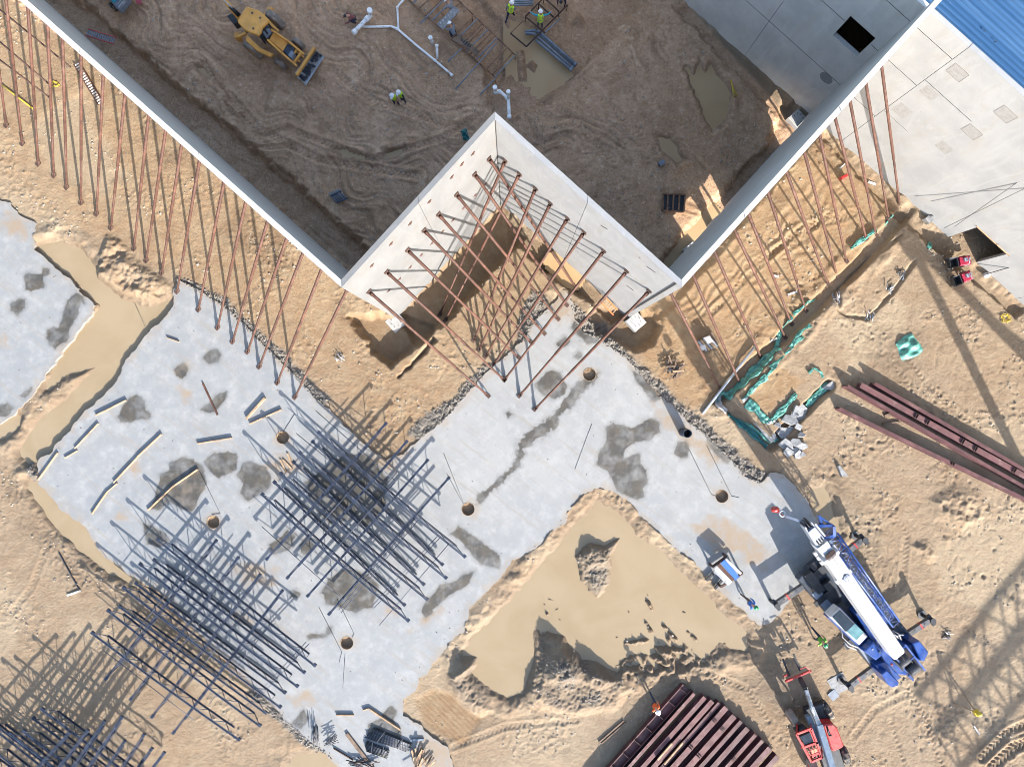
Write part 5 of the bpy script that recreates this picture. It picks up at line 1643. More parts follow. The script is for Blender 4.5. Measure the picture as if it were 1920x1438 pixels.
for px, py, m_, an in ((1487, 1347, 'tyre_dusty', 10), (1549, 1330, 'tyre', 10), (1581, 1414, 'tyre', -6), (1524, 1440, 'tyre_dusty', -6)):
    c = P(px, py, tz + 0.6)
    a_ = Matrix.Rotation(R(an), 3, 'Z') @ tax
    mb = MB(); mb.wheel(c, a_, 0.60, 0.42, 26); w = mb.build('wheel', M[m_], th)
    mb = MB(); mb.disc(c, a_, 0.30, 0.36, 16); mb.build('rim', M['red'], w)
    mb = MB(); mb.bar(c, c + (P(1540, 1390, 0) - P(px, py, 0)) * 0.5, 0.2, 0.2); mb.build('axle', M['black'], th)

# ================================================================ yellow backhoe loader in the shade
bh = thing('backhoe_loader', 'yellow backhoe loader with front bucket on the brown soil, upper left', 'backhoe', P(515, 72, hz(515, 72)))
bz = hz(520, 80)
mb = MB(); mb.pp([(466, 50), (480, 32), (560, 92), (546, 112)], 0.5, 1.0, 0.05); mb.build('chassis', M['black'], bh)
mb = MB(); mb.pp([(461, 13), (464, 12.5), (487, 21), (504, 37), (503, 41), (491, 52), (489, 60), (484, 67), (459, 57), (446, 43), (445, 39)], 2.55, 2.72, 0.05)
roof = mb.build('cab_roof', M['yellow'], bh)
mb = MB()
for a in ((473, 25), (488, 34), (475, 54)): mb.disc(P(*a, 2.725), (0, 0, 1), 0.06, 0.02, 12)
mb.build('roof_hole', M['black'], roof)
mb = MB()
for a in ((463, 18), (448, 41), (483, 62), (500, 40), (492, 50)):
    mb.bar(P(*a, 2.56), P(960 + (a[0] - 960) * 0.97, 719 + (a[1] - 719) * 0.97, 1.0), 0.08, 0.08, up=(1, 0, 0))
mb.pp([(470, 45), (482, 34), (505, 52), (496, 70)], 1.0, 1.25, 0.03)
cabf = mb.build('cab_frame', M['black'], bh)
mb = MB(); mb.pp([(468, 38), (474, 32), (480, 36), (474, 43)], 1.2, 1.55, 0.04); mb.build('seat', M['black'], cabf)
mb = MB(); mb.pp([(492, 60), (504, 52), (510, 60), (499, 72)], 1.25, 1.5, 0.03); mb.build('dashboard', M['conduit'], bh)
mb = MB(); mb.pp([(503, 76), (512, 60.5), (539, 79.5), (529, 96)], 0.9, 1.55, 0.06); mb.build('hood', M['yellow'], bh)
mb = MB(); mb.pp([(529.5, 96), (539.5, 80), (551, 89), (549, 100), (543, 110)], 0.8, 1.45, 0.05); gr = mb.build('radiator', M['deck'], bh)
mb = MB(); mb.pp([(540, 104), (546, 95), (551, 99), (547, 110)], 1.0, 1.47); mb.build('headlight', M['conduit'], gr)
for pts in (((509, 57), (540, 78), (569, 102)), ((502, 76), (528, 100), (556, 124))):
    mb = MB()
    a, b, c = P(*pts[0], 1.75), P(*pts[1], 1.65), P(*pts[2], 0.95)
    mb.bar(a, b, 0.11, 0.24); mb.bar(b, c, 0.11, 0.22)
    mb.build('loader_arm', M['yellow'], bh)
mb = MB(); mb.bar(P(552, 117, 1.1), P(565, 99, 1.1), 0.12, 0.12); mb.bar(P(545, 110, 1.25), P(557, 93, 1.25), 0.09, 0.09)
for a, b in (((540, 102), (562, 116)), ((548, 92), (570, 108))): mb.bar(P(*a, 1.3), P(*b, 0.8), 0.07, 0.09)
mb.bar(P(590, 90, 0.85), P(556, 142, 0.85), 0.17, 0.2, ch=0.02)
mb.build('loader_linkage', M['yellow'], bh)
mb = MB()                                     # bucket: bottom, back and two cheeks
bk = [P(590, 95, 0.8), P(556, 142, 0.8)]; fr = [P(607, 107, 0.25), P(573, 160, 0.25)]
lo = [P(590, 95, 0.2), P(556, 142, 0.2)]
mb.bar((bk[0] + lo[0]) / 2, (bk[1] + lo[1]) / 2, 0.05, 0.62)
mb.bar((fr[0] + lo[0]) / 2, (fr[1] + lo[1]) / 2, 0.66, 0.05)
for i in (0, 1):
    mb.add([bk[i], fr[i], lo[i], bk[i] + Vector((0.03, 0.03, 0)), fr[i] + Vector((0.03, 0.03, 0)), lo[i] + Vector((0.03, 0.03, 0))], [(0, 1, 2), (5, 4, 3), (0, 3, 4, 1), (1, 4, 5, 2), (2, 5, 3, 0)])
bu_ = mb.build('bucket', M['steel'], bh)
mb = MB(); mb.bar(fr[0] + Vector((0, 0, 0.03)), fr[1] + Vector((0, 0, 0.03)), 0.09, 0.04); mb.build('cutting_edge', M['alu'], bu_)
mb = MB()
for k in range(60):
    t, u = random.random(), random.uniform(0.25, 0.8)
    q = lo[0].lerp(lo[1], t).lerp(fr[0].lerp(fr[1], t), u)
    mb.ball(q + Vector((0, 0, 0.05)), (random.uniform(.05, .13), random.uniform(.05, .13), 0.05), 6, 4)
mb.build('bucket_mud', M['rebar'], bu_)
fd = (P(573, 142, 0) - P(470, 40, 0)); fax = (P(590, 95, 0) - P(556, 142, 0)).normalized()
for px, py, r, w in ((526, 121, 0.42, 0.34), (560, 82, 0.42, 0.34), (476, 93, 0.66, 0.46), (517, 38, 0.66, 0.46)):
    c = P(px, py, bz + r); mb = MB(); mb.wheel(c, fax, r, w, 24)
    o = mb.build('wheel', M['tyre_dusty'], bh)
    mb = MB(); mb.disc(c, fax, r * 0.5, w * 0.85, 14); mb.build('rim', M['yellow'], o)
mb = MB()
mb.pp([(460, 76), (463, 66), (488, 90), (512, 101), (507, 107), (482, 96)], 1.18, 1.32, 0.03)
mb.pp([(505, 38), (508, 42), (522, 56), (520, 60), (504, 46)], 1.18, 1.32, 0.03)
mb.build('fender', M['yellow'], bh)
mb = MB(); mb.bar(P(452, 38, 1.1), P(432, 14, 1.9), 0.3, 0.35, ch=0.03); mb.bar(P(432, 14, 1.9), P(405, -18, 2.3), 0.26, 0.3, ch=0.03)
ba = mb.build('backhoe_arm', M['yellow'], bh)
mb = MB(); mb.tube([P(449, 28, 1.7), P(436, 16, 2.3)], 0.09, 10); mb.tube([P(447, 31, 1.7), P(430, 13, 2.3)], 0.07, 10); mb.build('hydraulic_cylinder', M['black'], ba)
mb = MB(); mb.tube([P(436, 16, 2.3), P(418, 0, 2.6)], 0.045, 8); mb.build('cylinder_rod', M['alu'], ba)
mb = MB(); mb.pp([(425, 30), (440, 22), (450, 40), (438, 46)], 0.5, 1.1, 0.03); mb.build('swing_frame', M['black'], bh)
for a, b in (((462, 62), (447, 70)), ((495, 30), (508, 22))):
    mb = MB(); mb.bar(P(*a, 0.8), P(*b, 0.5), 0.14, 0.14); mb.box(P(*b, 0.25), (0.3, 0.3, 0.5)); mb.build('stabiliser', M['yellow'], bh)

# ================================================================ two red power buggies
for c0, c1, lb in (((1767, 497), (1811, 490), 'magenta red power buggy with black tub, upper of the two near the warehouse door'), ((1774, 532), (1812, 517), 'magenta red power buggy with black tub, lower of the two, tilted more')):
    p, q = P(*c0, 0), P(*c1, 0)
    z = hz(int(c0[0]), int(c0[1])) + 0.02
    d = (q - p).normalized(); s = d.cross(Vector((0, 0, 1))); L = (q - p).length
    rt = thing('power_buggy', lb, 'power buggy', (p.x, p.y, z), 0, 'red power buggies')
    O = Vector((p.x, p.y, z))
    def W(a, b, h): return O + d * (a * L) + s * b + Vector((0, 0, h))
    mb = MB()
    for k in range(5):
        pass
    mb.add([W(0.02, -.30, .72), W(0.38, -.30, .72), W(0.38, .30, .72), W(0.02, .30, .72), W(0.08, -.2, .3), W(0.34, -.2, .3), W(0.34, .2, .3), W(0.08, .2, .3), W(.05, -.26, .70), W(.35, -.26, .70), W(.35, .26, .70), W(.05, .26, .70), W(.1, -.16, .36), W(.32, -.16, .36), W(.32, .16, .36), W(.1, .16, .36)],
           [(0, 4, 5, 1), (1, 5, 6, 2), (2, 6, 7, 3), (3, 7, 4, 0), (4, 7, 6, 5), (8, 9, 13, 12), (9, 10, 14, 13), (10, 11, 15, 14), (11, 8, 12, 15), (12, 13, 14, 15), (0, 1, 9, 8), (1, 2, 10, 9), (2, 3, 11, 10), (3, 0, 8, 11)])
    mb.build('tub', M['black'], rt)
    mb = MB(); m2 = (W(0.42, 0, .55), W(0.80, 0, .50)); mb.bar(*m2, 0.56, 0.42, ch=0.05); mb.bar(W(0.78, 0, .40), W(1.0, 0, .36), 0.58, 0.16, ch=0.03)
    bd_ = mb.build('body', M['magenta'], rt)
    mb = MB(); mb.box(W(0.66, -.05, .78), (.2, .22, .12), 0.3); mb.box(W(.88, .1, .5), (.12, .2, .15), .2); mb.box(W(.95, -.1, .48), (.1, .12, .1), .2)
    mb.tube([W(.70, -.25, .95), W(.72, 0, 1.0), W(.70, .25, .95)], 0.018, 6); mb.tube([W(.70, 0, .7), W(.72, 0, 1.0)], 0.02, 6)
    mb.build('engine_and_handle', M['crane_grey'], bd_)
    for a, b in ((.2, -.30), (.2, .30), (.78, -.26), (.78, .26)):
        mb = MB(); mb.wheel(W(a, b, .2), s, .2, .14, 16, .03); mb.build('wheel', M['tyre'], rt)

# small utility vehicle cut by the top edge
uv = thing('utility_vehicle', 'small grey utility vehicle cut off by the top frame edge at the upper left', 'utility vehicle', P(215, 0, hz(215, 0)))
mb = MB(); mb.pp([(193, -8), (203, -2), (220, 18), (224, 19), (241, -2), (230, -20), (205, -40)], 0.55, 0.95, 0.04); ub = mb.build('cargo_bed', M['conduit'], uv)
mb = MB(); mb.bar(P(222, 15, 0.98), P(237, -2, 0.98), 0.12, 0.05); mb.bar(P(219, 11, 0.98), P(233, -6, 0.98), 0.06, 0.05); mb.build('tailgate', M['steel'], ub)
mb = MB(); mb.pp([(196, -10), (208, 1), (216, -6), (206, -20)], 0.95, 1.25, 0.05); mb.build('cargo', M['teal_cloth'], ub)
mb = MB(); mb.pp([(160, -60), (195, -70), (215, -30), (185, -18)], 0.6, 1.9, 0.1); mb.build('cab', M['conduit'], uv)
for a in ((212, 14), (240, -8), (178, -30), (205, -55)):
    mb = MB(); mb.wheel(P(*a, hz(215, 0) + 0.3), (0.75, 0.66, 0), 0.3, 0.22, 18); mb.build('wheel', M['tyre'], uv)

# ================================================================ steel beams
def ibeam(mb, p0, p1, h, bf, tf=0.03, tw=0.02, roll=0.0):
    """p0-p1 is the centre line of the top face"""
    p0, p1 = Vector(p0), Vector(p1)
    d = (p1 - p0).normalized(); s = d.cross(Vector((0, 0, 1))).normalized(); u = s.cross(d)
    if roll:
        M_ = Matrix.Rotation(roll, 3, d); s, u = M_ @ s, M_ @ u
    c0, c1 = p0 - Vector((0, 0, h / 2 if not roll else bf / 2)), p1 - Vector((0, 0, h / 2 if not roll else bf / 2))
    mb.bar(c0 + u * (h / 2 - tf / 2), c1 + u * (h / 2 - tf / 2), bf, tf, up=u)
    mb.bar(c0 - u * (h / 2 - tf / 2), c1 - u * (h / 2 - tf / 2), bf, tf, up=u)
    mb.bar(c0, c1, tw, h - 2 * tf - 0.004, up=u)
    return c0, c1, d, s, u


def beam(p0, p1, h, bf, m_, label, group, roll=0.0, stiff=0, cleats=()):
    rt = thing('steel_beam', label, 'steel beam', (Vector(p0) + Vector(p1)) / 2 - Vector((0, 0, h if not roll else bf)), 0, group)
    mb = MB()
    c0, c1, d, s, u = ibeam(mb, p0, p1, h, bf, roll=roll)
    mb.build('section', m_, rt)
    L = (Vector(p1) - Vector(p0)).length
    for k in range(stiff):
        q = c0.lerp(c1, (k + 0.25) / max(1, stiff))
        mb = MB()
        for sg in (-1, 1): mb.bar(q + s * sg * 0.015 , q + s * sg * (bf / 2 - 0.01), 0.02, h - 0.07, up=u)
        mb.build('stiffener', m_, rt)
    for t in cleats:
        q = Vector(p0).lerp(Vector(p1), t)
        mb = MB()
        for e in (-0.07, 0.07): mb.bar(q + d * e - s * bf * 0.45 + Vector((0, 0, 0.05)), q + d * e + s * bf * 0.45 + Vector((0, 0, 0.05)), 0.02, 0.09)
        mb.build('cleat', M['rust_dark'], rt)
    return rt


g1 = 'long maroon beams lying at the right edge'
zb = hz(1750, 820)
beam(P(1589, 724, zb + .62), P(1960, 935, zb + .62), 0.6, 0.20, M['maroon'], 'narrow maroon beam, second from below of the four long beams at right', g1)
beam(P(1614, 722, zb + .55), P(1960, 914, zb + .55), 0.5, 0.34, M['maroon_pale'], 'widest pale maroon beam among the four long beams at right', g1, cleats=(0.30, 0.36, 0.55, 0.62, 0.83))
beam(P(1640, 719, zb + .66), P(1960, 903, zb + .66), 0.6, 0.22, M['maroon'], 'uppermost maroon beam of the four long beams at right', g1)
beam(P(1574, 766, zb + .58), P(1960, 954, zb + .58), 0.55, 0.20, M['maroon'], 'lowest maroon beam of the four, lying apart from the others', g1, cleats=(0.55,))
mb = MB(); mb.bar(G(1655, 795, .05), G(1687, 791, .05), 0.1, 0.1); solo('timber_block', mb, M['wood_dark'], G(1670, 793), 'short dark timber lying between the long maroon beams', 'timber')
mb = MB(); mb.bar(G(1658, 780, .06), G(1668, 776, .06), 0.12, 0.12); solo('timber_block', mb, M['wood_dark'], G(1662, 778), 'short timber stub above the dark timber among the maroon beams', 'timber')
g2 = 'stacked maroon girders at the bottom edge'
dirv = Vector((-0.665, -0.747, 0))
zb = hz(1300, 1400)
def gird(px, py, ztop, L, h, bf, m_, label, roll=0.0, stiff=0, cleats=()):
    p = P(px, py, ztop); beam(p, p + dirv * L, h, bf, m_, label, g2, roll, stiff, cleats)
nm_ = ['leftmost girder lying on its side with stiffeners, bottom stack of maroon girders', 'narrow upright girder next to the leftmost in the bottom stack']
gird(1287, 1290, 0.56, 9.5, 0.62, 0.42, M['maroon'], nm_[0], roll=math.pi / 2, stiff=9)
gird(1302, 1300, 0.66, 9.5, 0.55, 0.20, M['maroon_pale'], nm_[1])
for i, (px, py, zt, bf, h, mm) in enumerate(((1322, 1307, .62, .26, .5, 'maroon_pale'), (1336, 1314, .70, .30, .6, 'maroon_pale'), (1349, 1318, .62, .24, .5, 'maroon'), (1362, 1326, .74, .34, .6, 'maroon_pale'), (1377, 1342, .80, .36, .6, 'maroon_pale'), (1390, 1352, .55, .24, .5, 'maroon'),
                                           (1402, 1365, .66, .32, .5, 'maroon'), (1417, 1377, .74, .22, .6, 'maroon_pale'), (1430, 1388, .62, .22, .5, 'maroon'), (1444, 1402, .66, .34, .5, 'maroon_pale'), (1458, 1418, .62, .3, .5, 'maroon'))):
    gird(px, py, zt + 0.05, 9.0, h, bf, M[mm], 'maroon girder in the bottom stack, %s from the left' % ORD[i + 2], cleats=((0.12, 0.36, 0.6) if i in (3, 4) else (0.22, 0.4) if i == 7 else ()))
for a, b, n_ in (((1233, 1424), (1260, 1393), 'left'), ((1246, 1432), (1280, 1392), 'right')):
    mb = MB(); mb.bar(P(*a, .80), P(*b, .80), 0.10, 0.10)
    solo('timber_block', mb, M['wood'], P(*a, .75), '%s of two pale timbers lying on the maroon girders' % n_, 'timber', 'timbers on the girders')

# unseen crane added beyond the lower right corner to cast shadows on the ground
def shp(px, py, z):
    q = P(px, py, 0); k = z / math.tan(SUN_EL)
    return Vector((q.x + SUN_XY.x * k, q.y + SUN_XY.y * k, z))
lc = thing('shadow_crane', 'invented lattice crane beyond the lower right, added to cast shadows on the ground', 'crane', shp(2100, 1000, 0))
mb = MB()
e0, e1 = shp(1752, 1372, 10), shp(1930, 1160, 10)
off = (shp(1800, 1444, 10) - e0)
s_ = off.normalized(); L = (e1 - e0); n = 9
A = [e0, e0 + off, e0 + Vector((0, 0, 1.2)), e0 + off + Vector((0, 0, 1.2))]
e1 = e0 + L * 1.6; L = e1 - e0
for q in A: mb.tube([q, q + L], 0.17, 8)
for k in range(n):
    f0, f1 = L * (k / n), L * ((k + 1) / n)
    for a, b in ((0, 1), (2, 3), (0, 2), (1, 3)):
        mb.tube([A[a] + f0, A[b] + f1] if k % 2 else [A[b] + f0, A[a] + f1], 0.07, 6)
    mb.tube([A[0] + f0, A[1] + f0], 0.07, 6)
mb.build('lattice_boom', M['yellow'], lc)
mb = MB()
m_top = e1; mb.tube([Vector((m_top.x, m_top.y, 0)), m_top], 0.5, 12)
p1_ = shp(1702, 445, 12); mb.tube([Vector((p1_.x, p1_.y, 0)), p1_], 0.30, 10); mb.ball(p1_ + Vector((0, 0, 0)), (0.7, 0.7, 0.9))
p2_, p3_ = shp(1722, 462, 11.5), shp(1990, 735, 7); mb.tube([p3_, p2_], 0.30, 10); mb.tube([Vector((p3_.x, p3_.y, 0)), p3_], 0.3, 10)
p4_, p5_ = shp(1835, 580, 11.5), shp(2060, 760, 7); mb.tube([p5_, p4_], 0.20, 10)
mb.tube([p4_, p2_, p1_], 0.03, 6)
mb.build('mast', M['yellow'], lc)


# ================================================================ people
def person(px, py, face, pose, top, legs, hat, label, sleeves=None, vest=None, group=None, z=None, arms_bare=False):
    """face: heading in degrees, counter-clockwise from photo right; pose: stand / bend / squat / walk / reach"""
    zz = on(px, py) if z is None else z
    base = P(px, py, zz)
    rt = thing('person', label, 'person', base, R(face - 90), group)
    J = {}
    hip = {'stand': .93, 'walk': .91, 'bend': .90, 'squat': .42, 'reach': .92}[pose]
    pitch = R({'stand': 6, 'walk': 10, 'bend': 62, 'squat': 40, 'reach': 14}[pose])
    J['pel'] = Vector((0, 0 if pose != 'bend' else -.12, hip))
    def up(d, side=0.0, fwd=0.0):
        return J['pel'] + Vector((side, math.sin(pitch) * d + math.cos(pitch) * fwd, math.cos(pitch) * d - math.sin(pitch) * fwd))
    J['waist'], J['chest'], J['neck'] = up(.15), up(.36), up(.54)
    J['head0'] = up(.62, 0, .03 + (0.04 if pose == 'bend' else 0)); J['head1'] = up(.76, 0, .05)
    V, E, Rr, tagm = [], [], [], []
    def vtx(p, r, m, par=None):
        V.append(tuple(p)); Rr.append(r); tagm.append(m)
        if par is not None: E.append((par, len(V) - 1))
        return len(V) - 1
    pel = vtx(J['pel'], (.15, .115), 1)
    wa = vtx(J['waist'], (.145, .11), 0, pel); chv = vtx(J['chest'], (.17, .12), 0, wa); ne = vtx(J['neck'], (.062, .062), 2, chv)
    h0 = vtx(J['head0'], (.078, .088), 2, ne); h1 = vtx(J['head1'], (.085, .098), 2, h0)
    fw = Vector((0, math.cos(pitch), -math.sin(pitch)))
    hm = J['head0'].lerp(J['head1'], 0.45)
    for sg in (-1, 1):
        sh = up(.47, sg * .20)
        if pose == 'bend': el, wr = sh + Vector((sg * .05, .06, -.27)), sh + Vector((sg * .02, .16, -.50))
        elif pose == 'squat': el, wr = sh + Vector((sg * .06, .16, -.20)), sh + Vector((sg * -.02, .38, -.28))
        elif pose == 'reach': el, wr = sh + Vector((sg * .24, .10, -.10)), sh + Vector((sg * .42, .24, -.06))
        elif pose == 'walk': el, wr = sh + Vector((sg * .06, sg * .10, -.27)), sh + Vector((sg * .05, sg * .20 + .08, -.50))
        else: el, wr = sh + Vector((sg * .08, .02, -.28)), sh + Vector((sg * -.02, .20, -.44))
        s_ = vtx(sh, (.068, .068), 0, chv); e_ = vtx(el, (.05, .05), 3, s_); w_ = vtx(wr, (.034, .03), 2 if arms_bare else 3, e_)
        dh = (wr - el).normalized()
        pm = vtx(wr + dh * .08, (.036, .02), 2, w_)
        sd = dh.orthogonal().normalized(); sd2 = dh.cross(sd)
        for k in range(4):
            o_ = sd * (-.03 + .02 * k)
            f1 = vtx(wr + dh * (.115 + .005 * (k in (1, 2))) + o_, (.0095, .0095), 2, pm)
            vtx(wr + dh * (.155 + .012 * (k in (1, 2))) + o_ + sd2 * .02, (.008, .008), 2, f1)
        t1 = vtx(wr + dh * .06 + sd * .045 * sg, (.011, .011), 2, w_); vtx(wr + dh * .10 + sd * .06 * sg + sd2 * .01, (.009, .009), 2, t1)
        hp = J['pel'] + Vector((sg * .10, 0, -.04))
        if pose == 'squat': kn, an = Vector((sg * .16, .34, .46)), Vector((sg * .14, .04, .09))
        elif pose == 'walk': kn, an = Vector((sg * .10, sg * .20, .48)), Vector((sg * .11, sg * .34 - .08, .10))
        elif pose == 'bend': kn, an = Vector((sg * .13, .02, .49)), Vector((sg * .16, -.06, .09))
        else: kn, an = Vector((sg * .12, .03, .49)), Vector((sg * .15, -.02, .09))
        hpv = vtx(hp, (.10, .10), 1, pel); k_ = vtx(kn, (.066, .068), 1, hpv); a_ = vtx(an, (.048, .05), 1, k_)
        vtx(Vector((an.x, an.y + .10, .055)), (.045, .04), 4, a_)
        vtx(hm + Vector((sg * .088, 0, 0)), (.018, .026), 2, h0)          # ear
    vtx(hm + fw * .108, (.017, .019), 2, h0)                               # nose
    me = bpy.data.meshes.new('body'); me.from_pydata(V, E, []); me.update()
    o = bpy.data.objects.new('body', me); COL.objects.link(o)
    sk = o.modifiers.new('skin', 'SKIN'); sk.use_smooth_shade = True
    lay = me.skin_vertices[0] if me.skin_vertices else None
    for i, r in enumerate(Rr):
        lay.data[i].radius = r
    lay.data[0].use_root = True
    sb = o.modifiers.new('sub', 'SUBSURF'); sb.levels = 1; sb.render_levels = 1
    dg = bpy.context.evaluated_depsgraph_get()
    me2 = bpy.data.meshes.new_from_object(o.evaluated_get(dg))
    bpy.data.objects.remove(o)
    body = bpy.data.objects.new('body', me2); COL.objects.link(body); body.parent = rt
    me2.materials.clear()
    for m_ in (top, legs, M['skin'], sleeves or top, M['boot']): me2.materials.append(m_)
    seg = [(Vector(V[a]), Vector(V[b]), tagm[b] if tagm[b] != 2 or tagm[a] == 2 else 2) for a, b in E]
    for pl in me2.polygons:
        c = pl.center; best, bm = 9, 0
        for a, b, m_ in seg:
            ab = b - a; t = max(0, min(1, (c - a).dot(ab) / max(1e-9, ab.length_squared)))
            dd = (a + ab * t - c).length
            if dd < best: best, bm = dd, m_
        pl.material_index = bm; pl.use_smooth = True
    axis = (J['head1'] - J['head0']).normalized()
    rot = Vector((0, 0, 1)).rotation_difference(axis).to_matrix()
    if hat is not None:
        mb = MB(); mb.ball((0, 0, 0), (.125, .145, .125), 16, 6, 0.0)
        mb.tube([(0, 0, -.004), (0, 0, .010)], .150, 18)
        mb.bar((0, .10, .004), (0, .205, -.004), .17, .014)
        mb.bar((0, -.11, .118), (0, .11, .118), .03, .02)
        cc = J['head0'].lerp(J['head1'], .82)
        mb.v = [tuple(rot @ Vector(q) + cc) for q in mb.v]
        mb.build('hard_hat', hat, rt, local=True)
    else:
        mb = MB(); mb.ball((0, -.015, 0), (.105, .115, .10), 14, 6, -0.2)
        cc = J['head0'].lerp(J['head1'], .85)
        mb.v = [tuple(rot @ Vector(q) + cc) for q in mb.v]
        mb.build('hair', M['black'], rt, local=True)
    mb = MB()
    for sg in (-1, 1): mb.ball(hm + Vector((sg * .034, 0, 0)) + fw * .085 + axis * .02, .012, 8, 5)
    mb.build('eyes', M['black'], rt, local=True)
    if vest is not None:
        mb = MB(); n = 20; rings = []
        for d_, rx, ry in ((.02, .185, .150), (.16, .178, .145), (.34, .205, .158), (.45, .215, .135), (.53, .155, .10), (.555, .09, .085)):
            rings.append([up(d_, rx * math.cos(2 * math.pi * k / n), ry * math.sin(2 * math.pi * k / n)) for k in range(n)])
        mb.add([q for r_ in rings for q in r_], [(i * n + k, i * n + (k + 1) % n, (i + 1) * n + (k + 1) % n, (i + 1) * n + k) for i in range(len(rings) - 1) for k in range(n)], True)
        ve = mb.build('vest', vest, rt, local=True)
        mb = MB()
        for sx in (-.10, .10): mb.bar(up(.30, sx, -.165), up(.52, sx, -.125), .04, .012, up=(0, 1, 0))
        mb.bar(up(.2, -.15, -.15), up(.2, .15, -.15), .012, .04)
        mb.build('reflective_band', M['steel'], ve, local=True)
    return rt


person(744, 196, 255, 'stand', M['lime'], M['navy_cloth'], M['helmet_white'], 'left of two workers in lime vests and white helmets standing on brown mud', vest=M['lime'], sleeves=M['skin'])
person(757, 191, 235, 'stand', M['navy_cloth'], M['navy_cloth'], M['helmet_white'], 'right of the two standing workers on brown mud, dark shirt under lime vest', vest=M['lime'])
person(957, 36, 60, 'walk', M['lime'], M['navy_cloth'], M['helmet_white'], 'worker in bright lime hooded vest and white helmet striding beside the rebar cages', vest=M['lime'], sleeves=M['grey_cloth'])
person(1012, 54, 90, 'reach', M['teal_cloth'], M['grey_cloth'], M['helmet_white'], 'worker with teal sleeves spreading his arms over the grey conduits', vest=M['lime'])
person(851, 32, 135, 'bend', M['grey_cloth'], M['navy_cloth'], M['helmet_white'], 'worker in grey bending over the rebar trench, only white helmet clear')
person(853, 72, 120, 'squat', M['conduit'], M['navy_cloth'], M['helmet_white'], 'crouching worker in blue grey shirt beside the plywood with round holes')
person(668, 40, 200, 'squat', M['plaid'], M['navy_cloth'], None, 'worker in plaid shirt crouching next to the thick white pipe')
person(1055, 8, 250, 'bend', M['navy_cloth'], M['navy_cloth'], None, 'dark clothed worker bending at the corner of the brown steel frame, top edge')
person(1221, 1308, 300, 'walk', M['orange'], M['navy_cloth'], M['helmet_white'], 'worker in orange shirt and white helmet at the corner of the maroon girders', sleeves=M['orange'], arms_bare=True)
person(1524, 1187, 300, 'walk', M['green_shirt'], M['navy_cloth'], M['helmet_green'], 'worker in light green shirt walking beside the blue crane cab', arms_bare=True)
person(1396, 1121, 330, 'walk', M['blue_cloth'], M['wood_dark'], M['helmet_green'], 'worker in blue shirt with dark green helmet on the slab tip', arms_bare=False)


# ================================================================ timber on the slab
TIMBER = [((178, 779), (236, 750), .16, 'board lying near the upper left stain beside the muddy channel'), ((139, 841), (183, 794), .13, 'board parallel to the slab edge beside the muddy channel'), ((120, 859), (144, 845), .12, 'short board near the left slab edge'),
          ((70, 900), (107, 849), .15, 'board at the left corner of the slab touching the water'), ((256, 857), (302, 814), .18, 'uppermost board of the long line of boards on the left slab'), ((212, 905), (256, 858), .16, 'middle board of the long line of boards on the left slab'),
          ((171, 964), (200, 922), .15, 'lowest board of the long line of boards on the left slab'), ((200, 922), (219, 906), .10, 'short board bridging the long line of boards on the left slab'), ((276, 957), (323, 912), .17, 'lower board crossing the big brown stain'),
          ((322, 913), (370, 880), .20, 'upper board crossing the big brown stain'), ((369, 832), (434, 821), .16, 'nearly level board above the two brown stains'), ((461, 785), (496, 746), .30, 'thick pale beam upper left of the middle joist stack'), ((467, 795), (527, 768), .16, 'dark board beside the thick pale beam'),
          ((630, 1341), (663, 1341), .12, 'short level board on the lower slab'), ((680, 1332), (692, 1328), .12, 'short stub at the end of the pale plank near the rebar bundles'), ((693, 1330), (750, 1368), .22, 'pale plank above the black rebar bundles'), ((312, 633), (335, 641), .10, 'short brown stick near the top corner of the slab')]
for (a, b, w, lb) in TIMBER:
    mb = MB(); h = 0.09 + w * 0.30
    p, q = P(*a, SL + h), P(*b, SL + h)
    d = Vector((0, 0, -h / 2))
    mb.bar(p + d, q + d, w * 0.42, h, ch=0.006)
    solo('timber_board', mb, M['wood'], (p.x, p.y, SL), lb, 'timber', 'timber boards on the slab')
mb = MB(); mb.bar(G(380, 718, .05), G(408, 778, .05), 0.10, 0.07); solo('timber_board', mb, M['rust'], G(380, 718), 'thin reddish brown stick across the small dark stain', 'timber', 'timber boards on the slab')
for i, (a, b) in enumerate((((526, 862), (536, 885)), ((531, 862), (548, 880)), ((539, 850), (548, 872)))):
    mb = MB(); mb.bar(G(*a, .06), G(*b, .06), 0.10, 0.06); solo('timber_board', mb, M['wood'], G(*a), '%s short orange wood offcut beside the middle joist stack' % ['left', 'middle', 'right'][i], 'timber', 'timber boards on the slab')

# thin cords from the column holes
for i, pts in enumerate((((1292, 842), (1334, 927), (1342, 930)), ((1325, 835), (1372, 930), (1386, 933)), ((832, 850), (870, 945)), ((838, 888), (868, 944)), ((598, 1138), (641, 1222), (636, 1242)), ((632, 1122), (664, 1188), (660, 1195)), ((374, 883), (413, 963), (397, 964)), ((553, 775), (531, 810)), ((1110, 795), (1103, 812), (1078, 880)), ((647, 1225), (643, 1290)), ((252, 567), (278, 627)))):
    mb = MB(); mb.tube([G(x, y, .015) for x, y in pts], 0.014 if i < 8 else 0.010, 5)
    solo('cord', mb, M['rope'], G(*pts[0]), 'thin dark cord %s' % ['running to the left of the hole near the crane', 'running to the right of the hole near the crane', 'upper of two running to the middle slab hole', 'lower of two running to the middle slab hole', 'running left of the bottom slab hole', 'running right above the bottom slab hole', 'crossing the big brown stain to the hole', 'at the upper left of the middle joist stack', 'lying beside the large grey stain', 'running down below the bottom slab hole', 'lying across the muddy channel'][i], 'cord', 'cords on the slab')

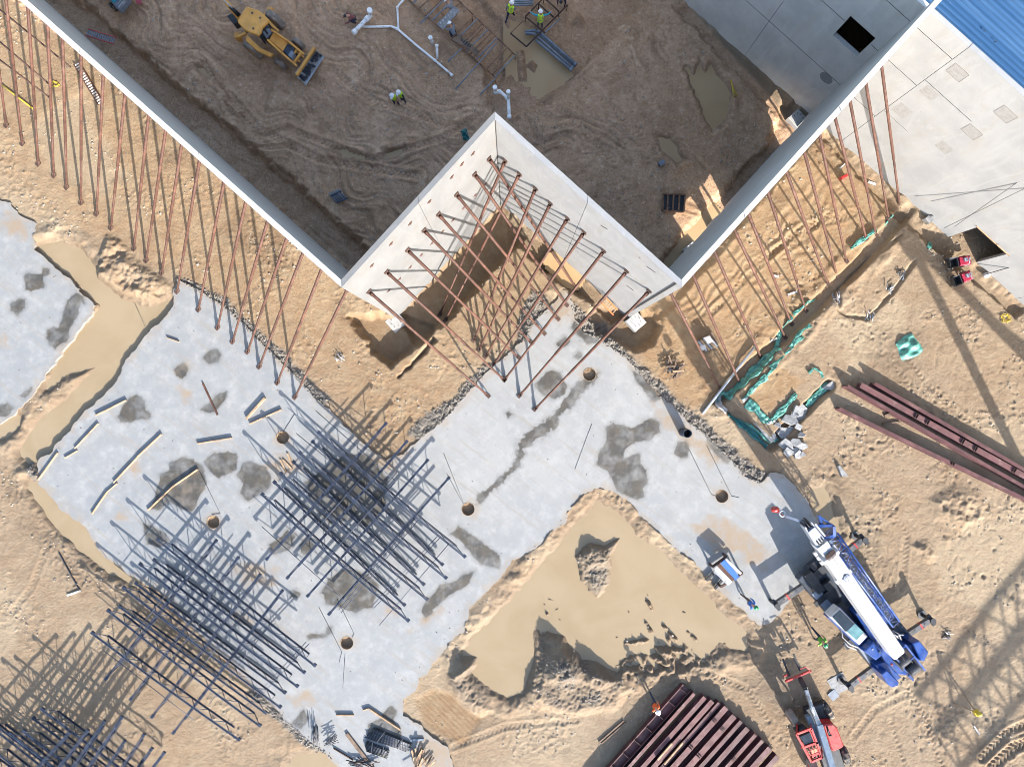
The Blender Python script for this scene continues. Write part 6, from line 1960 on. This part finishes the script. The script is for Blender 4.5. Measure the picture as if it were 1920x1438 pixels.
# upright pipe in the slab
p = P(1280, 810, 0); rt = thing('standing_pipe', 'black open pipe standing upright on the slab beside a small stain', 'pipe', (p.x, p.y, SL))
mb = MB(); n = 24; vs = []
for k in range(n):
    a = 2 * math.pi * k / n
    for r, z in ((.27, SL), (.27, 1.25), (.235, 1.25), (.235, SL + .02)): vs.append((p.x + r * math.cos(a), p.y + r * math.sin(a), z))
mb.add(vs, [(k * 4 + m, ((k + 1) % n) * 4 + m, ((k + 1) % n) * 4 + m + 1, k * 4 + m + 1) for k in range(n) for m in range(3)], True)
mb.build('pipe', M['deck'], rt)

# ================================================================ green tarps and trench liners
def tarp(pts, w, label, m_='tarp', seed=1, amp=0.10, dz=0.12, cat='tarp', group='green tarps along the trench', edge=None):
    rng = random.Random(seed)
    pts = [Vector((x, y)) for x, y in pts]
    dense = []
    for a, b in zip(pts[:-1], pts[1:]):
        n = max(2, int((b - a).length / 1.8))
        dense += [a.lerp(b, k / n) for k in range(n)]
    dense.append(pts[-1])
    m = 9
    vs = []
    for i, q in enumerate(dense):
        t = (dense[min(i + 1, len(dense) - 1)] - dense[max(i - 1, 0)]).normalized()
        nrm = Vector((-t.y, t.x))
        ww = w * (0.75 + 0.45 * math.sin(i * 0.23 + seed) * math.sin(i * 0.11 + 2 * seed) + 0.2 * rng.random())
        for j in range(m):
            u = (j / (m - 1) - 0.5) * ww + rng.uniform(-.3, .3)
            x, y = q.x + nrm.x * u, q.y + nrm.y * u
            c = P(x, y, 0)
            fold = amp * (0.9 * math.sin(i * 0.31 + j * 1.15 + seed) + 0.30 * rng.uniform(-1, 1) + 0.8 * math.sin(i * 0.83 - j * 0.55 + 2 * seed) * math.sin(i * 0.17 + seed))
            vs.append((c.x, c.y, on(x, y) + dz * (1 if 0 < j < m - 1 else 0.45) + abs(fold)))
    fs = [(i * m + j, i * m + j + 1, (i + 1) * m + j + 1, (i + 1) * m + j) for i in range(len(dense) - 1) for j in range(m - 1)]
    mb = MB(); mb.add(vs, fs, True)
    c = P(dense[0].x, dense[0].y, 0)
    o = solo('tarp', mb, M[m_], (c.x, c.y, on(dense[0].x, dense[0].y)), label, cat, group)
    so = o.modifiers.new('thickness', 'SOLIDIFY'); so.thickness = 0.012
    return o


TARPS = [([(1345, 752), (1352, 742), (1362, 735)], 10, 'tarp', 'green tarp end at the outer left corner of the trench'), ([(1410, 730), (1425, 716), (1440, 700), (1455, 684)], 6, 'tarp', 'thin green tarp edge on the inner trench bank'), ([(1470, 664), (1482, 655), (1492, 640), (1505, 632)], 6, 'tarp', 'thin green shreds beside the short crumpled tarp'), ([(1392, 790), (1412, 800), (1432, 816), (1450, 830)], 8, 'tarp', 'bright green tarp edge above the dark teal tarp'),
         ([(1362, 745), (1378, 730), (1398, 712), (1420, 690), (1442, 668), (1460, 650)], 14, 'tarp', 'long green tarp strip edging the left side of the trench'),
         ([(1460, 648), (1464, 628), (1470, 612), (1484, 595)], 10, 'tarp', 'green tarp bent around the feet of two right braces'),
         ([(1486, 590), (1500, 580), (1512, 568), (1532, 560)], 6, 'tarp', 'narrow green scraps along the trench beyond the bent tarp'),
         ([(1592, 468), (1608, 455), (1622, 445), (1640, 432)], 8, 'tarp', 'green tarp scraps near the upper end of the trench'), ([(1660, 422), (1668, 412), (1672, 405)], 8, 'tarp', 'small green scrap at the topmost end of the trench'),
         ([(1390, 750), (1405, 735), (1420, 718), (1436, 706)], 11, 'tarp', 'green tarp on the right trench bank near the corner'), ([(1442, 690), (1458, 676), (1468, 668)], 9, 'tarp', 'short crumpled tarp on the right trench bank'),
         ([(1480, 652), (1488, 638), (1500, 622), (1518, 610)], 9, 'tarp', 'ragged green tarp on the far bank, middle part'), ([(1398, 755), (1415, 765), (1432, 785), (1444, 792)], 17, 'tarp', 'wide crumpled green tarp at the trench corner'),
         ([(1444, 790), (1460, 775), (1478, 755), (1492, 738)], 12, 'tarp', 'green tarp rising right from the trench corner'), ([(1515, 762), (1530, 745), (1548, 728), (1556, 718)], 13, 'tarp', 'green tarp ending under the triangular grey slab piece'),
         ([(1366, 776), (1390, 795), (1415, 815), (1440, 838)], 13, 'tarp_dark', 'dark teal tarp lying in the shade below the trench corner'), ([(1452, 828), (1462, 822)], 10, 'tarp', 'small green tarp beside the broken concrete pieces'),
         ([(1515, 700), (1525, 690), (1538, 698), (1542, 708)], 6, 'tarp', 'green shreds on the bank above the triangular slab piece'), ([(1738, 466), (1744, 460), (1750, 455)], 9, 'tarp', 'small green bundle near the two power buggies')]
for i, (pts, w, m_, lb) in enumerate(TARPS):
    tarp(pts, w, lb, m_, i + 1, 0.07, 0.10)
for i, (pts, w, lb) in enumerate((([(1356, 742), (1348, 758), (1362, 772)], 12, 'white sheet at the left corner of the trench'), ([(1446, 640), (1462, 632)], 7, 'white sheet lying over the green tarp strip'), ([(1435, 795), (1452, 788)], 8, 'white sheet on the green tarp corner'), ([(1390, 752), (1400, 745)], 7, 'white crumpled sheet in the trench corner'))):
    tarp(pts, w, lb, 'white_sheet', 40 + i, 0.05, 0.13, 'plastic sheet', 'white sheets at the trench')
# folded tarp
def cloth(px, py, sx, sy, rz, label, m_, name='tarp', cat='tarp', hgt=0.35, seed=3):
    rng = random.Random(seed); n = 26
    c0 = P(px, py, 0); z0 = hz(px, py)
    vs = []
    for i in range(n + 1):
        for j in range(n + 1):
            u, v = i / n - .5, j / n - .5
            r = max(abs(u), abs(v)) * 2
            x = u * sx * (1 + .10 * math.sin(5 * v + seed)) + rng.uniform(-.01, .01); y = v * sy * (1 + .12 * math.sin(4 * u + 1))
            h = hgt * (1 - r ** 4) * (.55 + .25 * math.sin(7 * u + 9 * v) + .2 * math.sin(15 * v - 4 * u + seed)) + rng.uniform(0, .008)
            vs.append((c0.x + x * math.cos(rz) - y * math.sin(rz), c0.y + x * math.sin(rz) + y * math.cos(rz), z0 + max(.03, h)))
    mb = MB(); mb.add(vs, [(i * (n + 1) + j, (i + 1) * (n + 1) + j, (i + 1) * (n + 1) + j + 1, i * (n + 1) + j + 1) for i in range(n) for j in range(n)], True)
    return solo(name, mb, M[m_], (c0.x, c0.y, z0), label, cat)


cloth(1703, 651, 1.35, 1.30, 0.5, 'crumpled square green tarp lying alone on the sand at right', 'tarp')
cloth(872, 254, 0.40, 0.65, 0.3, 'small dark green bag on the brown mud beside the white wall', 'tarp_dark', 'bag', 'bag', 0.3, 5)

# concrete strip in the trench (rough footing between the tarps)
mb = MB(); mb.pp([(1388, 748), (1398, 742), (1448, 800), (1458, 822), (1446, 830), (1415, 795)], -0.6, -0.16, 0.03)
solo('trench_footing', mb, M['rubble'], P(1420, 785, -0.6), 'rough wet concrete strip cast in the trench between green tarps', 'footing')
# ================================================================ broken concrete
rng = random.Random(5)
for i, (px, py, r) in enumerate(((1478, 788, .62), (1492, 772, .5), (1503, 768, .52), (1470, 812, .6), (1463, 806, .4), (1483, 806, .42), (1495, 800, .4), (1506, 782, .4), (1473, 832, .55), (1490, 828, .42), (1505, 836, .5), (1478, 846, .45), (1496, 852, .35), (1502, 852, .25), (1486, 778, .35), (1458, 796, .3), (1500, 815, .3), (1488, 845, .3))):
    n = rng.choice((4, 5, 5, 6)); a0 = rng.random() * 6.28
    c = P(px, py, 0); z = hz(px, py) + 0.1 + 0.08 * rng.random() + (0.14 if i in (0, 1, 3, 14) else 0)
    poly = [(math.cos(a0 + 2 * math.pi * k / n + rng.uniform(-.35, .35)) * r * rng.uniform(.6, 1.05), math.sin(a0 + 2 * math.pi * k / n + rng.uniform(-.35, .35)) * r * rng.uniform(.5, .95)) for k in range(n)]
    mb = MB(); mb.prism(poly, -.09, .06, .012)
    tl = Matrix.Rotation(rng.uniform(-.32, .32), 3, 'X') @ Matrix.Rotation(rng.uniform(-.32, .32), 3, 'Y')
    mb.v = [tuple(tl @ Vector(q) + Vector((c.x, c.y, z))) for q in mb.v]
    solo('broken_slab', mb, M['rubble'], (c.x, c.y, z - .1), 'angular piece of broken grey concrete in the pile at the trench end', 'concrete piece', 'broken concrete pieces at the trench end')
for px, py, poly, lb in ((1557, 722, [(-.45, -.2), (.35, -.35), (.42, .42)], 'triangular grey slab piece lying on the end of a green tarp'), (1577, 883, [(-.3, .32), (-.18, .4), (.36, -.3), (-.05, -.32)], 'pale pointed concrete piece lying alone on the sand above the crane')):
    mb = MB(); c = P(px, py, 0); mb.prism([(c.x + x, c.y + y) for x, y in poly], hz(px, py) - .05, hz(px, py) + .22, .015)
    solo('broken_slab', mb, M['rubble'], (c.x, c.y, hz(px, py)), lb, 'concrete piece')

# ================================================================ pipes and cages in the yard
def pipe(pts, r, m_, label, name='pvc_pipe', cat='pipe', group=None, zs=None, caps=()):
    mb = MB()
    P_ = []
    for i, q in enumerate(pts):
        z = (zs[i] if zs else hz(q[0], q[1]) + r + .02)
        P_.append(P(q[0], q[1], z))
    rt = thing(name, label, cat, (P_[0].x, P_[0].y, hz(*pts[0][:2])), 0, group)
    mb.tube(P_, r, 10); mb.build('pipe', m_, rt)
    for i in caps:
        m2 = MB(); d = (P_[i] - P_[i - 1]).normalized() if i else (P_[0] - P_[1]).normalized()
        m2.tube([P_[i] - d * r * 1.6, P_[i] + d * r * .4], r * 1.28, 12)
        m2.build('collar', m_, rt)
    return rt


W = 'white pipes in the brown yard'
pipe([(663, 62), (672, 52), (690, 34), (695, 30), (693, 20)], .13, M['pvc'], 'thick white pipe with elbow beside the crouching plaid worker', group=W, zs=[.35, .3, .3, .3, .8], caps=(0, 2, 4))
pipe([(680, 51), (705, 51), (733, 50), (745, 55), (780, 85), (817, 115), (848, 142)], .075, M['pvc'], 'longest white pipe running down right across the mud', group=W, caps=(3, 5, 6))
pipe([(747, 55), (745, 14), (757, 0), (770, -14)], .07, M['pvc'], 'white pipe branch running to the top edge', group=W, caps=(1,))
pipe([(820, 111), (819, 85)], .08, M['pvc'], 'short white pipe branch joining the longest pipe', group=W, zs=[.2, .75], caps=(1,))
pipe([(812, 84), (807, 71)], .10, M['pvc'], 'short white stub standing near the plywood', group=W, zs=[.1, .9], caps=(1,))
pipe([(928, 164), (930, 174), (938, 172), (953, 186), (954, 200), (955, 222)], .11, M['pvc'], 'white pipe run with elbows above the tip of the corner walls', group=W, zs=[.7, .15, .2, .25, .25, .2], caps=(0, 1, 2, 3, 5))
pipe([(953, 186), (953, 172)], .10, M['pvc'], 'white stub rising from the pipe run above the corner tip', group=W, zs=[.2, .95], caps=(1,))
GC = 'grey conduits in the yard trench'
for i, (a, b, c) in enumerate((((985, 60), (1003, 57), (1078, 124)), ((985, 64), (1001, 63), (1074, 128)), ((1004, 75), (1010, 80), (1072, 132)), ((1008, 58), (1014, 62), (1080, 121)))):
    zz = [-.12 + .06 * i] * 3
    pipe([a, b, c], .085, M['conduit'], 'grey conduit bending towards the lower right in the muddy trench, %s of four' % ORD[i], 'conduit', 'conduit', GC, zz, caps=(2,))
for i in range(3): pipe([(962, 3 + 4 * i), (1000, 1 + 4 * i)], .06, M['conduit'], 'short level grey conduit by the top edge, %s of three' % ORD[i], 'conduit', 'conduit', GC, [.35 + .05 * i] * 2)


def cage(name, label, rails, crosses, z, m_, legs=()):
    c = P(*rails[0][0], z)
    rt = thing(name, label, 'rebar cage', (c.x, c.y, hz(*rails[0][0])), 0)
    for a, b in rails:
        for dz in (0, -.45):
            mb = MB(); mb.tube([P(*a, z + dz), P(*b, z + dz)], .05, 6); mb.build('rail', m_, rt)
    for a, b, mm in crosses:
        mb = MB(); mb.tube([P(*a, z + .03), P(*b, z + .03)], .042, 6); mb.build('cross_bar', mm, rt)
    for a in legs:
        mb = MB(); mb.tube([P(*a, z), P(960 + (a[0] - 960) * .985, 719 + (a[1] - 719) * .985, z - 1.0)], .03, 6); mb.build('leg', m_, rt)
    return rt


RB, CD = M['rebar_brown'], M['conduit']
def par(a0, a1, b0, b1, ts): return [((a0[0] + (a1[0] - a0[0]) * t, a0[1] + (a1[1] - a0[1]) * t), (b0[0] + (b1[0] - b0[0]) * t, b0[1] + (b1[1] - b0[1]) * t)) for t in ts]
A0, A1, B0, B1 = (766, 0), (928, 145), (812, -44), (966, 104)
cr_ = [(a, b, RB if k % 3 else CD) for k, (a, b) in enumerate(par(A0, A1, B0, B1, (.05, .12, .20, .27, .33, .50, .54, .60, .63, .67, .71, .75, .78, .90, .97, 1.0)))]
cage('rebar_cage', 'long brown rebar ladder cage over the trench with a worker inside it', [(A0, A1), (B0, B1)], cr_ + [((854, 168), (932, 80), CD), ((788, 45), (840, -8), CD), ((900, 178), (928, 148), CD), ((840, 116), (866, 91), CD)], .55, RB, (A1, B1, (847, 72), (885, 30)))
cage('rebar_cage', 'open brown steel frame with legs behind the teal sleeved worker', [((957, 63), (987, 88)), ((987, 88), (1064, 10)), ((985, 32), (1022, 62)), ((985, 32), (1020, -4)), ((1010, 8), (1038, 33)), ((1020, -4), (1048, 22))], [((957, 63), (980, 40), RB), ((1022, 62), (1050, 35), CD)], .6, M['rust_dark'], ((985, 32), (1010, 8), (1048, 22), (1064, 10), (1020, -4)))
for i, (pl, z1, mm, lb) in enumerate((([(847, 75), (860, 64), (899, 96), (893, 106), (880, 94)], .75, 'wood_dark', 'muddy plywood sheet with round holes beside the rebar cage'), ([(819, 46), (852, 12), (862, 20), (831, 56)], .65, 'rubble', 'grey plank across the rebar cage beside the bending worker'))):
    mb = MB(); mb.pp(pl, z1 - .05, z1)
    rt = thing('work_board', lb, 'board', P(*pl[0], z1 - .05)); mb.build('board', M[mm], rt)
    for k in range(9 if i == 0 else 6):
        mb = MB()
        q = P(866 + (k % 3) * 5 + (k // 3) * 3, 76 + (k // 3) * 4 + (k % 3) * 2, z1) if i == 0 else P(826 + k * 5, 44 - k * 5, z1)
        mb.disc(q + Vector((0, 0, .01)), (0, 0, 1), .055, .02, 10); mb.build('hole_cap', M['black' if i == 0 else 'steel'], rt)
# dug stump-like rebar rack and crate in the yard
rt = thing('rebar_rack', 'small grey bundle of short tied pipes on the mud below the yard centre', 'pipe bundle', G(632, 367))
for k in range(5):
    mb = MB(); a, b = G(617 + k * 4, 363 - k * 2, .12 + .05 * (k % 2)), G(632 + k * 4, 380 - k * 2, .12 + .05 * (k % 2)); mb.tube([a, b], .06, 8); mb.build('pipe', M['conduit'], rt)
mb = MB(); mb.bar(G(620, 368, .22), G(640, 358, .22), .08, .06); mb.bar(G(632, 380, .22), G(652, 372, .22), .08, .06); mb.build('spacer', M['deck'], rt)
rt = thing('grating_frame', 'dark rectangular pit cover with four panes on the yard soil at right', 'pit cover', G(1263, 381))
z = hz(1263, 381)
mb = MB(); mb.pp([(1244, 365), (1284, 366), (1282, 397), (1243, 394)], z - .05, z + .06); mb.build('pane', M['black'], rt)
mb = MB()
for a, b in (((1243, 364), (1285, 365)), ((1285, 365), (1282, 398)), ((1282, 398), (1242, 395)), ((1242, 395), (1243, 364)), ((1252, 365), (1251, 395)), ((1263, 365), (1261, 396)), ((1274, 366), (1272, 397))): mb.bar(P(*a, z + .12), P(*b, z + .12), .09, .14)
mb.build('frame', M['rebar_brown'], rt)

# ladders
def ladder(a, b, w, n, rm, sm, label, h=.12, z=None):
    p, q = (G(*a, h), G(*b, h)) if z is None else (P(*a, z[0]), P(*b, z[1]))
    d = (q - p).normalized(); s = d.cross(Vector((0, 0, 1))).normalized()
    rt = thing('ladder', label, 'ladder', p, 0)
    for k in (-1, 1):
        mb = MB(); mb.bar(p + s * k * w / 2, q + s * k * w / 2, .06, .09); mb.build('rail', rm, rt)
    for k in range(n):
        m = p.lerp(q, (k + .5) / n); mb = MB(); mb.bar(m - s * w / 2, m + s * w / 2, .07, .035); mb.build('rung', sm, rt)


ladder((163, 61), (215, 77), .42, 13, M['red'], M['conduit'], 'red ladder with grey rungs leaning in the shade inside the left wall', z=(.1, .6))
ladder((143, 119), (189, 195), .34, 17, M['rust'], M['white_sheet'], 'brown ladder with pale rungs lying among the left wall braces')
ladder((1132, 563), (1154, 586), .42, 6, M['orange'], M['wood'], 'short orange ladder leaning into the pit by the corner footing', z=(.5, -.1))

# aluminium pole, wood heaps, pallet stack near the trench
mb = MB(); mb.tube([G(1317, 776, .10), G(1416, 649, .16)], .085, 10); mb.tube([G(1317, 776, .10), G(1416, 649, .16)], .05, 8); solo('aluminium_pole', mb, M['alu'], G(1317, 776), 'long pale metal pole lying towards the trench corner', 'pole')
rt = thing('pallet_stack', 'grey pallet loaded with pipes and tools in the shadow beside a right brace', 'pallet', G(1325, 645))
z = hz(1325, 645)
for k in range(5):
    mb = MB(); mb.bar(P(1309 + k * 5, 640 - k * 2, z + .25 + .03 * k), P(1325 + k * 5, 658 - k * 2, z + .25 + .03 * k), .12, .10); mb.build('bar', M['wood' if k % 2 else 'steel'], rt)
mb = MB(); mb.pp([(1320, 633), (1331, 629), (1338, 640), (1327, 645)], z + .25, z + .6, .04); mb.build('tool_box', M['white_sheet'], rt)
mb = MB(); mb.pp([(1308, 638), (1335, 622), (1350, 642), (1322, 662)], z, z + .14); mb.build('pallet_base', M['wood_dark'], rt)
mb = MB(); mb.box(G(1317, 652, .2), (.32, .3, .4), .4); solo('bucket', mb, M['white_sheet'], G(1317, 652), 'small white box at the left end of the loaded pallet', 'box')
def sticks(name, cx, cy, rx, ry, n, ang, spread, L, mlist, label, cat, seed, zt=.4, rr=(.03, .05)):
    rng = random.Random(seed); rt = thing(name, label, cat, G(cx, cy))
    for k in range(n):
        a = R(ang + rng.uniform(-spread, spread)); l = L * rng.uniform(.5, 1.1)
        x, y = cx + rng.uniform(-rx, rx), cy + rng.uniform(-ry, ry)
        c = G(x, y, .05 + zt * rng.random()); d = Vector((math.cos(a), math.sin(a), rng.uniform(-.12, .12))) * l / 2
        mb = MB(); w = rng.uniform(*rr)
        if name in ('wood_heap',): mb.bar(c - d, c + d, w * 2.2, w)
        else: mb.tube([c - d, c, c + d], w, 6)
        mb.build('stick' if name == 'wood_heap' else 'bar', M[rng.choice(mlist)], rt)


sticks('wood_heap', 1265, 688, 14, 16, 26, 60, 60, .9, ['wood', 'wood_dark', 'wood_dark', 'rebar'], 'heap of dark scrap wood beside the gravel margin', 'wood heap', 3)
sticks('wood_heap', 792, 1425, 18, 14, 24, 75, 35, 1.2, ['wood', 'wood', 'wood_dark'], 'heap of pale scrap lumber at the bottom edge of the slab', 'wood heap', 4)
def bundle(label, L0, L1, R0, R1, n, layers, r):
    rt = thing('rebar_bundle', label, 'rebar bundle', P(*L0, SL)); rng = random.Random(n)
    for ly in range(layers):
        for k in range(n - 2 * ly):
            t = (k + ly + .5) / n
            e = rng.uniform(-.03, .06); z = SL + r + ly * r * 1.7
            p = P(L0[0] + (L1[0] - L0[0]) * t, L0[1] + (L1[1] - L0[1]) * t, z); q = P(R0[0] + (R1[0] - R0[0]) * t, R0[1] + (R1[1] - R0[1]) * t, z)
            mb = MB(); mb.tube([p.lerp(q, -e), p.lerp(q, 1 + rng.uniform(-.05, .05))], r, 8); mb.build('bar', M[rng.choice(['rebar', 'joist', 'black'])], rt)
    for t in (.25, .75):
        a_, b_ = P(*L0, SL + r * (1 + layers * 1.9)).lerp(P(*R0, SL + r * (1 + layers * 1.9)), t), P(*L1, SL + r * (1 + layers * 1.9)).lerp(P(*R1, SL + r * (1 + layers * 1.9)), t)
        mb = MB(); mb.bar(a_, b_, .05, .02); mb.build('strap', M['rebar'], rt)


bundle('large bundle of black steel bars at the bottom of the slab', (706, 1364), (688, 1384), (771, 1392), (764, 1410), 12, 3, .034)
bundle('shorter bundle of black steel bars below the large one', (688, 1388), (686, 1408), (730, 1404), (724, 1422), 9, 3, .034)
sticks('rebar_bundle', 593, 1380, 6, 12, 26, 96, 8, .8, ['rebar'], 'upright tangle of black wire ties at the lower left slab corner', 'rebar bundle', 7, .5, (.014, .024))
sticks('rebar_bundle', 622, 1388, 6, 7, 18, 60, 50, .7, ['rebar'], 'small round tangle of black wire right of the upright tangle', 'rebar bundle', 8, .4, (.014, .02))
sticks('rebar_bundle', 680, 1432, 16, 5, 12, -10, 25, 1.2, ['rebar', 'rust_dark'], 'loose black bars at the very bottom edge of the slab', 'rebar bundle', 9, .2, (.02, .035))
for a, b, m_, w, lb in (((650, 1375), (700, 1440), 'wood_dark', .2, 'dark plank running off the bottom edge beside the steel bundles'), ((770, 1387), (795, 1386), 'conduit', .12, 'short blue grey bar right of the large steel bundle'), ((625, 1402), (662, 1424), 'rust_dark', .05, 'thin bar joining the wire tangle and the plank'), ((1123, 1391), (1170, 1350), 'wood_dark', .08, 'pair of thin dark sticks left of the girders, upper one'), ((1127, 1394), (1174, 1353), 'wood_dark', .06, 'pair of thin dark sticks left of the girders, lower one'), ((126, 1116), (152, 1107), 'white_sheet', .12, 'short white stick on the sand left of the lower joists'), ((110, 1035), (148, 1104), 'rebar', .05, 'thin black rod on the sand left of the lower joists'),
                        ((1594, 293), (1608, 283), 'white_sheet', .12, 'white batten at the foot of the warehouse wall'), ((1575, 316), (1587, 305), 'white_sheet', .08, 'smaller white batten further from the warehouse wall'), ((1628, 341), (1642, 346), 'white_sheet', .12, 'white batten near the feet of the right braces'), ((1450, 517), (1460, 519), 'white_sheet', .12, 'white block on the sand inside the right braces, upper'), ((1477, 553), (1494, 547), 'white_sheet', .12, 'white block on the sand inside the right braces, lower')):
    mb = MB(); mb.bar(G(*a, .06), G(*b, .06), w, .09); solo('plank', mb, M[m_], G(*a), lb, 'plank')

# material rack on the slab
rt = thing('material_rack', 'brown steel rack holding white and rusty lengths on the slab beside the pond', 'rack', P(1365, 1068, SL))
z = SL
for a, b in (((1336, 1062), (1362, 1043)), ((1352, 1100), (1392, 1074))):
    mb = MB(); mb.bar(P(*a, .8), P(*b, .8), .12, .12)
    for q in (a, b): mb.bar(P(*q, .8), P(960 + (q[0] - 960) * .984, 719 + (q[1] - 719) * .984, z), .1, .1, up=(1, 0, 0))
    mb.build('frame', M['rust_dark'], rt)
for a, b, m_, w in (((1341, 1064), (1370, 1092), 'white_sheet', .22), ((1347, 1058), (1374, 1087), 'rust', .22), ((1355, 1052), (1382, 1084), 'blue_cloth', .35), ((1360, 1048), (1389, 1075), 'white_sheet', .16), ((1339, 1070), (1366, 1096), 'steel', .12)):
    mb = MB(); mb.bar(P(*a, .95), P(*b, .95), w, .10); mb.build('length', M[m_], rt)
for a, b in (((1324, 1088), (1338, 1074)), ((1340, 1104), (1356, 1084))):
    mb = MB(); mb.bar(P(*a, .25), P(*b, .25), .14, .14); mb.build('foot', M['black'], rt)

# survey tripod, plants of wire, yellow straps
rt = thing('survey_tripod', 'tripod with yellow instrument on the sand at the lower right', 'tripod', G(1804, 1318))
c = G(1803, 1316)
for k in range(3):
    a = 1.2 + k * 2.094; mb = MB(); mb.bar(Vector((c.x + .5 * math.cos(a), c.y + .5 * math.sin(a), c.z)), Vector((c.x, c.y, c.z + 1.3)), .05, .05); mb.build('leg', M['wood'], rt)
mb = MB(); mb.box((c.x, c.y, c.z + 1.42), (.3, .26, .24), .5); mb.ball((c.x + .05, c.y, c.z + 1.58), .16, 12, 8); mb.build('instrument', M['yellow_paint'], rt)
mb = MB(); mb.bar(G(1826, 1360, .05), G(1836, 1376, .05), .08, .08); solo('survey_staff', mb, M['white_sheet'], G(1826, 1360), 'short white staff lying below the survey tripod', 'staff')
mb = MB(); mb.tube([G(0, 157, .08), G(30, 180, .09), G(64, 206, .08)], .05, 8); solo('yellow_strap', mb, M['yellow_paint'], G(0, 157), 'yellow pole lying on the sand at the left edge', 'pole')
def coil(px, py, r, n, m_, label, seed):
    rng = random.Random(seed); mb = MB(); pts = []
    for k in range(n * 14):
        a = k * 2 * math.pi / 14; rr = r * rng.uniform(.25, 1.1)
        q = P(px, py, 0); x, y = q.x + rr * math.cos(a), q.y + rr * math.sin(a) * .8
        pts.append((x, y, on(px, py) + .03 + .05 * rng.random()))
    mb.tube(pts, .013, 5); solo('rope_coil', mb, m_, G(px, py), label, 'rope coil')


coil(1885, 597, .38, 5, M['yellow_paint'], 'tangled yellow rope on the sand at the right edge', 1)
coil(104, 160, .30, 4, M['yellow_paint'], 'tangled yellow rope among the left wall braces', 2)
coil(1339, 828, .22, 2, M['wood_dark'], 'brown wire loop at the right slab edge', 3)
mb = MB(); mb.tube([G(1370, 150, .08), G(1374, 165, .12), G(1382, 180, .08), G(1376, 182, .1), G(1373, 162, .1)], .045, 6); solo('yellow_strap', mb, M['yellow_paint'], G(1374, 165), 'twisted yellow strap on the yard soil beside the puddle', 'strap')
mb = MB(); mb.bar(G(1236, 309, .12), G(1245, 303, .12), .3, .22, ch=.03); solo('battery_box', mb, M['conduit'], G(1240, 306), 'small blue grey tool box on the yard soil', 'tool box')
mb = MB(); mb.bar(G(1575, 336, .2), G(1588, 329, .2), .2, .3, ch=.04); solo('fuel_can', mb, M['red'], G(1580, 333), 'red and white can on the sand among the right braces', 'can')
mb = MB(); mb.tube([G(260, 3, 0), G(260, 3, .45)], [.12, .17], 14); solo('bucket', mb, M['magenta'], G(260, 3), 'dark red bucket at the top edge beside the utility vehicle', 'bucket')
mb = MB(); mb.box(P(1741, 411, hz(1741, 411) + .2), (.5, .4, .4), .7); solo('cable_anchor', mb, M['steel'], G(1741, 411), 'grey anchor block where the dark guy cables meet the ground', 'anchor')
for i, (a, za, b, zb_) in enumerate((((1740, 406), .3, (1925, 324), 7), ((1742, 408), .3, (1925, 334), 6.6), ((1770, 428), 2.0, (1925, 352), 8), ((1790, 425), 2.5, (1925, 330), 8.5), ((1850, 514), .3, (1925, 492), 3), ((1868, 459), 2.8, (1925, 447), 4))):
    mb = MB(); mb.tube([P(*a, za), P(*b, zb_)], .022 if i in (0, 4) else .014, 6)
    solo('guy_cable', mb, M['black'], P(*a, za), ['lowest dark guy cable rising right from the anchor block', 'second thin cable rising right from the anchor block', 'thin cable crossing the wall above the warehouse door, lower one', 'thin cable crossing the wall above the warehouse door, steeper one', 'dark cable at the right edge below the warehouse door', 'short cable from the right corner of the warehouse door'][i], 'cable', 'cables at the right edge')
mb = MB(); mb.ball(G(1850, 516, .1), (.22, .18, .16), 10, 6); solo('cable_anchor', mb, M['white_sheet'], G(1850, 516), 'pale lump anchoring the cable below the warehouse door', 'anchor')
# clods and debris bundles along the shallow groove
for i, (px, py) in enumerate(((1690, 515), (1670, 540), (1632, 590), (1570, 552), (1568, 562), (636, 668), (1780, 1190))):
    sticks('debris', px, py, 7, 6, 9, 45 + 20 * i, 40, .45, ['rebar', 'conduit', 'white_sheet'], 'small tangle of wire and scrap %s' % ['at the upper end of the soil groove', 'on the right side of the soil groove', 'at the lower tip of the soil groove', 'on the left corner of the soil groove', 'just below the left corner of the soil groove', 'on the sand between pit and slab', 'beyond the rear right crane outrigger'][i], 'scrap', 20 + i, .12, (.018, .035))
